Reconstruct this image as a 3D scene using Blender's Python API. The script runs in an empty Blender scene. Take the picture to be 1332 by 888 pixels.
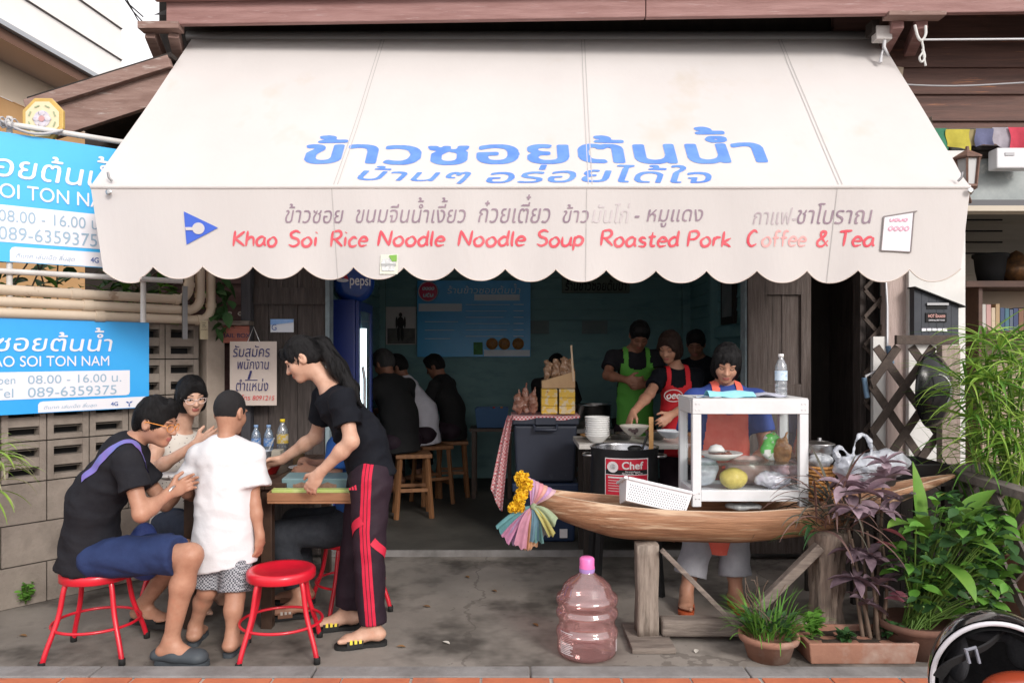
import bpy, bmesh, math, random
import numpy as np
from mathutils import Vector, Matrix, Euler

random.seed(7)
rng = np.random.default_rng(7)
SC = bpy.context.scene
COL = SC.collection
R = math.radians

# ---------------------------------------------------------------- camera, sky, sun, exposure
CAM_H = 1.5
cam_d = bpy.data.cameras.new('camera')
cam = bpy.data.objects.new('camera', cam_d)
COL.objects.link(cam)
cam.location = (0, 0, CAM_H)
cam.rotation_euler = (R(90), 0, 0)
cam_d.sensor_width = 36
cam_d.lens = 36 * 1000 / 1332
cam_d.shift_y = 16 / 1332
cam_d.clip_start = 0.05
cam_d.clip_end = 3000
SC.camera = cam

SUN_EL, SUN_AZ = 28, 150            # degrees; azimuth of the sun seen from the place (180 = behind the camera)
w = bpy.data.worlds.new('World')
SC.world = w
w.use_nodes = True
nt = w.node_tree
bg = nt.nodes['Background']
sky = nt.nodes.new('ShaderNodeTexSky')
sky.sky_type = 'NISHITA'
sky.sun_disc = False
sky.sun_elevation = R(SUN_EL)
sky.sun_rotation = R(SUN_AZ)
sky.dust_density = 4.0
sky.air_density = 1.0
hs = nt.nodes.new('ShaderNodeHueSaturation')
hs.inputs['Saturation'].default_value = 0.3
nt.links.new(sky.outputs[0], hs.inputs['Color'])
cl = nt.nodes.new('ShaderNodeTexNoise')          # thin bright cloud over the sky
cl.inputs['Scale'].default_value = 2.2
cl.inputs['Detail'].default_value = 5
cr = nt.nodes.new('ShaderNodeMapRange')
cr.inputs['From Min'].default_value = .2
cr.inputs['From Max'].default_value = .6
cr.inputs['To Min'].default_value = .45
cr.inputs['To Max'].default_value = .85
cm = nt.nodes.new('ShaderNodeMix')
cm.data_type = 'RGBA'
nt.links.new(cl.outputs[0], cr.inputs['Value'])
nt.links.new(cr.outputs[0], cm.inputs['Factor'])
nt.links.new(hs.outputs[0], cm.inputs[6])
cm.inputs[7].default_value = (6.3, 6.05, 6.1, 1)
nt.links.new(cm.outputs[2], bg.inputs[0])
bg.inputs[1].default_value = 0.15

sd = bpy.data.lights.new('sun', 'SUN')
sd.energy = 1.4
sd.angle = R(15)
sd.color = (1.0, 0.94, 0.88)
so = bpy.data.objects.new('sun', sd)
COL.objects.link(so)
_az = R(SUN_AZ)
_dir = Vector((math.sin(_az) * math.cos(R(SUN_EL)), math.cos(_az) * math.cos(R(SUN_EL)), math.sin(R(SUN_EL))))
so.rotation_euler = _dir.to_track_quat('Z', 'Y').to_euler()

vs = SC.view_settings
vs.view_transform = 'Standard'
vs.look = 'None'
vs.gamma = 1
vs.use_curve_mapping = False
vs.exposure = 0.70

# ---------------------------------------------------------------- helpers
def P(px, py, Y):
    """point at distance Y on the line of sight of a photo pixel (how the place was surveyed)"""
    return Vector(((px - 666) * Y / 1000, Y, CAM_H + (460 - py) * Y / 1000))

def GX(px, Y):
    return (px - 666) * Y / 1000

def GZ(py, Y):
    return CAM_H + (460 - py) * Y / 1000

_mats = {}
def mat(name, c1, c2=None, rough=0.6, metal=0.0, scale=6.0, stretch=(1, 1, 1), bump=0.0, bscale=None, spec=0.4,
        lo=0.35, hi=0.65, detail=6.0, c3=None, scale3=1.5, lo3=0.55, hi3=0.75, coat=0.0, transl=0.0, sheen=0.0, kind='noise', trans=0.0):
    if name in _mats:
        return _mats[name]
    m = bpy.data.materials.new(name)
    _mats[name] = m
    m.use_nodes = True
    n = m.node_tree.nodes
    L = m.node_tree.links
    b = n['Principled BSDF']
    c1 = tuple(c1) + (1,)
    b.inputs['Base Color'].default_value = c1
    b.inputs['Roughness'].default_value = rough
    b.inputs['Metallic'].default_value = metal
    b.inputs['Specular IOR Level'].default_value = spec
    b.inputs['Coat Weight'].default_value = coat
    b.inputs['Coat Roughness'].default_value = 0.1
    b.inputs['Sheen Weight'].default_value = sheen
    b.inputs['Transmission Weight'].default_value = trans
    tc = n.new('ShaderNodeTexCoord')
    mp = n.new('ShaderNodeMapping')
    mp.inputs['Scale'].default_value = stretch
    L.new(tc.outputs['Object'], mp.inputs['Vector'])
    def noise(s, d=detail):
        t = n.new('ShaderNodeTexNoise')
        t.inputs['Scale'].default_value = s
        t.inputs['Detail'].default_value = d
        t.inputs['Roughness'].default_value = 0.65
        L.new(mp.outputs[0], t.inputs['Vector'])
        return t.outputs[0]
    def ramp(src, a, c):
        r = n.new('ShaderNodeMapRange')
        r.inputs['From Min'].default_value = a
        r.inputs['From Max'].default_value = c
        L.new(src, r.inputs['Value'])
        return r.outputs[0]
    def mix(fac, A, B):
        x = n.new('ShaderNodeMix')
        x.data_type = 'RGBA'
        L.new(fac, x.inputs['Factor'])
        for s, v in ((x.inputs[6], A), (x.inputs[7], B)):
            if isinstance(v, tuple):
                s.default_value = v
            else:
                L.new(v, s)
        return x.outputs[2]
    col = c1
    if c2 is not None:
        col = mix(ramp(noise(scale), lo, hi), c1, tuple(c2) + (1,))
    if c3 is not None:
        col = mix(ramp(noise(scale3, 4), lo3, hi3), col, tuple(c3) + (1,))
    if not isinstance(col, tuple):
        L.new(col, b.inputs['Base Color'])
    if bump:
        bp = n.new('ShaderNodeBump')
        bp.inputs['Strength'].default_value = bump
        bp.inputs['Distance'].default_value = 0.01
        L.new(noise(bscale or scale * 4), bp.inputs['Height'])
        L.new(bp.outputs[0], b.inputs['Normal'])
    if transl:
        tr = n.new('ShaderNodeBsdfTranslucent')
        if isinstance(col, tuple):
            tr.inputs[0].default_value = col
        else:
            L.new(col, tr.inputs[0])
        ms = n.new('ShaderNodeMixShader')
        ms.inputs[0].default_value = transl
        L.new(b.outputs[0], ms.inputs[1])
        L.new(tr.outputs[0], ms.inputs[2])
        L.new(ms.outputs[0], n['Material Output'].inputs[0])
    return m

def sheer(name, tint, alpha, rough=0.05, gloss=0.1, c=None, crease=0.0, fz=0.35):
    """thin clear sheet (glass pane, plastic film): tinted see-through mixed with its own colour and a gloss"""
    if name in _mats:
        return _mats[name]
    m = bpy.data.materials.new(name)
    _mats[name] = m
    m.use_nodes = True
    n = m.node_tree.nodes
    L = m.node_tree.links
    b = n['Principled BSDF']
    b.inputs['Base Color'].default_value = tuple(c or tint) + (1,)
    b.inputs['Roughness'].default_value = rough
    t = n.new('ShaderNodeBsdfTransparent')
    t.inputs[0].default_value = tuple(tint) + (1,)
    mx = n.new('ShaderNodeMixShader')
    mx.inputs[0].default_value = alpha
    L.new(t.outputs[0], mx.inputs[1])
    L.new(b.outputs[0], mx.inputs[2])
    g = n.new('ShaderNodeBsdfGlossy')
    g.inputs['Roughness'].default_value = rough
    fr = n.new('ShaderNodeLayerWeight')
    fr.inputs[0].default_value = 0.25
    ml = n.new('ShaderNodeMath')
    ml.operation = 'MULTIPLY_ADD'
    ml.inputs[1].default_value = fz
    ml.inputs[2].default_value = gloss * 0.3
    L.new(fr.outputs['Fresnel'], ml.inputs[0])
    m2 = n.new('ShaderNodeMixShader')
    if crease:
        tc, vo, bp = n.new('ShaderNodeTexCoord'), n.new('ShaderNodeTexVoronoi'), n.new('ShaderNodeBump')
        vo.inputs['Scale'].default_value = crease
        bp.inputs['Strength'].default_value = .9
        bp.inputs['Distance'].default_value = .02
        L.new(tc.outputs['Object'], vo.inputs['Vector'])
        L.new(vo.outputs['Distance'], bp.inputs['Height'])
        for q in (b, g, fr):
            L.new(bp.outputs[0], q.inputs['Normal'])
    L.new(ml.outputs[0], m2.inputs[0])
    L.new(mx.outputs[0], m2.inputs[1])
    L.new(g.outputs[0], m2.inputs[2])
    L.new(m2.outputs[0], n['Material Output'].inputs[0])
    return m

class MB:
    """collects geometry in world coordinates; build() links it as one mesh object"""
    def __init__(s):
        s.v, s.f, s.mi, s.sm = [], [], [], []
    def add(s, V, F, m=0, smooth=False):
        o = len(s.v)
        s.v.extend([tuple(p) for p in V])
        for q in F:
            s.f.append([o + i for i in q])
            s.mi.append(m)
            s.sm.append(smooth)
        return s
    def box(s, x0, x1, y0, y1, z0, z1, m=0):
        V = [(x, y, z) for z in (z0, z1) for y in (y0, y1) for x in (x0, x1)]
        return s.add(V, [(0, 2, 3, 1), (4, 5, 7, 6), (0, 1, 5, 4), (2, 6, 7, 3), (0, 4, 6, 2), (1, 3, 7, 5)], m)
    def obox(s, c, size, M=None, m=0):
        M = M or Matrix.Identity(3)
        c = Vector(c)
        V = [c + M @ Vector((x * size[0] / 2, y * size[1] / 2, z * size[2] / 2)) for z in (-1, 1) for y in (-1, 1) for x in (-1, 1)]
        return s.add(V, [(0, 2, 3, 1), (4, 5, 7, 6), (0, 1, 5, 4), (2, 6, 7, 3), (0, 4, 6, 2), (1, 3, 7, 5)], m)
    def bar(s, a, b, w, t, up=(0, 0, 1), m=0):
        a, b = Vector(a), Vector(b)
        d = (b - a)
        L = d.length
        d.normalize()
        up = Vector(up)
        x = d.cross(up)
        if x.length < 1e-4:
            x = d.cross(Vector((0, 1, 0)))
        x.normalize()
        u = x.cross(d)
        M = Matrix((d, x, u)).transposed()
        return s.obox((a + b) / 2, (L, w, t), M, m)
    def tube(s, pts, r, n=8, m=0, cap=True, smooth=True, closed=False):
        pts = [Vector(p) for p in pts]
        k = len(pts)
        rr = r if isinstance(r, (list, tuple)) else [r] * k
        V, F = [], []
        T0 = None
        for i, p in enumerate(pts):
            if closed:
                t = pts[(i + 1) % k] - pts[i - 1]
            else:
                t = pts[min(i + 1, k - 1)] - pts[max(i - 1, 0)]
            if t.length < 1e-9:
                t = Vector((0, 0, 1))
            t.normalize()
            if T0 is None:
                a = Vector((0, 0, 1)) if abs(t.z) < 0.9 else Vector((1, 0, 0))
                x = t.cross(a).normalized()
            else:
                x = (x - t * x.dot(t))
                x = x.normalized() if x.length > 1e-6 else t.orthogonal().normalized()
            T0 = t
            y = t.cross(x)
            for j in range(n):
                a = 2 * math.pi * j / n
                V.append(p + (x * math.cos(a) + y * math.sin(a)) * rr[i])
        for i in range(k if closed else k - 1):
            i2 = (i + 1) % k
            for j in range(n):
                j2 = (j + 1) % n
                F.append((i * n + j, i * n + j2, i2 * n + j2, i2 * n + j))
        s.add(V, F, m, smooth)
        if cap and not closed:
            s.add(V[:n], [tuple(range(n))], m)
            s.add(V[-n:], [tuple(range(n - 1, -1, -1))], m)
        return s
    def lathe(s, prof, c=(0, 0, 0), n=32, m=0, M=None, smooth=True, sx=1, sy=1):
        c = Vector(c)
        M = M or Matrix.Identity(3)
        V, F = [], []
        for (r, z) in prof:
            for j in range(n):
                a = 2 * math.pi * j / n
                V.append(c + M @ Vector((r * sx * math.cos(a), r * sy * math.sin(a), z)))
        for i in range(len(prof) - 1):
            for j in range(n):
                j2 = (j + 1) % n
                F.append((i * n + j, i * n + j2, (i + 1) * n + j2, (i + 1) * n + j))
        return s.add(V, F, m, smooth)
    def ball(s, c, r, n=12, m=0, M=None):
        r = r if isinstance(r, (list, tuple)) else (r, r, r)
        k = max(6, n // 2 + 1)
        pr = [(math.sin(math.pi * i / k) + 1e-5, -math.cos(math.pi * i / k)) for i in range(k + 1)]
        M = M or Matrix.Identity(3)
        S = M @ Matrix.Diagonal(Vector(r))
        return s.lathe(pr, c, n, m, S)
    def prism(s, poly, fa, fb, m=0, smooth=False):
        """poly: 2-D outline; fa / fb map an outline point to the two faces"""
        k = len(poly)
        A = [fa(*p) for p in poly]
        B = [fb(*p) for p in poly]
        s.add(A + B, [tuple(range(k - 1, -1, -1)), tuple(range(k, 2 * k))], m)
        s.add(A + B, [(i, (i + 1) % k, k + (i + 1) % k, k + i) for i in range(k)], m, smooth)
        return s
    def surf(s, fn, nu, nv, m=0, smooth=True, closed_u=False):
        V = [fn(i / nu, j / nv) for j in range(nv + 1) for i in range(nu + 1)]
        F = [(j * (nu + 1) + i, j * (nu + 1) + i + 1, (j + 1) * (nu + 1) + i + 1, (j + 1) * (nu + 1) + i) for j in range(nv) for i in range(nu)]
        return s.add(V, F, m, smooth)
    def leaf(s, base, d, L, wd, droop=0.4, roll=0.0, m=0, k=5, tip=0.5, fold=0.15):
        """one curved leaf blade; tip: where along it the widest point sits"""
        p = Vector(base)
        d = Vector(d).normalized()
        V, F = [], []
        side = d.cross(Vector((0, 0, 1)))
        side = side.normalized() if side.length > 1e-3 else Vector((1, 0, 0))
        side = Matrix.Rotation(roll, 3, d) @ side
        for i in range(k + 1):
            t = i / k
            hw = wd * (math.sin(math.pi * (t ** (math.log(0.5) / math.log(tip)))) if 0 < t < 1 else 0.0) * 0.5 + 0.0008
            nn = side.cross(d)
            V += [p - side * hw + nn * hw * fold * 2, p, p + side * hw + nn * hw * fold * 2]
            if i:
                a = 3 * (i - 1)
                F += [(a, a + 1, a + 4, a + 3), (a + 1, a + 2, a + 5, a + 4)]
            p = p + d * (L / k)
            d = (d + Vector((0, 0, -droop / k * (0.4 + 1.2 * t)))).normalized()
            side = (side - d * side.dot(d)).normalized()
        return s.add(V, F, m, True)
    def build(s, name, mats, parent=None, bevel=0.0, recalc=True, seg=2):
        me = bpy.data.meshes.new(name)
        V = s.v
        if parent is not None:
            I = root_matrix(parent).inverted()
            V = [I @ Vector(p) for p in V]
        me.from_pydata(V, [], s.f)
        if not isinstance(mats, (list, tuple)):
            mats = [mats]
        for m in mats:
            me.materials.append(m)
        me.polygons.foreach_set('material_index', s.mi)
        me.polygons.foreach_set('use_smooth', s.sm)
        if recalc or bevel:
            bm = bmesh.new()
            bm.from_mesh(me)
            if bevel:
                bmesh.ops.remove_doubles(bm, verts=bm.verts, dist=1e-5)
                bmesh.ops.recalc_face_normals(bm, faces=bm.faces)
                ed = [e for e in bm.edges if len(e.link_faces) == 2 and e.calc_face_angle(0) > R(35)]
                bmesh.ops.bevel(bm, geom=ed, offset=bevel, segments=seg, profile=0.5, affect='EDGES', clamp_overlap=True)
            elif recalc:
                bmesh.ops.recalc_face_normals(bm, faces=bm.faces)
            bm.to_mesh(me)
            bm.free()
        me.update()
        o = bpy.data.objects.new(name, me)
        COL.objects.link(o)
        o.parent = parent
        return o

def root_matrix(o):
    M = Matrix.Identity(4)
    while o is not None:
        M = Matrix.LocRotScale(o.location, o.rotation_euler, None) @ M
        o = o.parent
    return M

def tag(o, label=None, cat=None, group=None, kind=None):
    if label: o['label'] = label
    if cat: o['category'] = cat
    if group: o['group'] = group
    if kind: o['kind'] = kind
    return o

def thing(name, label, cat, loc=(0, 0, 0), rz=0.0, group=None):
    o = bpy.data.objects.new(name, None)
    COL.objects.link(o)
    o.location = loc
    o.rotation_euler = (0, 0, rz)
    o.empty_display_size = 0.05
    return tag(o, label, cat, group)

def dup(root, loc, rz=None, label=None):
    r = root.copy()
    COL.objects.link(r)
    r.location = loc
    if rz is not None:
        r.rotation_euler = (0, 0, rz)
    if label:
        r['label'] = label
    for ch in list(root.children):
        c = ch.copy()
        COL.objects.link(c)
        c.parent = r
        for g in list(ch.children):
            d = g.copy()
            COL.objects.link(d)
            d.parent = c
    return r

def spline(pts, n=6, closed=False):
    """Catmull-Rom through points (any dimension)"""
    A = [np.array(p, float) for p in pts]
    k = len(A)
    out = []
    for i in range(k if closed else k - 1):
        p0 = A[i - 1] if (i > 0 or closed) else 2 * A[0] - A[1]
        p1, p2 = A[i], A[(i + 1) % k]
        p3 = A[(i + 2) % k] if (i + 2 < k or closed) else 2 * A[-1] - A[-2]
        for j in range(n):
            t = j / n
            out.append(0.5 * (2 * p1 + (p2 - p0) * t + (2 * p0 - 5 * p1 + 4 * p2 - p3) * t * t + (3 * p1 - p0 - 3 * p2 + p3) * t ** 3))
    if not closed:
        out.append(A[-1])
    return [Vector(p) if len(p) == 3 else tuple(p) for p in out]

# ---- lettering -------------------------------------------------------------------------
_tc = {}
def _outlines(body):
    c = bpy.data.curves.new('lettering', 'FONT')
    c.body = body
    c.size = 1
    o = bpy.data.objects.new('lettering', c)
    COL.objects.link(o)
    dg = bpy.context.evaluated_depsgraph_get()
    cv = o.to_curve(dg)
    out = []
    for sp in cv.splines:
        if sp.type == 'BEZIER':
            bp = sp.bezier_points
            q = []
            for i in range(len(bp)):
                a, d = bp[i], bp[(i + 1) % len(bp)]
                p0, p1, p2, p3 = (np.array(v[:2]) for v in (a.co, a.handle_right, d.handle_left, d.co))
                for t in np.linspace(0, 1, 7)[:-1]:
                    q.append((1 - t) ** 3 * p0 + 3 * t * (1 - t) ** 2 * p1 + 3 * t * t * (1 - t) * p2 + t ** 3 * p3)
        else:
            q = [np.array(p.co[:2]) for p in sp.points]
        out.append(np.array(q))
    o.to_curve_clear()
    bpy.data.objects.remove(o)
    bpy.data.curves.remove(c)
    return out
def _raw_text(body, bold=0.0, cell=.014):
    """lettering as a flat mesh: outlines filled by winding number (strokes may cross), thickened by bold, traced smoothly"""
    key = (body, bold, cell)
    if key in _tc:
        return _tc[key]
    O = _outlines(body)
    A = np.vstack(O)
    m = max(bold, 0) + 4 * cell
    lo, hi = A.min(0) - m, A.max(0) + m
    nx, ny = np.ceil((hi - lo) / cell).astype(int) + 1
    Wd = np.zeros((ny, nx + 1), np.int16)
    ys = lo[1] + cell * np.arange(ny)
    for q in O:
        for p, r in zip(q, np.roll(q, -1, 0)):
            if p[1] == r[1]:
                continue
            s_ = 1 if r[1] > p[1] else -1
            y0, y1 = min(p[1], r[1]), max(p[1], r[1])
            j0, j1 = int(np.ceil((y0 - lo[1]) / cell)), int(np.ceil((y1 - lo[1]) / cell))
            j = np.arange(j0, j1)
            x = p[0] + (ys[j] - p[1]) / (r[1] - p[1]) * (r[0] - p[0])
            i = np.clip(np.ceil((x - lo[0]) / cell).astype(int), 0, nx)
            np.add.at(Wd, (j, i), s_)
    B = (np.cumsum(Wd, 1)[:, :nx] != 0).astype(np.float32)
    rad = bold / cell
    if rad > .3:
        k = int(math.ceil(rad))
        D = B.copy()
        for dy in range(-k, k + 1):
            for dx in range(-k, k + 1):
                d = math.hypot(dx, dy)
                if 0 < d <= rad + .5:
                    D = np.maximum(D, np.roll(np.roll(B, dy, 0), dx, 1) * min(1, rad + .5 - d))
        B = D
    for _ in range(2):
        B = (np.roll(B, 1, 0) + 2 * B + np.roll(B, -1, 0)) / 4
        B = (np.roll(B, 1, 1) + 2 * B + np.roll(B, -1, 1)) / 4
    I = B > .5
    V, F, vi = [], [], {}
    def vert(k, x, y):
        if k not in vi:
            vi[k] = len(V)
            V.append((lo[0] + cell * x, lo[1] + cell * y))
        return vi[k]
    full = I[:-1, :-1] & I[1:, :-1] & I[:-1, 1:] & I[1:, 1:]
    some = (I[:-1, :-1] | I[1:, :-1] | I[:-1, 1:] | I[1:, 1:]) & ~full
    for j in range(ny - 1):
        r = np.flatnonzero(np.diff(np.concatenate(([0], full[j].astype(np.int8), [0]))))
        for a, b in zip(r[::2], r[1::2]):
            for c0 in range(a, b, 6):
                c1 = min(c0 + 6, b)
                F.append((vert(('c', c0, j), c0, j), vert(('c', c1, j), c1, j), vert(('c', c1, j + 1), c1, j + 1), vert(('c', c0, j + 1), c0, j + 1)))
    for j, i in np.argwhere(some):
        cs = ((i, j), (i + 1, j), (i + 1, j + 1), (i, j + 1))
        poly = []
        for n_ in range(4):
            p, q = cs[n_], cs[(n_ + 1) % 4]
            a, b = B[p[1], p[0]], B[q[1], q[0]]
            if a > .5:
                poly.append(vert(('c', p[0], p[1]), *p))
            if (a > .5) != (b > .5):
                t = (.5 - a) / (b - a)
                poly.append(vert(('e', min(p, q), max(p, q)), p[0] + t * (q[0] - p[0]), p[1] + t * (q[1] - p[1])))
        if len(poly) > 2:
            F.append(tuple(poly))
    V = np.array(V)
    _tc[key] = (V, F)
    return V, F

_UP = set('\u0e31\u0e34\u0e35\u0e36\u0e37\u0e47\u0e4d')
_TONE = set('\u0e48\u0e49\u0e4a\u0e4b\u0e4c')
def _adv(prefix):
    return np.vstack(_outlines(prefix + '|'))[:, 0].max() - np.vstack(_outlines('|'))[:, 0].max()

def text2d(body, bold=0.0, shear=0.0, cell=.014):
    """flat lettering: Thai tone marks that sit on another mark are raised above it"""
    main, lifted = '', []
    body = body.replace('\u0e49\u0e33', '\u0e4d\u0e49\u0e32').replace('\u0e33', '\u0e4d\u0e32')
    for ch in body:
        if ch in _TONE and main and main[-1] in _UP:
            lifted.append((ch, len(main)))
        else:
            main += ch
    V, F = _raw_text(main, bold, cell)
    V = V.copy()
    F = list(F)
    for ch, i in lifted:
        W, G = _raw_text(ch, bold, cell)
        W = W.copy() + np.array([_adv(main[:i]), 0.24])
        o = len(V)
        V = np.vstack([V, W])
        F += [tuple(o + a for a in g) for g in G]
    V[:, 0] += shear * V[:, 1]
    return V, F

def fit(VF, x0, x1, y0, y1, ybase=None):
    """scale lettering into a rectangle; ybase=(low, high) uses these font heights instead of the ink's own bottom and top"""
    V, F = VF
    V = V.copy()
    a, b = V[:, 0].min(), V[:, 0].max()
    c, d = ybase if ybase else (V[:, 1].min(), V[:, 1].max())
    V[:, 0] = x0 + (V[:, 0] - a) / (b - a) * (x1 - x0)
    V[:, 1] = y0 + (V[:, 1] - c) / (d - c) * (y1 - y0)
    return V, F

def put(mb, VF, fn, m=0):
    V, F = VF
    mb.add([fn(x, y) for x, y in V], F, m)
    return mb

_GL = {  # hand lettering: strokes in a box of x-height .6, capital 1
 'K': (.62, [[(.08, 1), (.05, 0)], [(.55, .95), (.08, .45)], [(.1, .48), (.35, .25), (.6, 0)]]),
 'h': (.5, [[(.08, 1), (.05, 0)], [(.06, .35), (.22, .58), (.38, .5), (.42, 0)]]),
 'a': (.56, [[(.44, .55), (.25, .6), (.06, .35), (.12, .06), (.3, .06), (.43, .35)], [(.45, .58), (.43, .2), (.52, 0)]]),
 'o': (.54, [[(.25, .6), (.06, .35), (.14, .03), (.35, .03), (.46, .3), (.36, .56), (.22, .6)]]),
 'S': (.56, [[(.5, .88), (.3, 1), (.1, .84), (.16, .6), (.42, .45), (.46, .16), (.25, 0), (.04, .12)]]),
 'i': (.24, [[(.1, .6), (.1, 0)], [(.1, .85), (.12, .9)]]),
 'R': (.62, [[(.08, .98), (.06, 0)], [(.06, .95), (.4, 1), (.5, .75), (.35, .52), (.08, .48)], [(.2, .48), (.4, .25), (.6, 0)]]),
 'c': (.48, [[(.42, .5), (.25, .6), (.06, .35), (.12, .05), (.28, .0), (.44, .1)]]),
 'e': (.5, [[(.08, .32), (.42, .36), (.36, .56), (.2, .58), (.06, .3), (.16, .02), (.44, .08)]]),
 'N': (.7, [[(.08, 0), (.12, 1)], [(.12, 1), (.56, .02)], [(.56, .02), (.62, 1)]]),
 'd': (.54, [[(.42, .5), (.25, .58), (.06, .32), (.14, .03), (.32, .05), (.42, .3)], [(.45, 1), (.42, .3), (.48, 0)]]),
 'l': (.22, [[(.1, 1), (.08, .3), (.12, 0)]]),
 'u': (.54, [[(.06, .6), (.07, .15), (.2, .0), (.36, .1), (.44, .4)], [(.45, .6), (.43, .2), (.5, 0)]]),
 'p': (.54, [[(.08, .6), (.05, -.32)], [(.06, .4), (.24, .6), (.44, .42), (.38, .1), (.2, .02), (.07, .16)]]),
 's': (.46, [[(.38, .52), (.22, .6), (.1, .48), (.2, .33), (.36, .22), (.32, .03), (.06, .04)]]),
 't': (.42, [[(.2, .9), (.17, .15), (.26, 0), (.38, .05)], [(.03, .58), (.36, .62)]]),
 'P': (.56, [[(.08, .98), (.06, 0)], [(.05, .95), (.36, 1), (.48, .76), (.34, .5), (.08, .46)]]),
 'r': (.4, [[(.08, .58), (.07, 0)], [(.07, .32), (.18, .54), (.36, .56)]]),
 'k': (.48, [[(.08, 1), (.06, 0)], [(.4, .56), (.1, .28), (.26, .16), (.44, 0)]]),
 'C': (.6, [[(.54, .86), (.34, 1), (.1, .7), (.08, .25), (.28, 0), (.54, .14)]]),
 'f': (.4, [[(.4, .96), (.26, 1), (.16, .8), (.14, 0)], [(.02, .55), (.34, .58)]]),
 '&': (.7, [[(.6, .02), (.25, .6), (.24, .92), (.42, .92), (.38, .66), (.1, .32), (.14, .04), (.36, .02), (.58, .38)]]),
 'T': (.6, [[(.3, .97), (.27, 0)], [(.02, .93), (.58, 1)]]),
 '-': (.4, [[(.05, .35), (.33, .37)]]), ' ': (.35, []),
}
def hand(mb, body, x0, x1, y0, h, fn, wd, m=0, jit=0.0):
    """brush lettering: flat ribbons of changing width along each stroke"""
    tot = sum(_GL[c][0] for c in body)
    sx = (x1 - x0) / tot
    x = x0
    for c in body:
        a, st = _GL[c]
        jy = random.uniform(-jit, jit) * h
        for s in st:
            pts = [(x + (p[0] + .08 * p[1]) * sx, y0 + p[1] * h + jy) for p in s]
            q = spline(pts, 7) if len(pts) > 2 else [tuple(np.array(pts[0]) + (np.array(pts[1]) - np.array(pts[0])) * t) for t in np.linspace(0, 1, 8)]
            q = np.array(q)
            T = np.gradient(q, axis=0)
            T /= np.linalg.norm(T, axis=1)[:, None] + 1e-9
            N = np.stack([-T[:, 1], T[:, 0]], 1)
            k = len(q)
            t = np.linspace(0, 1, k)
            W = wd * (0.75 + 0.35 * np.sin(math.pi * t ** 0.8)) * np.where((t < .06) | (t > .94), .6, 1)
            A = q + N * W[:, None] / 2
            B = q - N * W[:, None] / 2
            V = [fn(*p) for p in A] + [fn(*p) for p in B]
            mb.add(V, [(i, i + 1, k + i + 1, k + i) for i in range(k - 1)], m)
        x += a * sx
    return mb

# ---- bodies: smooth distance fields turned into one continuous mesh ---------------------
def nv(a):
    a = np.array(a, float)
    return a / (np.linalg.norm(a) + 1e-12)

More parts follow.
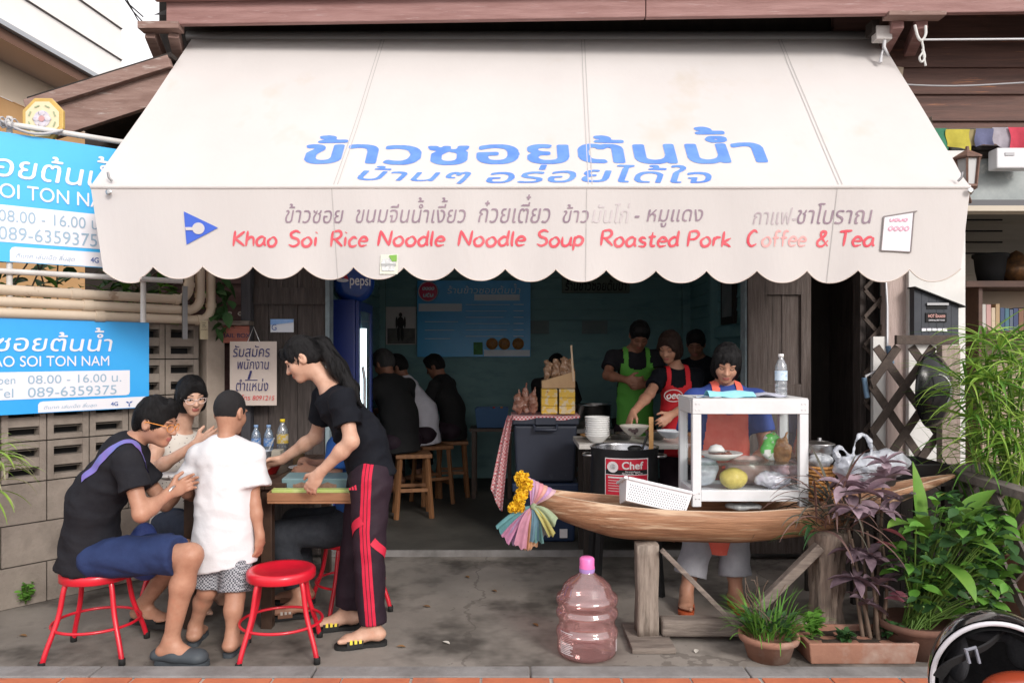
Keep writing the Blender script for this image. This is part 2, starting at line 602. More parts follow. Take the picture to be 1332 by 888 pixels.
class SDF:
    def __init__(s, k=0.03):
        s.pr, s.k = [], k
    def cone(s, a, b, ra, rb=None, k=None, cut=False, cuta=False, flat=None, op='u', cutn=None):
        """tapered limb a-b; flat=(axis, factor) squashes it along an axis; cut ends it square at b"""
        rb = ra if rb is None else rb
        s.pr.append(('cone', np.array(a, float), np.array(b, float), ra, rb, s.k if k is None else k, cut, cuta, flat, op, cutn))
        return s
    def ell(s, c, rad, ax=None, k=None, op='u'):
        ax = np.eye(3) if ax is None else np.array(ax, float)
        s.pr.append(('ell', np.array(c, float), np.array(rad, float), ax, s.k if k is None else k, op))
        return s
    def plane(s, p, n):
        """keep only the side the normal points away from"""
        s.pr.append(('plane', np.array(p, float), nv(n)))
        return s
    def mesh(s, h):
        lo, hi = np.full(3, 1e9), np.full(3, -1e9)
        for p in s.pr:
            if p[0] == 'cone' and p[9] == 'u':
                r = max(p[3], p[4])
                lo = np.minimum(lo, np.minimum(p[1], p[2]) - r)
                hi = np.maximum(hi, np.maximum(p[1], p[2]) + r)
            elif p[0] == 'ell' and p[5] == 'u':
                r = p[2].max()
                lo = np.minimum(lo, p[1] - r)
                hi = np.maximum(hi, p[1] + r)
        lo -= 3 * h
        hi += 3 * h
        n = np.ceil((hi - lo) / h).astype(int) + 1
        D = np.full(n, 0.2, np.float32)
        ax = [lo[i] + h * np.arange(n[i]) for i in range(3)]
        for p in s.pr:
            if p[0] == 'plane':
                d = ((ax[0][:, None, None] - p[1][0]) * p[2][0] + (ax[1][None, :, None] - p[1][1]) * p[2][1] + (ax[2][None, None, :] - p[1][2]) * p[2][2])
                D = np.maximum(D, d.astype(np.float32))
                continue
            if p[0] == 'cone':
                _, a, b, ra, rb, k, cut, cuta, flat, op, cutn = p
                r = max(ra, rb)
                bl, bh = np.minimum(a, b) - r, np.maximum(a, b) + r
            else:
                _, c, rad, A, k, op = p
                bl, bh = c - rad.max(), c + rad.max()
            mg = k + 3 * h
            i0 = np.maximum(((bl - mg - lo) / h).astype(int), 0)
            i1 = np.minimum(((bh + mg - lo) / h).astype(int) + 2, n)
            if np.any(i1 <= i0):
                continue
            sl = tuple(slice(i0[i], i1[i]) for i in range(3))
            X = np.stack(np.meshgrid(ax[0][sl[0]], ax[1][sl[1]], ax[2][sl[2]], indexing='ij'), -1).astype(np.float32)
            if p[0] == 'cone':
                q = X - a
                ab = b - a
                fs = 1.0
                if flat is not None:
                    fa, ff = nv(flat[0]), flat[1]
                    q = q + ((q @ fa) * (1 / ff - 1))[..., None] * fa
                    ab = ab + (ab @ fa) * (1 / ff - 1) * fa
                    fs = ff if ff < 1 else 1
                L2 = ab @ ab + 1e-12
                t = np.clip((q @ ab) / L2, 0, 1)
                d = (np.linalg.norm(q - t[..., None] * ab, axis=-1) - (ra + (rb - ra) * t)) * fs
                e = nv(b - a)
                if cut:
                    d = np.maximum(d, (X - b) @ (nv(cutn) if cutn is not None else e))
                if cuta:
                    d = np.maximum(d, -((X - a) @ e))
            else:
                q = (X - c) @ A.T
                k0 = np.linalg.norm(q / rad, axis=-1)
                k1 = np.linalg.norm(q / rad ** 2, axis=-1) + 1e-9
                d = k0 * (k0 - 1) / k1
            d = d.astype(np.float32)
            E = D[sl]
            if op == 'u':
                hh = np.maximum(k - np.abs(E - d), 0) / max(k, 1e-6)
                D[sl] = np.minimum(E, d) - hh * hh * k * 0.25
            else:
                d = -d
                hh = np.maximum(k - np.abs(E - d), 0) / max(k, 1e-6)
                D[sl] = np.maximum(E, d) + hh * hh * k * 0.25
        return nets(D, h, lo)

def nets(D, h, lo):
    S = D < 0
    n = np.array(D.shape)
    c = np.zeros(n - 1, np.int8)
    for dx in (0, 1):
        for dy in (0, 1):
            for dz in (0, 1):
                c += S[dx:n[0] - 1 + dx, dy:n[1] - 1 + dy, dz:n[2] - 1 + dz]
    I = np.argwhere((c > 0) & (c < 8))
    acc = np.zeros((len(I), 3))
    cnt = np.zeros(len(I))
    co = [(x, y, z) for x in (0, 1) for y in (0, 1) for z in (0, 1)]
    for a in co:
        for ax_ in range(3):
            if a[ax_] == 0:
                b = list(a)
                b[ax_] = 1
                d0 = D[I[:, 0] + a[0], I[:, 1] + a[1], I[:, 2] + a[2]]
                d1 = D[I[:, 0] + b[0], I[:, 1] + b[1], I[:, 2] + b[2]]
                x = (d0 < 0) != (d1 < 0)
                t = np.where(x, d0 / np.where(x, d0 - d1, 1), 0)
                pt = np.array(a, float)[None] + t[:, None] * (np.array(b) - np.array(a))[None]
                acc += pt * x[:, None]
                cnt += x
    V = (I + acc / cnt[:, None]) * h + lo
    vid = np.full(n - 1, -1, np.int64)
    vid[I[:, 0], I[:, 1], I[:, 2]] = np.arange(len(I))
    Fs = []
    for ax_ in range(3):
        u, v_ = (ax_ + 1) % 3, (ax_ + 2) % 3
        s0 = [slice(1, -1)] * 3
        s1 = [slice(1, -1)] * 3
        s0[ax_] = slice(0, -1)
        s1[ax_] = slice(1, None)
        A, B = S[tuple(s0)], S[tuple(s1)]
        E = np.argwhere(A != B)
        fl = A[E[:, 0], E[:, 1], E[:, 2]]
        base = E + 1
        base[:, ax_] = E[:, ax_]
        def cell(du, dv):
            q = base.copy()
            q[:, u] += du
            q[:, v_] += dv
            return vid[q[:, 0], q[:, 1], q[:, 2]]
        Q = np.stack([cell(-1, -1), cell(0, -1), cell(0, 0), cell(-1, 0)], 1)
        Q[~fl] = Q[~fl][:, ::-1]
        Fs.append(Q)
    F = np.concatenate(Fs)
    return V, F[(F >= 0).all(1)]

def vnoise(X, scale, seed=0):
    """smooth 3-D noise in -1..1 for points X"""
    r = np.random.default_rng(seed)
    out = np.zeros(len(X))
    for i in range(9):
        d = nv(r.normal(size=3)) * scale * r.uniform(0.6, 1.5)
        out += np.sin(X @ d + r.uniform(0, 6.28) + 1.3 * np.sin(X @ (nv(r.normal(size=3)) * scale * 0.6) + r.uniform(0, 6.28)))
    return out / 4.5

def solid(name, VF, mats, parent=None, disp=None, pick=None, grow=0.0):
    """link a body mesh; disp(V) pushes the surface along its normals, pick(centres) chooses the material of each face"""
    V, F = VF
    me = bpy.data.meshes.new(name)
    if disp is not None or grow:
        a = V[F[:, 0]]; b = V[F[:, 1]]; c = V[F[:, 2]]; d = V[F[:, 3]]
        N = np.cross(c - a, d - b)
        vn = np.zeros_like(V)
        for i in range(4):
            np.add.at(vn, F[:, i], N)
        vn /= np.linalg.norm(vn, axis=1)[:, None] + 1e-12
        V = V + vn * ((disp(V) if disp is not None else 0) + grow)[:, None]
    cen = V[F].mean(1)
    if parent is not None:
        I = np.array(root_matrix(parent).inverted())
        V = V @ I[:3, :3].T + I[:3, 3]
    me.vertices.add(len(V))
    me.vertices.foreach_set('co', V.astype(np.float32).ravel())
    me.loops.add(F.size)
    me.loops.foreach_set('vertex_index', F.ravel().astype(np.int32))
    me.polygons.add(len(F))
    me.polygons.foreach_set('loop_start', np.arange(0, F.size, 4, dtype=np.int32))
    me.polygons.foreach_set('use_smooth', np.ones(len(F), bool))
    if not isinstance(mats, (list, tuple)):
        mats = [mats]
    for m in mats:
        me.materials.append(m)
    if pick is not None:
        me.polygons.foreach_set('material_index', pick(cen).astype(np.int32))
    me.update(calc_edges=True)
    me.validate()
    o = bpy.data.objects.new(name, me)
    COL.objects.link(o)
    o.parent = parent
    return o
# ---------------------------------------------------------------- materials of the setting
M_conc = mat('concrete', (.27, .242, .215), (.17, .15, .13), rough=.85, scale=1.6, bump=.25, bscale=60, c3=(.065, .056, .048), scale3=1.7, lo3=.48, hi3=.66, lo=.3, hi=.7)
def cracks(m, scale, wd, dark):
    """thin wandering cracks and a scatter of small dark spots"""
    n, L = m.node_tree.nodes, m.node_tree.links
    bc = n['Principled BSDF'].inputs['Base Color']
    src = bc.links[0].from_socket
    t, no, ad, vo, v2 = (n.new('ShaderNode' + k) for k in ('TexCoord', 'TexNoise', 'VectorMath', 'TexVoronoi', 'TexVoronoi'))
    no.inputs['Scale'].default_value = 3.0
    no.inputs['Detail'].default_value = 8
    ad.operation = 'MULTIPLY_ADD'
    ad.inputs[1].default_value = (.5, .5, .5)
    L.new(t.outputs['Object'], no.inputs['Vector'])
    L.new(no.outputs['Color'], ad.inputs[0])
    L.new(t.outputs['Object'], ad.inputs[2])
    vo.feature = 'DISTANCE_TO_EDGE'
    vo.inputs['Scale'].default_value = scale
    L.new(ad.outputs[0], vo.inputs['Vector'])
    v2.inputs['Scale'].default_value = 9
    L.new(ad.outputs[0], v2.inputs['Vector'])
    a, b, c = (n.new('ShaderNodeMath') for _ in range(3))
    a.operation = b.operation = 'LESS_THAN'
    c.operation = 'MAXIMUM'
    a.inputs[1].default_value = wd
    b.inputs[1].default_value = .07
    L.new(vo.outputs['Distance'], a.inputs[0])
    L.new(v2.outputs['Distance'], b.inputs[0])
    L.new(a.outputs[0], c.inputs[0])
    L.new(b.outputs[0], c.inputs[1])
    f = n.new('ShaderNodeMath')
    f.operation = 'MULTIPLY'
    f.inputs[1].default_value = .5
    L.new(c.outputs[0], f.inputs[0])
    mx = n.new('ShaderNodeMix')
    mx.data_type = 'RGBA'
    L.new(f.outputs[0], mx.inputs['Factor'])
    L.new(src, mx.inputs[6])
    mx.inputs[7].default_value = dark + (1,)
    L.new(mx.outputs[2], bc)
cracks(M_conc, .45, .0035, (.08, .068, .058))
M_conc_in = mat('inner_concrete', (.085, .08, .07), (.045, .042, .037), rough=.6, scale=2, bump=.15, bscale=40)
M_kerb = mat('kerb_concrete', (.25, .24, .235), (.16, .15, .145), rough=.85, scale=5, bump=.4, bscale=70, c3=(.1, .095, .09), scale3=3)
M_asph = mat('asphalt', (.06, .06, .06), (.045, .045, .045), rough=.9, scale=20, bump=.3)
M_teal = mat('teal_paint', (.145, .285, .30), (.17, .32, .33), rough=.55, scale=3, stretch=(1, 1, 3), bump=.1, bscale=30, c3=(.065, .17, .18), scale3=1.2)
M_dark = mat('dark_timber', (.018, .013, .011), (.03, .022, .018), rough=.7, scale=4, stretch=(6, 6, 1), bump=.4, bscale=12)
M_door = mat('weathered_dark_planks', (.035, .028, .025), (.075, .06, .055), rough=.75, scale=5, stretch=(9, 9, .8), bump=.6, bscale=8, c3=(.02, .016, .015), scale3=2)
M_doorw = mat('weathered_brown_door', (.075, .055, .047), (.13, .105, .095), rough=.75, scale=5, stretch=(9, 9, .7), bump=.6, bscale=8, c3=(.03, .024, .02), scale3=3)
M_beam = mat('mauve_brown_fascia', (.34, .195, .18), (.25, .13, .118), rough=.7, scale=3, stretch=(.8, 8, 9), bump=.4, bscale=10, c3=(.38, .26, .25), scale3=7, lo3=.6, hi3=.72)
M_plank = mat('brown_wall_planks', (.15, .078, .062), (.09, .05, .042), rough=.7, scale=3, stretch=(.6, 6, 9), bump=.4, bscale=10, c3=(.40, .17, .08), scale3=3.4, lo3=.62, hi3=.74)
M_plum = mat('plum_wall_planks', (.13, .07, .065), (.085, .045, .043), rough=.75, scale=3, stretch=(.7, 6, 9), bump=.4, bscale=10)
M_barge = mat('grey_brown_boards', (.30, .20, .17), (.2, .12, .1), rough=.75, scale=4, stretch=(1, 6, 6), bump=.4, bscale=9, c3=(.42, .36, .33), scale3=6, lo3=.58)
M_grey = mat('weathered_grey_wood', (.30, .25, .21), (.17, .135, .11), rough=.85, scale=5, stretch=(8, 8, .9), bump=.8, bscale=7, c3=(.1, .08, .065), scale3=4)
M_greyh = mat('weathered_grey_rail', (.24, .2, .17), (.13, .105, .09), rough=.85, scale=5, stretch=(.9, 8, 8), bump=.8, bscale=7)
M_lat = mat('brown_lattice_wood', (.10, .075, .062), (.06, .045, .038), rough=.8, scale=6, stretch=(3, 3, 3), bump=.5)
M_latg = mat('grey_lattice_wood', (.2, .17, .155), (.12, .1, .095), rough=.8, scale=6, stretch=(3, 3, 3), bump=.5)
M_wpaint = mat('white_wall_paint', (.72, .71, .69), (.62, .61, .59), rough=.6, scale=4, bump=.1)
M_cream = mat('cream_planks', (.5, .45, .38), (.4, .36, .3), rough=.6, scale=3, stretch=(.6, 4, 6))
M_steel = mat('brushed_steel', (.62, .61, .6), (.5, .5, .49), rough=.28, metal=1, scale=8, stretch=(1, 1, 12))
M_alu = mat('white_aluminium', (.66, .67, .69), (.58, .59, .6), rough=.4, scale=5, spec=.5, coat=.2)
M_black = mat('black_plastic', (.012, .012, .013), rough=.4, spec=.5)
M_blackm = mat('matt_black', (.01, .01, .011), rough=.8)

# ---------------------------------------------------------------- ground
def sheet(name, x0, x1, y0, y1, z, m):
    b = MB().add([(x0, y0, z), (x1, y0, z), (x1, y1, z), (x0, y1, z)], [(0, 1, 2, 3)])
    return tag(b.build(name, m), kind='structure')
sheet('ground', -400, 400, -400, 400, -.10, M_asph)
tag(MB().box(-12, 12, 3.56, 5.72, -.3, 0).build('floor', M_conc), kind='structure')
# orange paving: real slabs of brick with pale joints
M_brick = mat('orange_paving_brick', (.52, .16, .075), (.42, .12, .06), rough=.8, scale=6, bump=.3, c3=(.3, .12, .08), scale3=4)
M_mortar = mat('pale_mortar', (.42, .38, .34), rough=.9, scale=20, bump=.3)
b = MB().box(-12, 12, 1.2, 3.432, -.3, .05, 1)
for r in range(7):
    y1 = 3.424 - r * .128
    for i in range(-14, 15):
        xx = i * .31 + (.155 if r % 2 else .02) + random.uniform(-.004, .004)
        b.box(xx - .148, xx + .148, y1 - .118, y1, .03, .0565 + random.uniform(0, .003), 0)
tag(b.build('pavement', [M_brick, M_mortar]), kind='structure')
b = MB()
x = -12.0
while x < 12:
    L = 1.02 + random.uniform(-.04, .04)
    b.box(x, x + L - .006, 3.436, 3.556, -.3, .058 + random.uniform(0, .004), 0)
    x += L
tag(b.build('kerb', M_kerb, bevel=.008), kind='structure')
tag(MB().box(-12, 12, -6, 1.19, -.3, -.06).build('road', M_asph), kind='structure')

# ---------------------------------------------------------------- the wooden shop house
FY = 5.65
shop = thing('shop_house', 'old dark timber shop house with teal room inside behind the cream awning', 'shop house', (0.2, FY, 0))
b = MB().box(-1.62, 4.0, 5.70, 9.2, -.2, .05)
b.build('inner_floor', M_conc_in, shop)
b = MB().box(-1.36, 2.16, 5.685, 5.70, -.1, .048)
b.build('doorstep', M_kerb, shop)
def clap(b, ax, c, u0, u1, z0, z1, pitch, sgn, m=0, lap=.022):
    """lapped boards on a wall: ax 'x' runs along X at depth c, ax 'y' runs along Y at X = c; sgn: side the boards face"""
    z = z0
    while z < z1 - .01:
        zt = min(z + pitch, z1)
        for (d0, za, d1, zb) in ((lap, z, .003, zt), (0, z, lap, z)):
            A, B = c + sgn * d0, c + sgn * d1
            if ax == 'x':
                V = [(u0, A, za), (u1, A, za), (u1, B, zb), (u0, B, zb)]
            else:
                V = [(A, u0, za), (A, u1, za), (B, u1, zb), (B, u0, zb)]
            b.add(V, [(0, 1, 2, 3)], m)
        z = zt
b = MB()
clap(b, 'x', 9.0, -1.6, 2.2, .05, 3.0, .123, -1)
b.box(-1.7, 2.3, 9.01, 9.12, 0, 3.1)
b.build('back_wall', M_teal, shop, recalc=False)
b = MB()
clap(b, 'y', -1.55, 5.8, 9, .05, 3.0, .123, 1)
b.box(-1.66, -1.56, 5.75, 9.1, 0, 3.1)
b.box(-1.55, -1.47, 8.9, 8.985, .05, 3.0)
b.build('side_wall', M_teal, shop, recalc=False)
b = MB()
clap(b, 'y', 2.08, 5.8, 9, .05, 3.0, .123, -1)
b.box(2.09, 2.17, 5.75, 9.1, 0, 3.1)
b.box(1.98, 2.08, 8.9, 8.985, .05, 3.0)
b.box(1.99, 2.075, 7.7, 7.8, .05, 3.0)
b.box(2.03, 2.07, 5.8, 9, 1.66, 1.76)
b.build('side_wall', M_teal, shop, recalc=False)
MB().box(-1.7, 4.2, 5.8, 9.2, 3.0, 3.08).build('ceiling', M_wpaint, shop)  # unseen; painted pale to bounce more light into the room
# front: left of the opening
b = MB()
for i in range(5):
    x0 = -1.88 + i * .106
    b.box(x0, x0 + .103, 5.60 + random.uniform(0, .004), 5.64, .04, 2.9)
b.box(-1.88, -1.36, 5.585, 5.60, 1.86, 1.98)
b.box(-1.88, -1.36, 5.585, 5.60, .5, .62)
b.build('door', M_door, shop)
MB().box(-1.955, -1.885, 5.54, 5.66, 0, 3.0).build('door_post', mat('bluish_black_post', (.03, .03, .036), (.055, .052, .06), rough=.6, scale=5, stretch=(9, 9, .8), bump=.4), shop, bevel=.004)
MB().box(-1.355, -1.325, 5.58, 5.70, 0.05, 3.0).build('door_frame', mat('pale_blue_frame', (.25, .33, .36), (.16, .2, .22), rough=.6, scale=9), shop)
b = MB()
clap(b, 'x', 5.66, -2.6, -1.955, .0, 3.0, .155, -1, lap=.02)
b.box(-2.6, -1.955, 5.67, 5.75, 0, 3.1)
b.build('plank_wall', M_plum, shop, recalc=False)
# front: right of the opening
b = MB()
b.box(1.715, 1.85, 5.58, 5.64, .05, 2.9)
b.box(2.10, 2.17, 5.58, 5.64, .05, 2.9)
for z in (.05, .75, 1.15, 1.93, 2.7):
    b.box(1.85, 2.10, 5.582, 5.64, z, z + .13)
b.box(1.85, 2.10, 5.605, 5.63, .05, 2.9)
b.box(1.968, 1.985, 5.597, 5.606, .05, 2.9)
b.build('door', M_doorw, shop)
MB().box(1.70, 1.712, 5.6, 5.72, .05, 3.0).build('door_frame', mat('pale_blue_frame', (.2, .3, .33)), shop)
b = MB()
for i in range(9):
    b.box(1.86 + i * .15, 2.006 + i * .15, 4.86 + random.uniform(0, .006), 4.89, .0, .80)
b.build('dark_backing', M_dark, shop)  # dark planks added to keep the space behind the plants dark
b = MB().box(2.17, 2.6, 6.3, 6.36, .05, 3)
b.box(2.172, 2.20, 5.66, 6.3, .05, 3)
b.build('passage_wall', M_dark, shop)
b = MB().box(2.49, 2.535, 5.5, 5.62, 0, 3.0)
b.box(2.545, 2.60, 5.52, 5.62, 0, 3.0)
b.box(2.60, 2.66, 5.56, 6.36, 0, 3.0)
b.build('door_post', M_door, shop, bevel=.004)
MB().box(-2.6, 2.66, 5.665, 5.76, 2.9, 4.3).build('front_wall', M_dark, shop)
b = MB()
clap(b, 'x', 5.62, 2.35, 6.0, 3.0, 4.3, .195, -1, lap=.025)
b.box(2.35, 6.0, 5.63, 5.72, 3.0, 4.3)
b.build('plank_wall', M_plank, shop, recalc=False)
# eaves
def fas(x, dy, dz):
    t = (x + 2.38) / 5.53
    return (x, 5.3 - .19 * t + dy, 3.77 + dz)
b = MB()
for (x0, x1, q) in ((-2.385, .9, 0), (.905, 6, .002)):
    V = [fas(x, dy, dz) for dz in (0, .27) for dy in (q, .05) for x in (x0, x1)]
    b.add(V, [(0, 2, 3, 1), (4, 5, 7, 6), (0, 1, 5, 4), (2, 6, 7, 3), (0, 4, 6, 2), (1, 3, 7, 5)])
b.build('fascia_beam', M_beam, shop, bevel=.006)
b = MB()
V = [fas(x, dy, dz) for dz in (.15, .19) for dy in (-.06, -.003) for x in (-2.45, 6)]
b.add(V, [(0, 2, 3, 1), (4, 5, 7, 6), (0, 1, 5, 4), (2, 6, 7, 3), (0, 4, 6, 2), (1, 3, 7, 5)])
b.build('drip_board', M_beam, shop, bevel=.004)
b = MB()
V = [(-2.55, 5.16, 3.99), (6, 4.98, 3.99), (6, 9.5, 6.2), (-2.55, 9.5, 6.2)]
b.add(V + [Vector(p) + Vector((0, 0, .05)) for p in V], [(0, 1, 2, 3), (4, 5, 6, 7), (0, 1, 5, 4), (1, 2, 6, 5), (2, 3, 7, 6), (3, 0, 4, 7)])
b.build('roof', mat('brown_roof_tiles', (.16, .09, .07), (.1, .06, .05), rough=.8, scale=8), shop)
b = MB()
b.add([(-2.5, 5.36, 3.86), (6, 5.16, 3.86), (6, 5.66, 4.05), (-2.5, 5.66, 4.05)], [(0, 1, 2, 3)])
b.build('soffit', M_dark, shop, recalc=False)
# brackets at the eaves
b = MB()
b.bar(P(183, 36, 5.33), P(236, 36, 5.33), .1, .05)
b.build('bracket_batten', M_barge, shop, bevel=.004)
for (px, q) in ((196, 212), (226, 236)):
    MB().bar(P(px, 42, 5.36), P(q, 82, 5.62), .07, .10).build('rafter_strut', M_barge, shop, bevel=.005)
b = MB()
b.bar(P(1152, 21, 5.16), P(1226, 21, 5.16), .1, .03)
b.build('bracket_batten', M_barge, shop, bevel=.003)
for (px, q) in ((1168, 1148), (1199, 1183)):
    MB().bar(P(px, 29, 5.2), P(q, 66, 5.56), .075, .09).build('rafter_strut', M_beam, shop, bevel=.004)
MB().bar(P(1168, 88, 5.6), P(1165, 112, 5.6), .07, .03, up=(0, 1, 0)).build('timber_peg', mat('pale_peg', (.5, .4, .3), (.35, .27, .2), scale=8), shop)

# lean-to roof beside the shop
lean = thing('lean_to_roof', 'small gable roof edge of faded brown boards left of the awning', 'roof', (-2.9, 5.3, 2.6))
b = MB()
b.bar(P(35, 139, 5.28), P(222, 80.5, 5.28), .05, .085)
b.build('roof_edge', M_barge, lean, bevel=.004)
MB().bar(P(66, 162, 5.33), P(228, 109, 5.33), .05, .21).build('bargeboard', M_barge, lean, bevel=.004)
b = MB()
A0, A1 = P(35, 132, 5.26), P(222, 73.5, 5.26)
V = [A0, A1, A1 + Vector((0, 3, 0)), A0 + Vector((0, 3, 0))]
b.add(V + [p + Vector((0, 0, .03)) for p in V], [(0, 1, 2, 3), (4, 5, 6, 7), (0, 1, 5, 4), (1, 2, 6, 5), (2, 3, 7, 6), (3, 0, 4, 7)])
b.build('roof_sheet', M_dark, lean)
MB().box(-3.5, -2.15, 6.3, 6.36, 0, 3.45).build('end_wall', M_dark, lean)
MB().bar(P(188, 128, 5.7), P(230, 122, 5.7), .1, .08).build('purlin', M_barge, lean)

# pale house beyond
nb = thing('neighbour_house', 'pale house with white siding and ochre lower wall beyond the lean-to roof', 'house', (-6, 9, 0))
def NX(y, off=0):
    return -6.8 + .094 * y - off
def nwall(b, y0, y1, z0, z1, off, m=0):
    b.add([(NX(y0, off), y0, z0), (NX(y1, off), y1, z0), (NX(y1, off), y1, z1), (NX(y0, off), y0, z1)], [(0, 1, 2, 3)], m)
M_sid = mat('white_siding', (.86, .83, .80), (.83, .80, .77), rough=.6, scale=3)
b = MB()
z = 5.35
while z < 8.0:
    b.add([(NX(4, -.02), 4, z), (NX(11.3, -.02), 11.3, z), (NX(11.3, .012), 11.3, z + .46), (NX(4, .012), 4, z + .46)], [(0, 1, 2, 3)])
    b.add([(NX(4, -.02), 4, z), (NX(11.3, -.02), 11.3, z), (NX(11.3, .012), 11.3, z - .012), (NX(4, .012), 4, z - .012)], [(0, 1, 2, 3)], 1)
    z += .46
b.add([(NX(11.3), 11.3, 5.2), (NX(11.3, 4), 11.3, 5.2), (NX(11.3, 4), 11.3, 8), (NX(11.3), 11.3, 8)], [(0, 1, 2, 3)])
b.build('siding', [M_sid, mat('siding_groove', (.12, .1, .1))], nb, recalc=False)
b = MB().bar((NX(4, -.06), 4, 5.32), (NX(11.32, -.06), 11.32, 5.32), .08, .06)
b.build('gutter', mat('grey_gutter', (.4, .42, .45), rough=.4, scale=3), nb)
b = MB()
nwall(b, 4, 11.3, 5.16, 5.29, -.03)
b.build('brown_trim', mat('brown_trim_paint', (.16, .08, .05), rough=.6), nb, recalc=False)
b = MB()
b.add([(NX(4, -.03), 4, 5.16), (NX(11.3, -.03), 11.3, 5.16), (NX(11.3, .5), 11.3, 5.16), (NX(4, .5), 4, 5.16)], [(0, 1, 2, 3)])
b.build('soffit', mat('mauve_soffit', (.5, .4, .36)), nb, recalc=False)
b = MB()
nwall(b, 3, 11.3, 4.72, 5.16, .5)
b.build('cornice', mat('cream_cornice', (.72, .58, .44), rough=.6), nb, recalc=False)
b = MB()
nwall(b, 3, 11.3, 0, 4.72, .52)
b.add([(NX(11.3, .5), 11.3, 0), (NX(11.3, 4), 11.3, 0), (NX(11.3, 4), 11.3, 5.2), (NX(11.3, .5), 11.3, 5.2)], [(0, 1, 2, 3)])
b.build('lower_wall', mat('ochre_wall', (.55, .31, .13), (.6, .36, .17), rough=.7, scale=1.5), nb, recalc=False)
for k in range(3):
    q = MB().tube([P(150 + k * 6, -14 + k * 4, 9), P(168 + k * 5, 6 + k * 9, 9.5), P(186, 22 + k * 7, 10)], .008, 6)
    tag(q.build('power_line', M_blackm), 'thin dark overhead wires crossing the white sky beside the fascia beam\'s end', 'cable', 'overhead wires above the lean-to roof')

# ---------------------------------------------------------------- pierced block wall on the left
WA, WD = Vector((-2.98, 4.48, 0)), Vector((.633, .774, 0)).normalized()
WN = Vector((WD.y, -WD.x, 0))             # faces the camera
def W(t, z, off=0.0):
    return WA + WD * t + Vector((0, 0, z)) + WN * off
def t_of(px):
    k = (px - 666) / 1000
    return (k * WA.y - WA.x) / (WD.x - k * WD.y)
def wbox(b, t0, t1, z0, z1, o0, o1, m=0):
    V = [W(t, z, o) for z in (z0, z1) for o in (o0, o1) for t in (t0, t1)]
    b.add(V, [(0, 2, 3, 1), (4, 5, 7, 6), (0, 1, 5, 4), (2, 6, 7, 3), (0, 4, 6, 2), (1, 3, 7, 5)], m)
M_blk = mat('cement_block', (.28, .24, .205), (.19, .16, .135), rough=.9, scale=4, bump=.5, bscale=50, c3=(.13, .11, .095), scale3=2.2, lo3=.52, hi3=.75)
bw = thing('block_wall', 'grey cement block wall with pierced vent blocks at left of the shop', 'wall', WA)
U = .244
b, bv = MB(), MB()
wbox(b, -2.5, 1.26, -.05, 1.7, -.14, -.09, 1)  # black sheet added behind the vent blocks so their slots look dark
nt_ = 16
for r in range(7):
    z0 = r * U
    if r < 3:
        off = 0 if r % 2 else -U
        t = -2.44 + off
        while t < 1.25:
            wbox(b, max(t, -2.5) + .004, min(t + 2 * U, 1.26) - .004, z0 + .004, z0 + U - .004, -.10, random.uniform(-.003, .002))
            t += 2 * U
    else:
        t = -2.44
        while t < 1.2:
            a, c = t + .004, t + U - .004
            z1 = z0 + U - .004
            za = z0 + .004
            e = .035
            wbox(bv, a, a + e, za, z1, -.10, 0)
            wbox(bv, c - e, c, za, z1, -.10, 0)
            hh = (z1 - za)
            for (q0, q1) in ((0, .13), (.36, .60), (.84, 1)):
                wbox(bv, a + e, c - e, za + hh * q0, za + hh * q1, -.10, -.004)
            # thin sloping lip in each slot
            for q in (.30, .78):
                V = [W(a + e, za + hh * q, -.02), W(c - e, za + hh * q, -.02), W(c - e, za + hh * (q + .08), -.09), W(a + e, za + hh * (q + .08), -.09)]
                bv.add(V, [(0, 1, 2, 3)])
            t += U
b.build('solid_blocks', [M_blk, M_blackm], bw, bevel=0)
bv.build('vent_blocks', M_blk, bw)
b = MB()
wbox(b, 1.262, 1.40, 0, 1.74, -.12, .03)
b.build('end_post', mat('beige_post', (.36, .30, .25), (.27, .22, .18), rough=.85, scale=4, bump=.3), bw, bevel=.006)

# drain pipes along the wall top
M_pvc = mat('cream_pvc', (.58, .48, .38), (.5, .41, .31), rough=.5, scale=3, bump=.05, c3=(.34, .24, .17), scale3=5, lo3=.66, hi3=.72)
for i, (z, tend, top) in enumerate(((1.868, 1.12, 2.12), (1.80, 1.20, 2.2), (1.735, 1.28, 2.3))):
    o = .07 + .0 * i
    pts = [W(-2.4, z, o), W(tend - .1, z, o)]
    for k in range(1, 7):
        a = math.pi / 2 * k / 6
        pts.append(W(tend - .1 + .09 * math.sin(a), z + .09 * (1 - math.cos(a)), o))
    pts.append(W(tend - .01, top, o))
    b = MB().tube(pts, .031, 14)
    b.tube([pts[1] - WD * .02, pts[1] + WD * .012], .037, 14)
    b.tube([pts[-2], pts[-2] + Vector((0, 0, .03))], .037, 14)
    b.tube([W(.35 + i * .07, z, o), W(.41 + i * .07, z, o)], .036, 14)
    tag(b.build('drain_pipe', M_pvc), ['uppermost of three cream plastic pipes along the block wall top', 'middle of three cream plastic pipes along the block wall top', 'lowest cream plastic pipe just above the lower blue sign'][i], 'pipe', 'drain pipes along the block wall')
b = MB()
wbox(b, 1.04, 1.075, 1.60, 1.96, .105, .115)
for z in (1.868, 1.80, 1.735):
    b.tube([W(1.057, z - .034, .09), W(1.057, z, .108), W(1.057, z + .034, .09)], .006, 6)
tag(b.build('pipe_clamp', mat('dull_steel', (.3, .3, .31), rough=.5, metal=.8)), 'grey metal strap clamping the cream pipes near their bends', 'pipe clamp')
b = MB()
c = W(1.20, 1.665, .10)
b.obox(c, (.055, .012, .13), Matrix((WD, -WN, Vector((0, 0, 1)))).transposed())
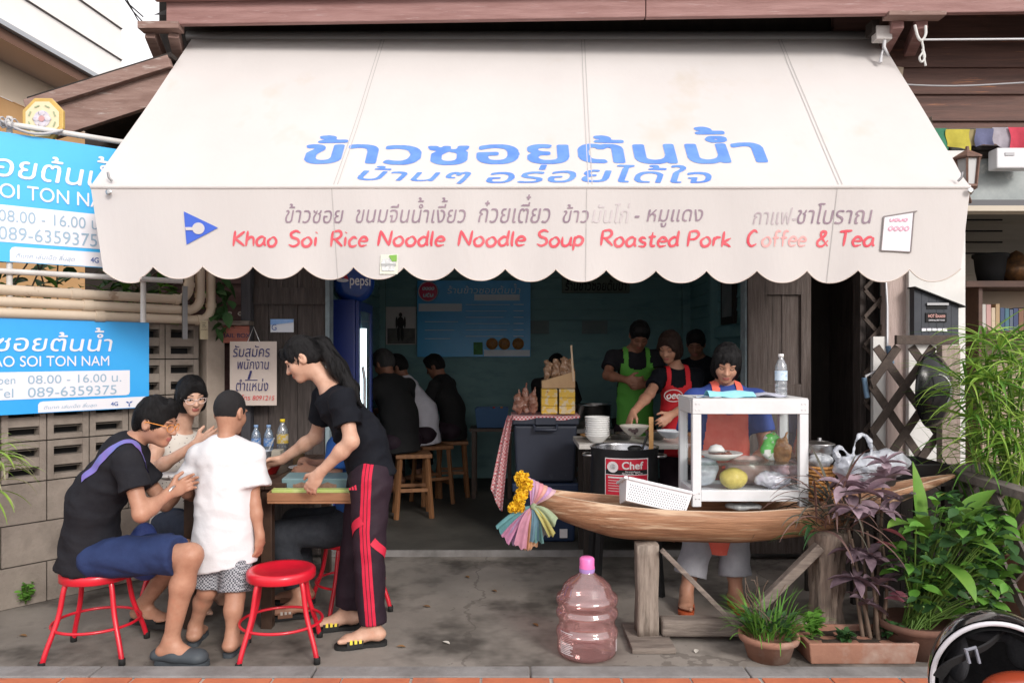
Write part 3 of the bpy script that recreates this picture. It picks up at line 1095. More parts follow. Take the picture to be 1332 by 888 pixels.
lab = b.build('hanging_tag', mat('yellowed_card', (.55, .48, .33), (.45, .38, .25), scale=10))
tag(lab, 'small yellowed card tag hanging below the bends of the cream pipes', 'tag')
b = MB()
for k, (x0, x1, z) in enumerate(((1.182, 1.212, 1.715), (1.185, 1.205, 1.70), (1.182, 1.214, 1.688), (1.176, 1.222, 1.668))):
    q = [W(x0 + (x1 - x0) * t, z + .003 * math.sin(t * 19 + k), .108) for t in np.linspace(0, 1, 12)]
    b.tube(q, .0012, 4, cap=False)
b.build('pencil_mark', mat('pencil_ink', (.06, .06, .07)), lab)
# ---------------------------------------------------------------- awning
M_can = mat('cream_canvas', (.705, .67, .655), (.665, .63, .615), rough=.85, scale=1.3, stretch=(1, 1, .35), bump=.2, bscale=18, c3=(.60, .52, .43), scale3=1.6, lo3=.61, hi3=.90, transl=.2, spec=.2)
M_hem = mat('canvas_hem', (.6, .52, .47), rough=.85, transl=.1)
M_seam = mat('canvas_seam', (.45, .43, .42), rough=.85)
M_blue = mat('faded_blue_paint', (.085, .20, .68), (.13, .27, .72), rough=.7, scale=9)
M_purp = mat('faded_purple_ink', (.235, .17, .22), (.33, .25, .29), rough=.8, scale=14)
M_pale = mat('nearly_gone_ink', (.53, .48, .49), rough=.8)
M_red = mat('faded_red_ink', (.60, .06, .09), (.66, .14, .16), rough=.8, scale=14)
M_redpale = mat('pale_red_ink', (.70, .40, .38), (.68, .3, .3), rough=.8, scale=14)
M_royal = mat('royal_blue_paint', (.05, .12, .55), rough=.6)
M_paper = mat('white_paper', (.72, .71, .70), (.66, .65, .65), rough=.8, scale=5)
aw = thing('awning', 'large cream canvas shop awning with blue Thai lettering and a scalloped valance', 'awning', (0.1, 5.0, 2.45))
def lerp(a, b, t):
    return a + (b - a) * t
SEAMS = (.278, .568, .853)
def sag(u, v):
    s = -.028 * math.sin(math.pi * v) * (.6 + .4 * math.sin(math.pi * u))
    for q in SEAMS:
        s += .010 * math.exp(-((u - q) / .03) ** 2) * math.sin(math.pi * v)
    s += (.008 * math.sin(7 * u + 3 * v) + .004 * math.sin(23 * u - 4 * v) + .003 * math.sin(41 * u + 9 * v)) * math.sin(math.pi * v) - .014 * math.exp(-((v - .93) / .05) ** 2) * abs(math.sin(3.5 * math.pi * u))
    return s
def AW(u, v, off=0.0):
    return Vector((lerp(lerp(-2.32, 2.67, u), lerp(-2.39, 2.60, u), v), lerp(5.58, 4.36, v) - off * .74, lerp(3.79, 2.45, v) + sag(u, v) + off * .67))
b = MB().surf(lambda u, v: AW(u, v), 90, 40)
NS = 17
def wave(u, s):
    return s * (.014 * math.sin(2 * math.pi * (NS * u * .5)) + .016 * math.sin(9.3 * u + 1) + .007 * math.sin(31 * u) + .004 * math.sin(67 * u + 2)) + .012 * s
def vb(u):
    t = (u * NS) % 1.0
    return 1.985 - .070 * max(0.0, 1 - abs(2 * t - 1) ** 2.2) + .012 * math.sin(5 * u + 1) + (-.02 if u < .04 else 0)
def VA(u, s, off=0.0):
    zb = vb(u)
    f = (2.45 - lerp(2.45, zb, s)) / .54
    return Vector((lerp(-2.39 + .065 * f, 2.60 - .065 * f, u), 4.36 + wave(u, f) - off, lerp(2.45, zb, s)))
b.surf(lambda u, s: VA(u, s), NS * 12, 14)
b.build('canopy', M_can, aw, recalc=False)
b = MB()
b.tube([VA(i / 408, 1) for i in range(409)], .0035, 5)
b.build('hem_binding', M_hem, aw)
for q in SEAMS:
    b = MB()
    for d in (-.0022, .0022):
        V1 = [AW(q + d + e, j / 30, .003) for j in range(31) for e in (-.0005, .0005)]
        b.add(V1, [(2 * j, 2 * j + 1, 2 * j + 3, 2 * j + 2) for j in range(30)])
    V1 = [VA(q - .004 + e, j / 12, .003) for j in range(13) for e in (-.0004, .0004)]
    b.add(V1, [(2 * j, 2 * j + 1, 2 * j + 3, 2 * j + 2) for j in range(12)])
    b.build('seam', M_seam, aw, recalc=False)
b = MB().tube([AW(i / 60, 1.0) + Vector((0, .006, -.004)) for i in range(61)], .014, 8)
b.build('front_fold', M_can, aw)
MB().tube([(-2.37, 4.40, 2.43), (2.58, 4.40, 2.43)], .018, 10).build('front_rail', M_steel, aw)
MB().tube([(-2.36, 5.60, 3.80), (2.75, 5.60, 3.80)], .045, 14).build('roller_tube', mat('dull_alu', (.3, .3, .3), rough=.5, metal=.7), aw)
for x in (-2.2, 2.45):
    MB().tube([(x, 5.58, 2.9), (x, 4.42, 2.41)], .016, 8).build('support_arm', mat('dull_alu', (.3, .3, .3)), aw)
for (px, py) in ((142, 250), (1262, 248)):
    c = P(px, py, 4.34)
    MB().lathe([(.0001, 0), (.014, 0), (.018, .003), (.018, .006), (.008, .007), (.0001, .007)], c, 16, M=Matrix.Rotation(R(90), 3, 'X')).build('eyelet', M_steel, aw)
for (px, py, q) in ((146, 236, -1), (1246, 236, 1)):
    c = P(px, py, 4.37)
    MB().tube([c, c + Vector((.015 * q, -.01, .02)), c + Vector((.02 * q, -.01, .05))], .007, 6).build('rail_hook', mat('dull_steel', (.3, .3, .31)), aw)

def aw_v(py):
    return (2290 - (460 - py) * 5.58) / (1340 - (460 - py) * 1.22)
def on_slope(x0px, x1px, ytop, ybase, VF, name, m, off=.0028):
    vb_, vt = aw_v(ybase), aw_v(ytop)
    Yb = lerp(5.58, 4.36, vb_)
    q = fit(VF, GX(x0px, Yb), GX(x1px, Yb), 0, 1)
    def fn(x, y):
        v = lerp(vb_, vt, y)
        u = (x - lerp(-2.32, -2.39, v)) / 4.99
        return AW(u, v, off)
    b = MB()
    put(b, q, fn)
    return b.build(name, m, aw, recalc=False)
on_slope(391, 1000, 162, 211, text2d('ข้าวซอยต้นน้ำ', .027, 0, .012), 'lettering', M_blue)
on_slope(463, 612, 213, 238, text2d('บ้านๆ', .014, .25), 'lettering', M_blue)
on_slope(632, 929, 212, 237, text2d('อร่อยได้ใจ', .014, .2), 'lettering', M_blue)
def VT(px, py, off=.003):
    x, z = GX(px, 4.36), GZ(py, 4.36)
    f = (2.45 - z) / .54
    u = (x + 2.39 - .065 * f) / (4.99 - .13 * f)
    return Vector((x, 4.36 + wave(u, f) - off, z))
def on_val(x0, x1, ytop, ybase, VF, m, name='lettering'):
    b = MB()
    put(b, fit(VF, x0, x1, ybase, ytop), lambda x, y: VT(x, y))
    return b.build(name, m, aw, recalc=False)
T = lambda s_: text2d(s_, .004, .22)
on_val(371, 447, 265, 290, T('ข้าวซอย'), M_purp)
on_val(463, 606, 257, 290, T('ขนมจีนน้ำเงี้ยว'), M_purp)
on_val(622, 716, 253, 290, T('ก๋วยเตี๋ยว'), M_purp)
on_val(732, 766, 266, 290, T('ข้าว'), M_purp)
on_val(770, 820, 264, 290, T('มันไก่'), M_pale)
on_val(826, 915, 272, 295, T('- หมูแดง'), M_purp)
on_val(980, 1036, 270, 292, T('กาแฟ-'), mat('half_gone_ink', (.4, .33, .36), (.5, .45, .46), rough=.8, scale=12))
on_val(1037, 1135, 264, 291, T('ชาโบราณ'), M_purp)
for (s_, x0, x1) in (('Khao', 301, 361), ('Soi', 374, 413), ('Rice', 428, 479), ('Noodle', 490, 579), ('Noodle', 594, 684), ('Soup', 697, 760), ('Roasted', 780, 884), ('Pork', 893, 953), ('& Tea', 1062, 1138), ('C', 972, 986)):
    b = hand(MB(), s_, x0, x1, 320, -20, lambda x, y: VT(x, y), 3.3, jit=.03)
    b.build('lettering', M_red, aw, recalc=False)
b = MB()
hand(b, 'offee', 990, 1050, 320, -20, lambda x, y: VT(x, y), 2.8, jit=.03)
b.build('lettering', M_redpale, aw, recalc=False)
# pennant mark: blue triangle with a white key-shaped cut
b = MB()
b.add([VT(*p, .005) for p in ((239, 275), (283, 296), (242, 318))], [(0, 1, 2)], 0)
cx, cy = 258, 297
b.add([VT(cx + 8 * math.cos(2 * math.pi * i / 24), cy + 7.5 * math.sin(2 * math.pi * i / 24), .009) for i in range(24)], [tuple(range(24))], 1)
b.add([VT(*p, .009) for p in ((241, 295.5), (252, 295.5), (252, 299.5), (241.5, 299.5))], [(0, 1, 2, 3)], 1)
b.build('pennant_emblem', [M_royal, M_can], aw, recalc=False)
# sewn-on patch and jar sticker
b = MB()
b.add([VT(*p, .007) for p in ((1150, 281), (1189, 276), (1184, 327), (1146, 326))], [(0, 1, 2, 3)], 0)
for (p, q) in (((1149, 282), (1192, 275)), ((1149, 282), (1145, 326)), ((1188, 277), (1184, 328)), ((1145, 326), (1184, 328))):
    b.tube([VT(*p, .008), VT(*q, .008)], .004, 5, 1)
hand(b, 'oooo', 1154, 1182, 300, -9, lambda x, y: VT(x, y, .011), 1.2, 2)
hand(b, 'uouo', 1156, 1180, 288, -6, lambda x, y: VT(x, y, .011), 1.2, 2)
b.build('sewn_patch', [mat('patch_cloth', (.74, .72, .76), rough=.8), mat('patch_stitching', (.25, .22, .22)), mat('patch_pink', (.75, .3, .42))], aw, recalc=False)
on_val(1148, 1184, 312, 324, text2d('อร่อยทั่วไทย'), mat('patch_ink', (.2, .2, .25)))
b = MB()
b.add([VT(*p, .008) for p in ((496, 332), (519, 331), (518, 357), (495, 357))], [(0, 1, 2, 3)], 0)
b.add([VT(*p, .011) for p in ((499, 337), (513, 337), (515, 342), (514, 353), (498, 353), (497, 342))], [tuple(range(6))], 1)
b.add([VT(*p, .013) for p in ((497, 343.5), (516, 343.5), (516, 346), (497, 346))], [(0, 1, 2, 3)], 3)
b.add([VT(*p, .014) for p in ((507, 333), (517, 332), (517, 340), (511, 341))], [(0, 1, 2, 3)], 2)
b.build('jar_sticker', [mat('sticker_base', (.62, .64, .55), rough=.4), mat('sticker_jar', (.72, .72, .72), (.4, .42, .42), rough=.4, scale=60), mat('sticker_green', (.18, .38, .06)), mat('sticker_band', (.35, .36, .36))], aw, recalc=False)

# ---------------------------------------------------------------- blue signs
M_cyan = mat('cyan_sign_vinyl', (.035, .40, .80), (.05, .46, .84), rough=.35, scale=1.2, spec=.5)
M_cyan2 = mat('blue_sign_vinyl', (.03, .33, .78), (.04, .38, .82), rough=.35, scale=1.2, spec=.5)
M_sw = mat('sign_white', (.74, .74, .79), rough=.4)
M_sgrey = mat('sign_grey_type', (.3, .43, .55), rough=.4)
M_navy = mat('sign_navy', (.06, .12, .35), rough=.4)
def rrect(x0, x1, z0, z1, rad, corners=(1, 1, 1, 1)):
    out = []
    for (cx, cz, a0, on) in ((x1 - rad, z1 - rad, 0, corners[0]), (x0 + rad, z1 - rad, 90, corners[1]), (x0 + rad, z0 + rad, 180, corners[2]), (x1 - rad, z0 + rad, 270, corners[3])):
        if on:
            out += [(cx + rad * math.cos(R(a0 + k * 15)), cz + rad * math.sin(R(a0 + k * 15))) for k in range(7)]
        else:
            out.append((cx + (rad if a0 in (0, 270) else -rad), cz + (rad if a0 in (0, 90) else -rad)))
    return out
def blue_sign(label, org, d, width, H, base, sc, sx):
    """org: upper right corner; d: unit direction to the left end; sc scales the layout"""
    n = Vector((-d.y, d.x, 0))
    if n.y > 0:
        n = -n
    def S(x, z, off=.0):
        off *= .55      # x metres left of the right edge (negative direction), z metres below the top
        return org + d * x - Vector((0, 0, z)) + n * off
    root = thing('shop_sign', label, 'sign', org + d * width * .5 - Vector((0, 0, H)), 0, 'blue shop signs on the left')
    b = MB()
    V = [S(x, z, o) for o in (-.02, 0) for z in (0, H) for x in (0, width)]
    b.add(V, [(0, 1, 3, 2), (4, 5, 7, 6), (0, 1, 5, 4), (2, 3, 7, 6), (0, 2, 6, 4), (1, 3, 7, 5)])
    b.build('sign_board', base, root)
    b = MB()
    b.add([S(x, z, .004) for x, z in ((.125, .315 * sc), (width - .02, .315 * sc), (width - .02, .475 * sc), (.15, .475 * sc), (.132, .47 * sc), (.125, .455 * sc))], [tuple(range(6))])
    b.add([S(x, z, .004) for x, z in ((.004, .487 * sc), (.004, H - .004), (.66, H - .004), (.66, .51 * sc), (.65, .497 * sc), (.635, .493 * sc), (.02, .489 * sc))], [tuple(range(7))])
    b.build('white_panel', M_sw, root, recalc=False)
    def line(s_, xr, xl, zt, zb, m, bold=.0, shear=0.0):
        q = MB()
        V, F = fit(text2d(s_, bold, shear), 0, 1, 0, 1)
        put(q, (V, F), lambda x, y: S(lerp(xl, xr, x), lerp(zb, zt, y), .009))
        q.build('lettering', m, root, recalc=False)
    line('ข้าวซอยต้นน้ำ', .235 - sx, 1.12, .045 * sc, .195 * sc, M_sw, .012, .15)
    line('KHAO SOI TON NAM', .255 - sx, 1.0 + sx * .5, .222 * sc, .285 * sc, M_sw, .012)
    line('Open', .78, .92, .338 * sc, .398 * sc, M_sgrey)
    line('08.00 - 16.00 น.', .18, .715, .336 * sc, .386 * sc, M_sgrey)
    line('Tel', .79, .89, .41 * sc, .462 * sc, M_sgrey)
    line('089-6359375', .21, .715, .408 * sc, .465 * sc, M_sgrey)
    line('ดีแทค เล่นเน็ต ลื่นสุด', .33, .63, .512 * sc, .545 * sc, M_sgrey, 0, .25)
    line('4G', .20, .245, .515 * sc, .540 * sc, M_navy, .02)
    b = MB()
    for k in range(3):
        a = R(90 + 120 * k)
        cx, cz = .13, .528 * sc
        b.add([S(cx, cz, .009), S(cx + .012 * math.cos(a - .5), cz + .012 * math.sin(a - .5), .009), S(cx + .026 * math.cos(a), cz + .026 * math.sin(a), .009), S(cx + .012 * math.cos(a + .5), cz + .012 * math.sin(a + .5), .009)], [(0, 1, 2, 3)])
    b.build('propeller_emblem', M_navy, root, recalc=False)
    return root
o1 = W(.83, 1.709, .075)
blue_sign('lower blue and white sign fixed to the block wall under the pipes', o1, -WD, 1.62, .562, M_cyan2, 1.0, 0)
d2 = Vector((-.777, -.63, 0)).normalized()
o2 = Vector((-2.94, 4.41, 2.775)) + Vector((.777, .63, 0)).normalized() * .71
blue_sign('larger cyan sign up high, its right end tucked behind the awning', o2, d2, 2.0, .745, M_cyan, 1.33, .15)
# white pipe frame carrying the upper sign
M_wpipe = mat('white_pipe', (.6, .59, .57), (.5, .48, .46), rough=.5, scale=8)
fr = thing('sign_frame', 'white pipe rack that carries the upper cyan sign', 'sign frame', (-3, 4.5, 1.9))
for (dz, nm) in ((.05, 'rail'), (-.80, 'rail')):
    p0 = o2 + Vector((.03, .03, dz))
    MB().tube([p0 + d2 * 2.1, p0 - d2 * .25], .017, 10).build(nm, M_wpipe, fr)
for k in (.0, .72, 1.9):
    p0 = o2 + d2 * k + Vector((.03, .06, 0))
    MB().tube([p0 + Vector((0, 0, .1)), (p0.x, p0.y, 0 if k > 1 else 1.7)], .017, 10).build('upright', M_wpipe, fr)
b = MB()
for t in (.66, .69, .72):
    c = o2 + d2 * t + Vector((.03, .0, .05))
    b.tube([c + Vector((0, .03 * math.cos(a), .03 * math.sin(a))) for a in np.linspace(0, 6.28, 9)], .005, 5)
b.tube([o2 + d2 * .72 + Vector((.02, -.02, .06 - .05 * math.sin(t * 3.1))) - d2 * t * .32 for t in np.linspace(0, 1, 10)], .008, 6)
b.build('wire_tie', mat('grey_wire', (.4, .4, .42), rough=.5), fr)
# octagonal charm plaque
c0 = P(57, 156, 4.62)
pl = thing('octagon_plaque', 'small yellow octagonal charm plaque standing above the upper sign', 'plaque', c0)
def octo(r, y0, y1, m, b):
    pp = [(r * math.cos(R(22.5 + 45 * k)), r * 1.04 * math.sin(R(22.5 + 45 * k))) for k in range(8)]
    b.prism(pp, lambda x, z: c0 + Vector((x, y0, z)), lambda x, z: c0 + Vector((x, y1, z)), m)
b = MB()
octo(.132, .012, -.012, 0, b)
b.build('frame', mat('gold_yellow', (.62, .42, .12), (.5, .33, .1), rough=.4, scale=20), pl, bevel=.004)
b = MB()
octo(.108, -.013, -.016, 0, b)
b.build('face', mat('pale_yellow', (.68, .62, .42), rough=.5), pl)
b = MB()
for k in range(8):
    a = R(45 * k + 22)
    b.obox(c0 + Vector((.08 * math.cos(a), -.019, .08 * math.sin(a))), (.03, .003, .008), Matrix.Rotation(-a + R(90), 3, 'Y'), 0)
b.lathe([(.0001, 0), (.05, 0), (.05, .003), (.0001, .003)], c0 + Vector((0, -.017, 0)), 20, 1, Matrix.Rotation(R(90), 3, 'X'), False)
for k in range(4):
    b.ball(c0 + Vector((.034 * math.cos(R(90 * k)), -.021, .034 * math.sin(R(90 * k)))), (.022, .002, .016), 8, 1)
b.lathe([(.0001, 0), (.018, 0), (.018, .003), (.0001, .003)], c0 + Vector((0, -.021, 0)), 14, 2, Matrix.Rotation(R(90), 3, 'X'), False)
b.build('charm_marks', [mat('plaque_green', (.35, .4, .25)), mat('plaque_lilac', (.5, .48, .6), (.65, .6, .6), scale=40), mat('plaque_red', (.55, .3, .3))], pl)

# ---------------------------------------------------------------- things on the timber front, left
mbx = thing('mail_box', 'small red wooden mail box fixed on the plum planks', 'mail box', P(303, 443, 5.6))
x0, x1, z0, z1 = GX(280, 5.58), GX(327, 5.58), GZ(446, 5.58), GZ(424, 5.58)
MB().box(x0, x1, 5.53, 5.63, z0, z1).build('box', mat('faded_red_wood', (.36, .12, .085), (.26, .09, .07), rough=.7, scale=6, stretch=(1, 5, 6), bump=.3), mbx, bevel=.004)
MB().box(x0 - .03, x1 + .01, 5.50, 5.64, z1 + .004, z1 + .035).build('lid', M_greyh, mbx, bevel=.004)
b = MB()
put(b, fit(text2d('MAIL BOX', .012), x0 + .06, x1 + .01, z0 + .038, z0 + .068), lambda x, y: Vector((x, 5.526, y)))
b.build('lettering', mat('mail_ink', (.03, .03, .08)), mbx, recalc=False)
b = MB()
for k, (px, py) in enumerate(((292, 408), (313, 408))):
    c = P(px, py, 5.60)
    for j in range(3):
        b.tube([c + Vector((.02 * j + .014 * math.cos(a), -.01, .012 * math.sin(a))) for a in np.linspace(0, 5, 7)], .006, 5)
tag(b.build('iron_lettering', mat('pale_scroll_paint', (.55, .5, .46))), 'pale scrolled ornament nailed above the mail box', 'ornament')
hs_ = thing('hiring_notice', 'paper job notice handwritten in dark blue, hung by string on the door post', 'notice', P(330, 527, 5.5))
b = MB()
NX0, NX1, NZ0, NZ1 = GX(299, 5.46), GX(360, 5.46), GZ(527, 5.46), GZ(444, 5.46)
b.surf(lambda u, v: Vector((lerp(NX0, NX1, u), 5.46 - .012 * math.sin(math.pi * u), lerp(NZ0, NZ1, v))), 10, 6)
b.build('sheet', mat('buff_card', (.58, .50, .45), (.52, .44, .39), rough=.8, scale=4), hs_, recalc=False)
def notice(s_, x0, x1, yt, yb, m, bold=0.0, shear=.15):
    q = MB()
    V, F = fit(text2d(s_, bold, shear), GX(x0, 5.46), GX(x1, 5.46), GZ(yb, 5.46), GZ(yt, 5.46))
    put(q, (V, F), lambda x, y: Vector((x, 5.443 , y)))
    q.build('lettering', m, hs_, recalc=False)
M_ink = mat('blue_black_ink', (.03, .03, .13))
notice('รับสมัคร', 304, 352, 449, 464, M_ink)
notice('พนักงาน', 310, 351, 466, 480, M_ink)
notice('1', 323, 329, 482, 493, M_ink)
notice('ตำแหน่ง', 308, 350, 492, 508, M_ink)
notice('โทร 8091215', 316, 358, 513, 520, mat('red_ink', (.6, .06, .06)))
q = MB().box(GX(320, 5.46), GX(336, 5.46), 5.442, 5.444, GZ(494.6, 5.46), GZ(493.6, 5.46))
q.build('underline', M_ink, hs_)
MB().tube([P(322, 445, 5.445), P(330, 425, 5.53), P(338, 445, 5.445)], .003, 5).build('string', mat('white_string', (.6, .6, .6)), hs_)
g0 = thing('door_sticker', 'small white and sky blue sticker with a letter G on the dark door', 'sticker', P(367, 424, 5.58))
X0, X1, Z0, Z1 = GX(352, 5.58), GX(382, 5.58), GZ(432, 5.58), GZ(415, 5.58)
MB().box(X0, X1, 5.578, 5.583, Z0, Z1).build('sheet', mat('sticker_white', (.65, .68, .74), rough=.4), g0)
MB().add([(X0, 5.574, lerp(Z0, Z1, .55)), (X1, 5.574, lerp(Z0, Z1, .75)), (X1, 5.574, Z1), (X0, 5.574, Z1)], [(0, 1, 2, 3)]).build('sky_band', mat('sticker_sky', (.14, .32, .66), (.3, .45, .72), rough=.4, scale=14), g0, recalc=False)
b = MB()
put(b, fit(text2d('G', .005), X0 + .01, X0 + .045, Z0 + .014, Z0 + .058), lambda x, y: Vector((x, 5.572, y)))
b.build('lettering', M_navy, g0, recalc=False)

# ---------------------------------------------------------------- neighbour cafe on the right
cafe = thing('cafe_front', 'cafe front on the right with white pillar and dim cream plank room', 'building', (3.4, 5.4, 0))
MB().box(GX(1182, 5.3), GX(1256, 5.3), 5.3, 5.5, 0, 2.9).build('pillar', M_wpaint, cafe, bevel=.004)
MB().box(GX(1154, 5.34), GX(1180, 5.34), 5.34, 5.44, 0, 2.9).build('post', mat('pinkish_bare_wood', (.5, .4, .37), (.4, .31, .28), rough=.8, scale=6, stretch=(8, 8, .7), bump=.4, c3=(.2, .15, .13), scale3=5, lo3=.6), cafe, bevel=.003)
MB().box(GX(1136, 5.36), GX(1153, 5.36), 5.36, 5.40, 0, 1.62).build('side_board', M_wpaint, cafe)
b = MB()
clap(b, 'x', 7.2, 2.6, 7, 0, 3.2, .16, -1)
clap(b, 'y', 3.0, 5.5, 7.2, 0, 3.2, .16, 1)
b.build('inner_wall', M_cream, cafe, recalc=False)
MB().box(2.7, 7, 5.5, 7.3, 2.9, 2.95).build('ceiling', M_dark, cafe)
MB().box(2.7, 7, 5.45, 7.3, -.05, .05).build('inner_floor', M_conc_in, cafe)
MB().box(GX(1256, 5.4) + .002, 7, 5.44, 5.56, GZ(270, 5.5), GZ(262, 5.5)).build('header_beam', mat('slate_beam', (.1, .1, .11), rough=.6), cafe)
MB().box(GX(1256, 5.4) + .002, 7, 5.42, 5.56, GZ(277, 5.5), GZ(270.2, 5.5)).build('lower_header', mat('cream_beam', (.5, .44, .36), rough=.6), cafe)
MB().box(GX(1240, 5.5), 7, 5.52, 5.54, GZ(262, 5.5) + .002, 2.995).build('frosted_panel', mat('frosted_glass', (.33, .36, .36), (.22, .25, .25), rough=.5, scale=5, c3=(.55, .55, .52), scale3=6, lo3=.6), cafe)
MB().box(GX(1266, 5.45), 7, 5.46, 5.515, GZ(194, 5.45), GZ(189, 5.45)).build('dark_rail', M_dark, cafe)
b = MB()
for k in range(5):
    b.tube([(3.62 + k * .09, 6.9, 2.35), (3.62 + k * .09, 6.9, 2.75)], .008, 5)
for z in (2.4, 2.5, 2.6, 2.7):
    b.tube([(3.58, 6.9, z), (4.4, 6.9, z)], .008, 5)
tag(b.build('wire_rack', M_blackm), 'black wire rack on the cream plank wall inside the cafe', 'rack')
# box with pitched lid on the pillar
pb = thing('letter_box', 'dark slatted letter box with sloping top on the white pillar', 'letter box', P(1218, 440, 5.25))
zt0, zt1, zb_ = GZ(375, 5.24), GZ(397, 5.24), GZ(446, 5.24)
xa, xb = GX(1189, 5.24), GX(1247, 5.24)
M_slate = mat('slate_paint', (.03, .036, .047), (.045, .05, .062), rough=.6, scale=8, bump=.1)
b = MB()
k = 6
for i in range(k):
    a, c = lerp(xa, xb, i / k) + .001, lerp(xa, xb, (i + 1) / k) - .001
    za, zc = lerp(zt0, zt1, i / k), lerp(zt0, zt1, (i + 1) / k)
    b.prism([(a, zb_), (c, zb_), (c, zc), (a, za)], lambda x, z: (x, 5.24, z), lambda x, z: (x, 5.298, z))
b.build('box', M_slate, pb)
b = MB().bar((xa - .01, 5.262, zt0 + .008), (xb + .035, 5.262, zt1 - .012), .1, .008)
b.build('lid', M_blackm, pb)
MB().box(lerp(xa, xb, .27), lerp(xa, xb, .75), 5.225, 5.239, GZ(397, 5.24), GZ(394, 5.24)).build('slot_hood', mat('dull_steel', (.3, .3, .31)), pb)
MB().box(lerp(xa, xb, .28), lerp(xa, xb, .74), 5.236, 5.239, GZ(402, 5.24), GZ(397.4, 5.24)).build('slot', M_blackm, pb)
MB().box(lerp(xa, xb, .25), lerp(xa, xb, .72), 5.233, 5.239, GZ(419, 5.24), GZ(407, 5.24)).build('nameplate', M_blackm, pb)
b = MB()
put(b, fit(text2d('HOT ร้อนแรง', .02), lerp(xa, xb, .30), lerp(xa, xb, .68), GZ(413, 5.24), GZ(408, 5.24)), lambda x, y: Vector((x, 5.230, y)), 0)
put(b, fit(text2d('ORIGINAL BEST FOOD', .02), lerp(xa, xb, .31), lerp(xa, xb, .67), GZ(417.3, 5.24), GZ(415.5, 5.24)), lambda x, y: Vector((x, 5.230, y)), 1)
b.build('lettering', [mat('pinkish_type', (.75, .4, .36)), M_sw], pb, recalc=False)
for i in range(5):
    x = lerp(xa, xb, .16 + i * .117)
    MB().box(x, x + .031, 5.232, 5.239, GZ(431, 5.24), GZ(427, 5.24)).build('number_tile', M_sw, pb, bevel=.002)
# shelf and books
sh = thing('bookshelf', 'brown wooden bookshelf in the dim cafe at the right edge', 'bookshelf', (4.0, 6.2, 0))
M_shelf = mat('brown_shelf_wood', (.12, .06, .04), (.08, .04, .03), rough=.5, scale=4, stretch=(1, 5, 5))
sx0 = GX(1278, 6.2)
ztop, zsh = GZ(374, 6.2), GZ(430, 6.2)
MB().box(sx0 - .03, sx0, 6.2, 6.55, .06, ztop).build('side_panel', M_shelf, sh)
MB().box(sx0 - .16, 6, 6.15, 6.6, ztop + .002, ztop + .05).build('top', M_shelf, sh)
MB().box(sx0 + .002, 6, 6.2, 6.55, zsh - .03, zsh).build('shelf', M_shelf, sh)
MB().box(sx0 + .002, 6, 6.552, 6.57, .06, ztop).build('back_panel', mat('shelf_back', (.35, .27, .2), rough=.6), sh)
x = sx0 + .03
bc = [('grey white', (.5, .48, .45)), ('pink', (.5, .3, .28)), ('cream', (.55, .45, .33)), ('tan', (.4, .28, .16)), ('dark blue', (.05, .08, .16)), ('teal', (.06, .15, .2)), ('slate', (.1, .13, .18)), ('navy', (.04, .06, .14)), ('brown', (.2, .1, .06)), ('pale grey', (.4, .4, .4))]
for nm, c in bc:
    wd, hh = random.uniform(.028, .042), random.uniform(.17, .22)
    bk = MB().box(x, x + wd, 6.25, 6.40, zsh + .001, zsh + hh).build('book', mat(nm.replace(' ', '_') + '_cover', c, rough=.6), bevel=.003)
    tag(bk, 'upright book with a %s spine on the cafe bookshelf' % nm, 'book', 'books on the cafe shelf')
    x += wd + .003
def turned(name, prof, c, m, label, cat, group=None, n=28, **k):
    o = MB().lathe(prof, c, n).build(name, m)
    return tag(o, label, cat, group, None)
pc = P(1293, 372, 6.3)
turned('clay_pot', [(.0001, .0), (.09, 0), (.11, .1), (.12, .2), (.135, .21), (.135, .235), (.11, .235), (.1, .2), (.0001, .18)], (pc.x, 6.35, ztop + .052), M_blackm, 'tall dark pot with flared rim on the bookshelf top', 'pot')
pc = P(1327, 372, 6.3)
turned('round_jar', [(.0001, 0), (.07, 0), (.13, .08), (.13, .13), (.07, .2), (.05, .24), (.0001, .27)], (pc.x, 6.35, ztop + .052), mat('bronze_jar', (.1, .06, .04), (.3, .15, .06), rough=.4, metal=.5, scale=20), 'round dark jar with a pointed lid at the photo\'s right edge', 'jar')

# prayer flags, lantern, white box, cords
fl = [('green', (.05, .22, .13), 1193, 1233, 196), ('yellow', (.55, .48, .07), 1231, 1262, 193), ('olive khaki', (.34, .28, .14), 1237, 1269, 190), ('slate blue', (.15, .16, .28), 1268, 1291, 191), ('pale lilac grey', (.4, .37, .42), 1290, 1314, 191), ('red', (.6, .06, .10), 1312, 1340, 193)]
for i, (nm, c, xa_, xb_, yb) in enumerate(fl):
    b = MB()
    Yf = 5.40 - .012 * (i % 2)
    x0, x1 = GX(xa_, Yf), GX(xb_, Yf)
    za, zc = GZ(167 + 1.5 * math.sin(i), Yf), GZ(yb, Yf)
    b.surf(lambda u, v: Vector((lerp(x0, x1, u) + .008 * math.sin(5 * v + i), Yf + .014 * math.sin(7 * u + i) * (1 - v) - .012 * (1 - v), lerp(zc + .015 * math.sin(3 * u + 2 * i), za, v))), 8, 8)
    o = b.build('prayer_flag', mat(nm.replace(' ', '_') + '_cloth', c, tuple(q * .7 for q in c), rough=.85, scale=8, transl=.15), recalc=False)
    tag(o, '%s cloth prayer flag on the string below the brown planks' % nm, 'flag', 'prayer flags on a string')
b = MB().tube([P(1160, 165, 5.41), P(1240, 168, 5.41), P(1345, 166, 5.41)], .005, 5)
tag(b.build('flag_string', mat('dark_string', (.12, .1, .08))), 'thin string that carries the coloured prayer flags', 'string')
lc = P(1258, 222, 5.15)
ln = thing('wall_lantern', 'weathered brown lantern with glass sides above the awning corner', 'lantern', lc)
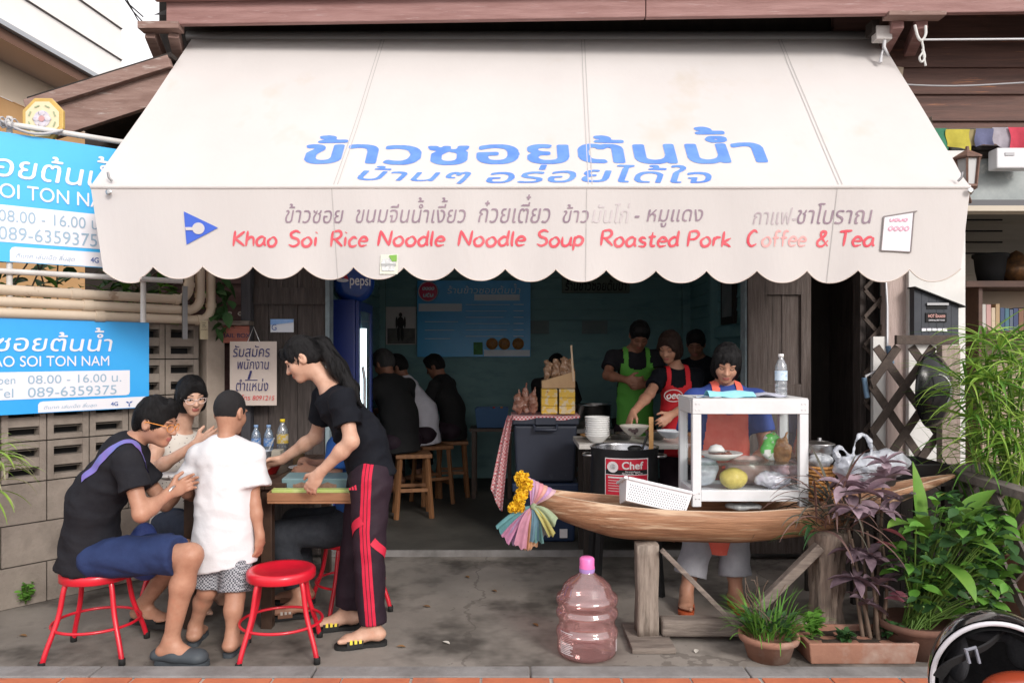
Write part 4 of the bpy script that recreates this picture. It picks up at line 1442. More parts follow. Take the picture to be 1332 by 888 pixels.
M_rust = mat('rusty_brown_metal', (.2, .11, .08), (.12, .07, .055), rough=.7, scale=20, bump=.3)
b = MB().lathe([(.0001, .165), (.012, .16), (.016, .135), (.05, .115), (.098, .085), (.098, .075), (.08, .07)], lc, 6, smooth=False)
b.build('cap', M_rust, ln)
b = MB()
for k in range(6):
    a = R(60 * k)
    b.bar(lc + Vector((.078 * math.cos(a), .078 * math.sin(a), .075)), lc + Vector((.06 * math.cos(a), .06 * math.sin(a), -.10)), .014, .014)
b.build('frame', M_rust, ln)
b = MB().lathe([(.07, .072), (.054, -.098)], lc, 6, smooth=False)
b.build('glass', mat('milky_lantern_glass', (.5, .5, .5), rough=.3), ln)
b = MB().lathe([(.066, -.10), (.07, -.115), (.04, -.135), (.03, -.16), (.0001, -.165)], lc, 6, smooth=False)
b.tube([lc + Vector((.0, .0, -.15)), lc + Vector((.05, .05, -.2)), lc + Vector((.06, .25, -.1))], .012, 6)
b.build('base', M_rust, ln)
jb = thing('junction_box', 'white electrical junction box by the awning top right corner', 'junction box', P(1146, 45, 5.3))
c = P(1147, 45, 5.3)
MB().obox(c, (.11, .08, .095)).build('box', mat('offwhite_plastic', (.55, .52, .5), rough=.5), jb, bevel=.006)
MB().obox(c + Vector((-.055, .02, .045)), (.05, .1, .09)).build('mount', M_dark, jb)
MB().tube([c + Vector((.01, -.02, -.05)), c + Vector((.0, -.03, -.1)), c + Vector((.03, -.03, -.16)), c + Vector((.0, -.02, -.12)), c + Vector((-.02, -.02, -.2))], .012, 6).build('cable', mat('white_cable', (.6, .6, .62)), jb)
wb = MB().box(GX(1291, 5.4), GX(1340, 5.4), 5.35, 5.455, GZ(221, 5.4), GZ(194.5, 5.4))
wbx = tag(wb.build('utility_box', mat('white_box_plastic', (.66, .66, .68), rough=.45), bevel=.01), 'white plastic utility box below the prayer flags', 'box')
MB().box(GX(1301, 5.4), GX(1313, 5.4), 5.344, 5.349, GZ(205, 5.4), GZ(201, 5.4)).build('latch', mat('grey_latch', (.4, .4, .42)), wbx)
b = MB()
b.tube(spline([P(1190, 33, 5.14), P(1194, 48, 5.13), P(1199, 53, 5.13), P(1204, 45, 5.13), P(1204, 34, 5.14)], 5), .009, 6)
b.tube(spline([P(1199, 53, 5.13), P(1201, 66, 5.13), P(1196, 75, 5.13), P(1199, 81, 5.13), P(1203, 74, 5.13), P(1200, 64, 5.13), P(1204, 86, 5.13)], 5), .007, 6)
tag(b.build('knotted_cord', mat('white_cotton_cord', (.6, .6, .58), rough=.9)), 'white cord knotted in a loop hanging from the right eave bracket', 'cord')
b = MB().tube([P(1196, 52, 5.2), P(1345, 51, 5.15)], .007, 6)
tag(b.build('white_cable', mat('white_cable', (.6, .6, .62))), 'straight white cable running right below the fascia beam', 'cable')
b = MB().tube(spline([P(1150, 109, 5.5), P(1240, 112, 5.5), P(1345, 107, 5.5)], 6), .006, 6)
tag(b.build('grey_wire', mat('grey_wire', (.3, .3, .3))), 'thin grey wire sagging along the brown planks', 'cable')
# awning crank
ck = thing('awning_crank', 'long steel crank rod with blue grips hanging at the right of the opening', 'crank', P(1153, 460, 5.1))
M_grip = mat('dusty_blue_grip', (.12, .2, .3), rough=.6)
MB().tube([P(1151, 345, 5.15), P(1154, 400, 5.12), P(1154, 452, 5.1), P(1158, 474, 5.08), P(1126, 489, 5.05), P(1127, 500, 5.05)], .009, 8).build('rod', mat('pale_steel_rod', (.5, .5, .52), rough=.4, metal=.6), ck)
MB().tube([P(1155, 450, 5.1), P(1160, 473, 5.08)], .017, 10).build('grip', M_grip, ck)
MB().tube([P(1124, 491, 5.05), P(1128, 517, 5.05)], .016, 10).build('grip', M_grip, ck)

# lattice panels at the right of the opening
def lattice(b, fn, u0, u1, v0, v1, pitch, wd, th, m=0):
    """crossed laths clipped to the rectangle; fn(u, v, off) places them"""
    for sgn, off in ((1, 0), (-1, th + .002)):
        span = (u1 - u0) + (v1 - v0)
        s0 = -span
        while s0 < span:
            pts = []
            for k in range(2):
                pass
            # line v - v0 = sgn*(u - u0) + s0
            lo, hi = u0, u1
            if sgn > 0:
                lo, hi = max(lo, u0 - s0), min(hi, u0 + (v1 - v0) - s0)
            else:
                lo, hi = max(lo, u0 + s0 - (v1 - v0)), min(hi, u0 + s0)
            if hi - lo > .03:
                A = (lo, v0 + sgn * (lo - u0) + s0)
                B = (hi, v0 + sgn * (hi - u0) + s0)
                h = wd / 2 * .707
                q = [(A[0] - h * sgn * .7, A[1] + h * .7), (A[0] + h * sgn * .7, A[1] - h * .7), (B[0] + h * sgn * .7, B[1] - h * .7), (B[0] - h * sgn * .7, B[1] + h * .7)]
                q = [(min(max(x, u0), u1), min(max(y, v0), v1)) for x, y in q]
                b.prism(q, lambda u, v: fn(u, v, off), lambda u, v: fn(u, v, off + th), m)
            s0 += pitch
lp = thing('lattice_screen', 'brown wooden lattice panel with a pale post in front of the white pillar', 'lattice', (2.6, 5.0, 0))
b = MB()
lattice(b, lambda u, v, o: Vector((u, 5.0 + o, .62 + (v - .62) * 1.4)), GX(1132, 5), GX(1222, 5), .62, .62 + .94 / 1.4, .23, .085, .012)
b.build('laths', M_lat, lp)
MB().box(GX(1165, 4.98), GX(1246, 4.98), 4.965, 4.998, 1.56, 1.62).build('top_rail', M_lat, lp, bevel=.003)
MB().box(GX(1222, 4.96), GX(1246, 4.96), 4.93, 4.998, .05, 1.555).build('post', mat('pale_bare_post', (.36, .29, .25), (.28, .22, .19), rough=.8, scale=6, stretch=(8, 8, .8), bump=.4), lp, bevel=.004)
lp2 = thing('lattice_screen', 'dark lattice strip in the shade beside the black doorway', 'lattice', (2.35, 5.4, 0))
b = MB()
lattice(b, lambda u, v, o: Vector((u, 5.42 + o, v)), GX(1124, 5.42), GX(1150, 5.42), .5, 2.1, .2, .05, .012)
b.build('laths', M_lat, lp2)
MB().box(GX(1150, 5.42) + .002, GX(1154, 5.42), 5.40, 5.45, .05, 2.1).build('stile', M_dark, lp2)
# wok hung on the lattice
wk = P(1212, 507, 4.86)
Mw = Matrix.Rotation(R(38), 3, 'Z') @ Matrix.Rotation(R(90), 3, 'X')
wok = thing('wok', 'large shiny black wok hung on the lattice panel', 'wok', wk)
prof = [(.0001, .10), (.07, .094), (.13, .078), (.18, .05), (.215, .018), (.228, 0), (.222, -.002), (.21, .012), (.175, .042), (.125, .068), (.0001, .088)]
MB().lathe(prof, wk, 40, M=Mw, sx=1.0, sy=1.08).build('pan', mat('glossy_black_enamel', (.008, .008, .009), rough=.2, spec=.35), wok)
q = [wk + Mw @ Vector((-.13 + .02 * math.cos(a), .10 * math.sin(a), .10 + .06 * math.cos(a))) for a in np.linspace(-1.6, 1.6, 12)]
MB().tube(q, .007, 8).build('handle', M_steel, wok)
# ---------------------------------------------------------------- boat counter
M_boat = mat('honey_brown_wood', (.40, .215, .12), (.22, .11, .06), rough=.6, scale=3, stretch=(.7, 6, 12), bump=.6, bscale=9, c3=(.56, .40, .27), scale3=2.5, lo3=.54, hi3=.70)
M_boatrim = mat('pale_worn_wood', (.60, .46, .34), (.48, .34, .23), rough=.7, scale=4, stretch=(.8, 6, 6), bump=.4)
boat = thing('boat_counter', 'hollowed wooden boat used as counter, raised on grey posts', 'boat counter', (1.2, 4.2, 0))
_bs = [(690, .757, .675, .035), (700, .760, .650, .065), (740, .730, .572, .115), (800, .700, .495, .165), (860, .682, .483, .195), (960, .675, .474, .205), (1060, .70, .52, .18), (1130, .747, .63, .13), (1200, .812, .748, .07), (1232, .838, .806, .035), (1241, .842, .825, .012)]
_bx = [GX(p[0], 4.2) for p in _bs]
def bsec(x):
    return [float(np.interp(x, _bx, [p[k] for p in _bs])) for k in (1, 2, 3)]
xs = np.linspace(_bx[0], _bx[-1], 70)
# smooth the station lines
S_ = np.array([bsec(x) for x in xs])
for _ in range(6):
    S_[1:-1] = (S_[:-2] + 2 * S_[1:-1] + S_[2:]) / 4
b = MB()
V, F = [], []
NA = 18
for (x, (zt, zb, wd)) in zip(xs, S_):
    ring = []
    for j in range(NA + 1):
        a = math.pi * j / NA
        ring.append(Vector((x, 4.2 - wd * math.cos(a), zt - (zt - zb) * math.sin(a) ** .75)))
    th = min(.022, wd * .5)
    for j in range(NA, -1, -1):
        a = math.pi * j / NA
        ring.append(Vector((x, 4.2 - (wd - th) * math.cos(a), zt - max(zt - zb - .035, .004) * math.sin(a) ** .75 + .001)))
    V += ring
n_ = 2 * NA + 2
for i in range(len(xs) - 1):
    for j in range(n_):
        F.append((i * n_ + j, i * n_ + (j + 1) % n_, (i + 1) * n_ + (j + 1) % n_, (i + 1) * n_ + j))
F += [tuple(range(n_)), tuple(range((len(xs) - 1) * n_, len(xs) * n_))[::-1]]
b.add(V, F, 0, True)
b.mi = [1 if (k % n_ == NA or k % n_ == n_ - 1) else 0 for k in range(len(b.f))]
b.build('hull', [M_boat, M_boatrim], boat)
def rough_post(b, pts, rads, n=14, amp=.012, seed=1, sq=0.0):
    r = random.Random(seed)
    P_ = [Vector(p) for p in spline(pts, 5)]
    k = len(P_)
    rr = np.interp(np.linspace(0, 1, k), np.linspace(0, 1, len(rads)), rads)
    off = [r.uniform(-1, 1) for _ in range(n)]
    V, F = [], []
    for i, p in enumerate(P_):
        for j in range(n):
            a = 2 * math.pi * j / n
            q = rr[i] + amp * (off[j] + .5 * math.sin(3 * i * .35 + j * 2.1))
            if sq:
                q = q / max(abs(math.cos(a)), abs(math.sin(a))) * (1 - .0 * sq)
            V.append(p + Vector((q * math.cos(a), q * math.sin(a), 0)))
    for i in range(k - 1):
        for j in range(n):
            F.append((i * n + j, i * n + (j + 1) % n, (i + 1) * n + (j + 1) % n, (i + 1) * n + j))
    F += [tuple(range(n))[::-1], tuple(range((k - 1) * n, k * n))]
    b.add(V, F, 0, True)
b = MB()
rough_post(b, [(.712, 4.06, .03), (.712, 4.06, .25), (.712, 4.06, .50)], [.056, .054, .058], 24, .003, 2, 1)
b.build('post', M_grey, boat)
MB().box(.60, .82, 3.84, 4.22, .001, .03).build('foot_plank', M_greyh, boat, bevel=.004)
MB().box(.78, 1.60, 3.99, 4.09, .03, .115).build('cross_beam', M_greyh, boat, bevel=.012)
MB().bar((.775, 3.985, .485), (1.17, 3.985, .085), .025, .03, up=(0, 1, 0)).build('brace', M_greyh, boat, bevel=.004)
MB().bar((1.60, 4.0, .50), (1.22, 4.0, .12), .05, .055, up=(0, 1, 0)).build('brace', M_greyh, boat, bevel=.006)
b = MB()
rough_post(b, [(1.655, 4.06, .02), (1.655, 4.06, .2), (1.665, 4.07, .4), (1.68, 4.08, .56)], [.085, .08, .088, .105], 30, .016, 5)
b.build('trunk_post', mat('barky_trunk', (.27, .21, .17), (.15, .115, .095), rough=.9, scale=6, stretch=(7, 7, .7), bump=1.0, bscale=7, c3=(.07, .055, .045), scale3=5), boat)

# garland and ribbons on the bow
gl = thing('ribbon_garland', 'pastel ribbons tied round the bow of the boat counter', 'ribbons', P(692, 655, 4.1))
kn = P(693, 658, 4.085)
RC = [('teal', (.14, .34, .36)), ('pink', (.58, .26, .42)), ('lilac', (.42, .30, .48)), ('rose', (.62, .30, .40)), ('peach', (.62, .32, .18)), ('apricot', (.58, .34, .2)), ('slate', (.14, .26, .33)), ('sea green', (.16, .33, .32)), ('grey', (.38, .40, .40)), ('olive yellow', (.48, .44, .15)), ('pale green', (.4, .5, .32))]
ends = [(649, 689), (660, 700), (667, 703), (674, 707), (683, 711), (691, 710), (698, 704), (703, 703), (709, 696), (715, 690), (720, 680)]
for i, ((nm, c), (ex, ey)) in enumerate(zip(RC, ends)):
    e = P(ex + 2.5 * math.sin(5 * i), ey + 5 * math.sin(3.1 * i), 4.05 + .018 * (i % 3))
    d = e - kn
    side = Vector((-d.z, 0, d.x)).normalized()
    b = MB()
    def rf(u, v, d=d, side=side, i=i):
        w_ = lerp(.012, .058 + .012 * math.sin(2.7 * i), v ** .8)
        p = kn + d * v + Vector((.006 * math.sin(4 * v + i), 0, .028 * math.sin(v * 3.1) - .008 * v + .012 * math.sin(3 * u + i) * v ** 3))
        return p + side * (u - .5) * w_ + Vector((0, .012 * math.sin(u * 9 + i + 2 * v) * v - .012 * math.sin(math.pi * v) - .002 * i, .006 * math.sin(u * 14 + i) * v))
    b.surf(rf, 8, 12)
    b.build('ribbon', mat(nm.replace(' ', '_') + '_chiffon', c, tuple(q * .75 for q in c), rough=.7, scale=12, transl=.3), gl, recalc=False)
b = MB()
for i in range(7):
    c = [(.55, .27, .45), (.48, .30, .5), (.60, .33, .42), (.64, .27, .32), (.66, .34, .28), (.5, .3, .5), (.62, .4, .45)][i]
    A_, B_ = P(684 + 5.4 * i, 619 + 2.6 * i, 4.15 - .009 * i), P(690.6 + 5.4 * i, 621.6 + 2.6 * i, 4.14 - .009 * i)
    def wf(u, v, i=i, A_=A_, B_=B_):
        t = A_.lerp(B_, u)
        e = kn + Vector((.0035 * (i - 3) + .003 * (u - .5), -.014, .006))
        zt, zb, wd = bsec(max(t.x, _bx[0] + .02))
        p = t.lerp(e, v ** 1.25)
        return p + Vector((.014 * math.sin(math.pi * v) * (.3 + i / 6), -(.012 + wd * .55) * math.sin(math.pi * min(1, v * 1.05)) ** .8 - .006 * math.sin(u * 6.3) * (1 - v), .012 * math.sin(math.pi * v)))
    b.surf(wf, 5, 16, i)
b.build('wrapped_ribbon', [mat('wrap_chiffon_%s' % n_i, c, rough=.7, transl=.2) for n_i, c in zip(('orchid', 'mauve', 'rose', 'coral', 'salmon', 'violet', 'blush'), [(.55, .27, .45), (.48, .30, .5), (.60, .33, .42), (.64, .27, .32), (.66, .34, .28), (.5, .3, .5), (.62, .4, .45)])], gl, recalc=False)
MB().ball(kn + Vector((.005, -.015, .0)), (.018, .014, .02), 10).build('knot', mat('pale_green_chiffon', (.4, .5, .32)), gl)
mg = thing('marigold_garland', 'string of yellow marigold heads hung over the bow of the boat', 'flower garland', P(680, 640, 4.05))
M_mari = mat('marigold_yellow', (.72, .46, .012), (.62, .33, .01), rough=.7, scale=60)
for (px, py, r) in ((679, 621, .040), (684, 630, .040), (680, 627, .036), (679, 642, .034), (676, 649, .032), (668, 660, .031), (677, 660, .026), (672, 655, .026)):
    c = P(px, py, 4.06)
    b = MB()
    for k in range(90):
        d = Vector(nv(rng.normal(size=3)))
        t = d.orthogonal().normalized()
        t = Matrix.Rotation(random.uniform(0, 6), 3, d) @ t
        s2 = d.cross(t)
        q = c + d * r * random.uniform(.55, .8)
        e = c + d * r * random.uniform(.95, 1.1)
        b.add([q - t * .004, q + t * .004, e + t * .008 + s2 * .003, e - t * .008 + s2 * .003], [(0, 1, 2, 3)])
    b.ball(c, r * .75, 8)
    b.build('marigold_head', M_mari, mg, recalc=False)

# ---------------------------------------------------------------- display case
M_glass = sheer('case_glass', (.96, .98, .98), .015, .02, .12, (.8, .82, .84))
CX0, CX1, CY0, CY1, CZ0, CZ1 = .963, 1.582, 4.10, 4.45, .672, 1.262
case = thing('display_case', 'glass food display case with white aluminium frame standing on the boat', 'display case', ((CX0 + CX1) / 2, 4.28, CZ0))
b = MB()
fw = .047
for x in (CX0, CX1 - fw):
    for y in (CY0, CY1 - .04):
        b.box(x, x + fw, y, y + .04, CZ0 + .012, CZ1 - .084)
b.box(CX0, CX1, CY0 - .002, CY0 + .042, CZ1 - .083, CZ1 - .005)
b.box(CX0, CX1, CY1 - .042, CY1 + .002, CZ1 - .083, CZ1 - .005)
b.box(CX0 - .002, CX0 + .04, CY0 + .043, CY1 - .043, CZ1 - .083, CZ1 - .005)
b.box(CX1 - .04, CX1 + .002, CY0 + .043, CY1 - .043, CZ1 - .083, CZ1 - .005)
for (y0, y1) in ((CY0 + .004, CY0 + .036), (CY1 - .036, CY1 - .004)):
    b.box(CX0 + fw + .001, CX1 - fw - .001, y0, y1, CZ0 + .04, CZ0 + .10)
for (x0, x1) in ((CX0 + .004, CX0 + .036), (CX1 - .036, CX1 - .004)):
    b.box(x0, x1, CY0 + .041, CY1 - .041, CZ0 + .04, CZ0 + .10)
b.build('frame', M_alu, case, bevel=.003)
b = MB()
for x in (CX0 + .018, CX0 + .036, CX1 - .018, CX1 - .036):
    for z in (CZ1 - .03, CZ1 - .062, CZ0 + .055, CZ0 + .085):
        b.ball((x, CY0 - .003, z), (.0035, .002, .0035), 8)
b.build('rivets', M_steel, case)
MB().box(CX0 + .003, CX1 - .003, CY0 + .003, CY1 - .003, CZ1 - .004, CZ1 + .001).build('top_panel', mat('case_top', (.6, .6, .6), rough=.4), case)
MB().box(CX0 + .04, CX1 - .04, CY0 + .04, CY1 - .04, CZ0 + .075, CZ0 + .085).build('floor_panel', mat('case_floor', (.6, .62, .66), rough=.4), case)
for (q, nm) in ((((CX0 + fw, CY0 + .02), (CX1 - fw, CY0 + .02)), 'front_pane'), (((CX0 + .02, CY0 + .04), (CX0 + .02, CY1 - .04)), 'side_pane'), (((CX1 - .02, CY0 + .04), (CX1 - .02, CY1 - .04)), 'side_pane')):
    (xa, ya), (xb, yb) = q
    MB().add([(xa, ya, CZ0 + .09), (xb, yb, CZ0 + .09), (xb, yb, CZ1 - .08), (xa, ya, CZ1 - .08)], [(0, 1, 2, 3)]).build(nm, M_glass, case, recalc=False)
zs = .905
MB().box(CX0 + .042, CX1 - .042, CY0 + .045, CY1 - .03, zs - .006, zs).build('glass_shelf', sheer('shelf_glass', (.8, .86, .84), .10, .03, .2, (.35, .42, .4)), case)
# food inside
b = MB()
pcx = P(937, 583, 4.27)
pcx.z = zs + .002
b.lathe([(.0001, .004), (.05, .004), (.085, .02), (.125, .042), (.122, .047), (.08, .026), (.0001, .012)], pcx, 32, sx=.98, sy=.9)
pt = b.build('plate', mat('white_melamine', (.72, .72, .71), rough=.25, coat=.3))
tag(pt, 'white oval plate of sliced meat on the glass shelf of the case', 'plate')
b = MB()
for k in range(26):
    a, r_ = random.uniform(0, 6.28), .06 * math.sqrt(random.random())
    b.obox(pcx + Vector((r_ * math.cos(a), r_ * .9 * math.sin(a), .03 + random.uniform(0, .012))), (.04, .016, .006), Euler((random.uniform(-.5, .5), random.uniform(-.5, .5), random.uniform(0, 6))).to_matrix())
tag(b.build('sliced_meat', mat('roast_pork', (.22, .085, .06), (.34, .16, .11), rough=.5, scale=60), bevel=.002), 'heap of dark roasted pork slices on the oval plate', 'meat')
b = MB()
b.lathe([(.0001, .045), (.03, .036), (.044, .015), (.046, 0), (.043, 0), (.0001, .04)], P(932, 588, 4.18) * 1, 20, M=Matrix.Rotation(R(-12), 3, 'X'))
tag(b.build('small_bowl', mat('white_melamine', (.72, .72, .71))), 'small white bowl turned upside down before the oval plate', 'bowl')
def bag_sdf(c, rad, seed, h=.008, amp=.008, sc=40, neck=None, tilt=0.0):
    s = SDF(.03)
    A = np.array(Euler((0, tilt, 0)).to_matrix()).T
    s.ell(c, rad, A)
    if neck:
        s.cone(np.array(c) + np.array([0, 0, rad[2] * .7]), np.array(c) + np.array(neck), rad[0] * .35, rad[0] * .18, cut=False)
    return s.mesh(h), (lambda V: amp * vnoise(V, sc, seed) + amp * .5 * vnoise(V, sc * 2.3, seed + 1))
def bag(name, c, rad, m, label, cat, seed, group=None, **k):
    vf, dp = bag_sdf(c, rad, seed, **k)
    return tag(solid(name, vf, m, None, dp), label, cat, group)
c = P(1003, 562, 4.30)
bag('snack_bag', (c.x, c.y, zs + .075), (.06, .035, .078), mat('green_print_film', (.10, .50, .07), (.75, .76, .72), rough=.25, scale=9, lo=.48, hi=.52, c3=(.7, .25, .2), scale3=14, lo3=.62, hi3=.66, coat=.5), 'bright green and white plastic bag on the upper shelf of the case', 'bag', 3, amp=.01)
c = P(1024, 568, 4.30)
bag('crackling_bag', (1.50, 4.27, zs + .06), (.052, .04, .062), mat('brown_crackling', (.45, .23, .09), (.26, .11, .04), rough=.25, scale=40, coat=.5, c3=(.65, .5, .35), scale3=22), 'bag of brown pork crackling at the right of the upper shelf', 'bag', 5, amp=.012, sc=55, neck=(.03, 0, .1))
zf = CZ0 + .09
bag('noodle_bag', (P(952, 622, 4.24).x, 4.22, zf + .055), (.078, .06, .056), mat('yellow_noodles', (.66, .55, .14), (.55, .44, .1), rough=.35, scale=70, bump=.4, coat=.3), 'bag of yellow noodles on the bottom of the display case', 'bag', 7, amp=.005)
bag('sprout_bag', (P(918, 615, 4.24).x, 4.26, zf + .085), (.07, .05, .09), mat('cloudy_bag', (.62, .66, .72), (.5, .54, .6), rough=.3, scale=30, coat=.3, transl=.3), 'clouded clear bag leaning at the left inside the case', 'bag', 9, amp=.008, tilt=.5)
bag('meat_bag', (P(978, 606, 4.3).x, 4.36, zf + .08), (.13, .05, .08), mat('pink_meat_bag', (.52, .33, .30), (.62, .48, .45), rough=.3, scale=14, coat=.4), 'pale pink bag of raw meat behind the noodle bag', 'bag', 11, amp=.008)
bag('ice_bag', (P(1005, 625, 4.24).x, 4.24, zf + .042), (.10, .06, .045), mat('icy_bag', (.62, .62, .68), (.45, .42, .5), rough=.25, scale=30, coat=.4), 'crumpled clear bag in the lower right of the case', 'bag', 13, amp=.010, sc=60)
bag('spice_bag', (P(1018, 606, 4.3).x, 4.36, zf + .085), (.06, .04, .055), mat('reddish_bag', (.42, .22, .2), (.55, .42, .5), rough=.3, scale=24, coat=.4), 'small reddish bag heaped behind the crumpled clear bag', 'bag', 15, amp=.010, sc=60)
bag('wet_bag', ((CX0 + CX1) / 2, 4.22, .665), (.10, .06, .02), mat('dull_clear_bag', (.3, .32, .33), (.5, .52, .53), rough=.2, scale=30), 'flat clear bag pressed under the display case', 'bag', 17, amp=.006)
# on top of the case
tb = thing('water_bottle', 'clear water bottle standing alone on top of the display case', 'bottle', P(1016, 514, 4.22))
M_pet = sheer('clear_pet', (.90, .93, .96), .16, .05, .5, (.75, .8, .86))
def bottle(root, c, sc, m_body, m_label, m_cap, content=None, lab=(.085, .135), capr=.0135, capz=(.205, .222)):
    pf = [(.0001, .0), (.024, 0), (.031, .006), (.031, .02), (.0285, .026), (.031, .032), (.031, .046), (.0285, .052), (.031, .058), (.031, .072), (.029, .08), (.0305, .088), (.0305, .132), (.031, .14), (.028, .165), (.017, .188), (.0125, .196), (.0125, .206)]
    S = lambda q: [(r * sc, z * sc) for r, z in q]
    MB().lathe(S(pf), c, 24).build('body', m_body, root)
    MB().lathe(S([(.0318, lab[0]), (.0318, lab[1])]), c, 24).build('label', m_label, root)
    MB().lathe(S([(.0001, capz[1]), (capr, capz[1]), (capr, capz[0]), (capr - .002, capz[0])]), c, 18).build('cap', m_cap, root)
    if content:
        q = [(max(r - .0015, .0001), z + .001) for r, z in pf if z < content[1]]
        q.append((.0001, q[-1][1]))
        MB().lathe(S(q), c, 20).build('drink', content[0], root)
M_lblue = mat('blue_bottle_label', (.10, .26, .62), (.45, .55, .72), rough=.3, scale=50, lo=.5, hi=.55)
bottle(tb, Vector((GX(1016, 4.22), 4.22, CZ1 + .002)), 1.06, M_pet, mat('pale_bottle_label', (.55, .66, .76), (.3, .45, .65), rough=.3, scale=50, lo=.55, hi=.6), mat('white_cap', (.7, .7, .7), rough=.4))
cl_c = P(949, 513, 4.24)
b = MB()
b.surf(lambda u, v: Vector((lerp(1.06, 1.31, u), lerp(4.12, 4.30, v), CZ1 + .006 + .03 * abs(math.sin(math.pi * min(1, v * 1.3))) + .004 * math.sin(9 * u + 5 * v))), 14, 10)
b.surf(lambda u, v: Vector((lerp(1.06, 1.31, u), lerp(4.121, 4.29, v), CZ1 + .002)), 2, 2)
tag(b.build('folded_cloth', mat('aqua_cloth', (.22, .55, .66), (.3, .6, .7), rough=.8, scale=20)), 'folded aqua cloth lying on top of the display case', 'cloth')
b = MB()
b.surf(lambda u, v: Vector((lerp(.985, 1.12, u), lerp(4.105, 4.2, v), CZ1 + .004 + .006 * math.sin(4 * u + 6 * v) ** 2)), 10, 6)
tag(b.build('tissue_pack', mat('tissue_film', (.62, .66, .74), (.1, .36, .62), rough=.3, scale=12, lo=.55, hi=.6)), 'flat blue and white tissue pack on the case top left corner', 'packet')
b = MB()
b.surf(lambda u, v: Vector((lerp(1.31, 1.50, u), lerp(4.13, 4.36, v), CZ1 + .004 + .022 * math.sin(3.1 * u) * (.5 + .5 * math.sin(9 * v + 7 * u)))), 16, 12)
tag(b.build('crumpled_film', mat('pale_lilac_film', (.55, .56, .66), rough=.2, coat=.4)), 'crumpled pale plastic film beside the bottle on the case', 'plastic film')

# ---------------------------------------------------------------- right end of the boat
stp = thing('steel_pot', 'small steel pot with lid at the right of the display case', 'pot', P(1067, 585, 4.42))
c = P(1066, 586, 4.42)
MB().lathe([(.0001, -.02), (.075, -.02), (.08, 0), (.08, .035), (.084, .037), (.084, .043), (.078, .043)], c, 28).build('body', M_steel, stp)
MB().lathe([(.077, .043), (.05, .055), (.012, .06), (.012, .075), (.0001, .075)], c, 24).build('lid', M_steel, stp)
wbk = MB()
c = P(1066, 632, 4.36)
zb0, zt0 = .70, GZ(607, 4.36)
for k in range(9):
    z = lerp(zb0, zt0, k / 8)
    wbk.tube([Vector((c.x + (.072 + .004 * k / 8 + .003 * math.sin(a * 12 + math.pi * k)) * math.cos(a), 4.36 + (.065 + .003 * math.sin(a * 12 + math.pi * k)) * math.sin(a), z)) for a in np.linspace(0, 2 * math.pi, 49)[:-1]], .0095, 6, closed=True)
wbk.lathe([(.0001, zb0), (.066, zb0), (.068, zt0)], (c.x, 4.36, 0), 24, 1)
tag(wbk.build('wicker_basket', [mat('orange_wicker', (.50, .25, .08), (.38, .17, .05), rough=.7, scale=40, bump=.4), mat('dark_wicker', (.2, .09, .03))]), 'orange brown woven basket squeezed beside the display case', 'basket')
bag('clear_bag', (c.x, 4.36, zt0 + .03), (.07, .06, .05), mat('glassy_bag', (.3, .32, .34), (.6, .62, .65), rough=.15, scale=26, coat=.5), 'clear plastic bag stuffed in the top of the woven basket', 'bag', 21, amp=.012, sc=50)
bt = thing('black_tray', 'black plastic tray behind the right end of the boat', 'tray', P(1190, 610, 4.3))
def tray(root, x0, x1, y0, y1, z0, z1, m, nm='tub', th=.006, fl=.02):
    b = MB()
    o0 = [(x0, y0), (x1, y0), (x1, y1), (x0, y1)]
    o1 = [(x0 - fl, y0 - fl), (x1 + fl, y0 - fl), (x1 + fl, y1 + fl), (x0 - fl, y1 + fl)]
    i0 = [(x0 + th, y0 + th), (x1 - th, y0 + th), (x1 - th, y1 - th), (x0 + th, y1 - th)]
    i1 = [(x0 - fl + th, y0 - fl + th), (x1 + fl - th, y0 - fl + th), (x1 + fl - th, y1 + fl - th), (x0 - fl + th, y1 + fl - th)]
    V = [(x, y, z0) for x, y in o0] + [(x, y, z1) for x, y in o1] + [(x, y, z1) for x, y in i1] + [(x, y, z0 + th) for x, y in i0]
    F = [(3, 2, 1, 0), (12, 13, 14, 15)]
    for k in range(4):
        k2 = (k + 1) % 4
        F += [(k, k2, 4 + k2, 4 + k), (4 + k, 4 + k2, 8 + k2, 8 + k), (8 + k, 8 + k2, 12 + k2, 12 + k)]
    return b.add(V, F).build(nm, m, root, bevel=.004)
tray(bt, 2.12, 2.42, 4.30, 4.62, .80, .885, M_black)
sl = thing('side_ledge', 'dark wooden ledge under the black tray behind the boat end', 'ledge', (2.27, 4.46, 0))
MB().box(2.02, 2.48, 4.27, 4.66, .765, .798).build('board', M_dark, sl)
for (x, y) in ((2.06, 4.32), (2.44, 4.32), (2.06, 4.62), (2.44, 4.62)):
    MB().box(x - .02, x + .02, y - .02, y + .02, 0, .764).build('leg', M_dark, sl)
sbg = SDF(.03)
c = np.array(P(1131, 608, 4.28))
sbg.ell(c, (.20, .12, .075)).ell(c + [.08, 0, .03], (.12, .10, .07)).ell(c + [-.08, -.02, .01], (.11, .09, .06))
def loop(cx, cz, w_, h_, lean_):
    pts = [np.array(P(cx, cz, 4.24)) + np.array([w_ * math.cos(a) + lean_ * math.sin(a), 0, h_ * math.sin(a)]) for a in np.linspace(-.2, math.pi + .2, 9)]
    for p, q in zip(pts[:-1], pts[1:]):
        sbg.cone(p, q, .009, .009, k=.01)
loop(1122, 592, .052, .12, .0)
loop(1098, 596, .035, .065, -.03)
o = solid('plastic_bag', sbg.mesh(.007), sheer('milky_film', (.86, .89, .94), .50, .35, .05, (.72, .75, .82), 26, .10), None, lambda V: .013 * vnoise(V, 36, 5) + .008 * vnoise(V, 90, 6))
tag(o, 'clear carrier bag with two handle loops lying behind the purple plant', 'bag')

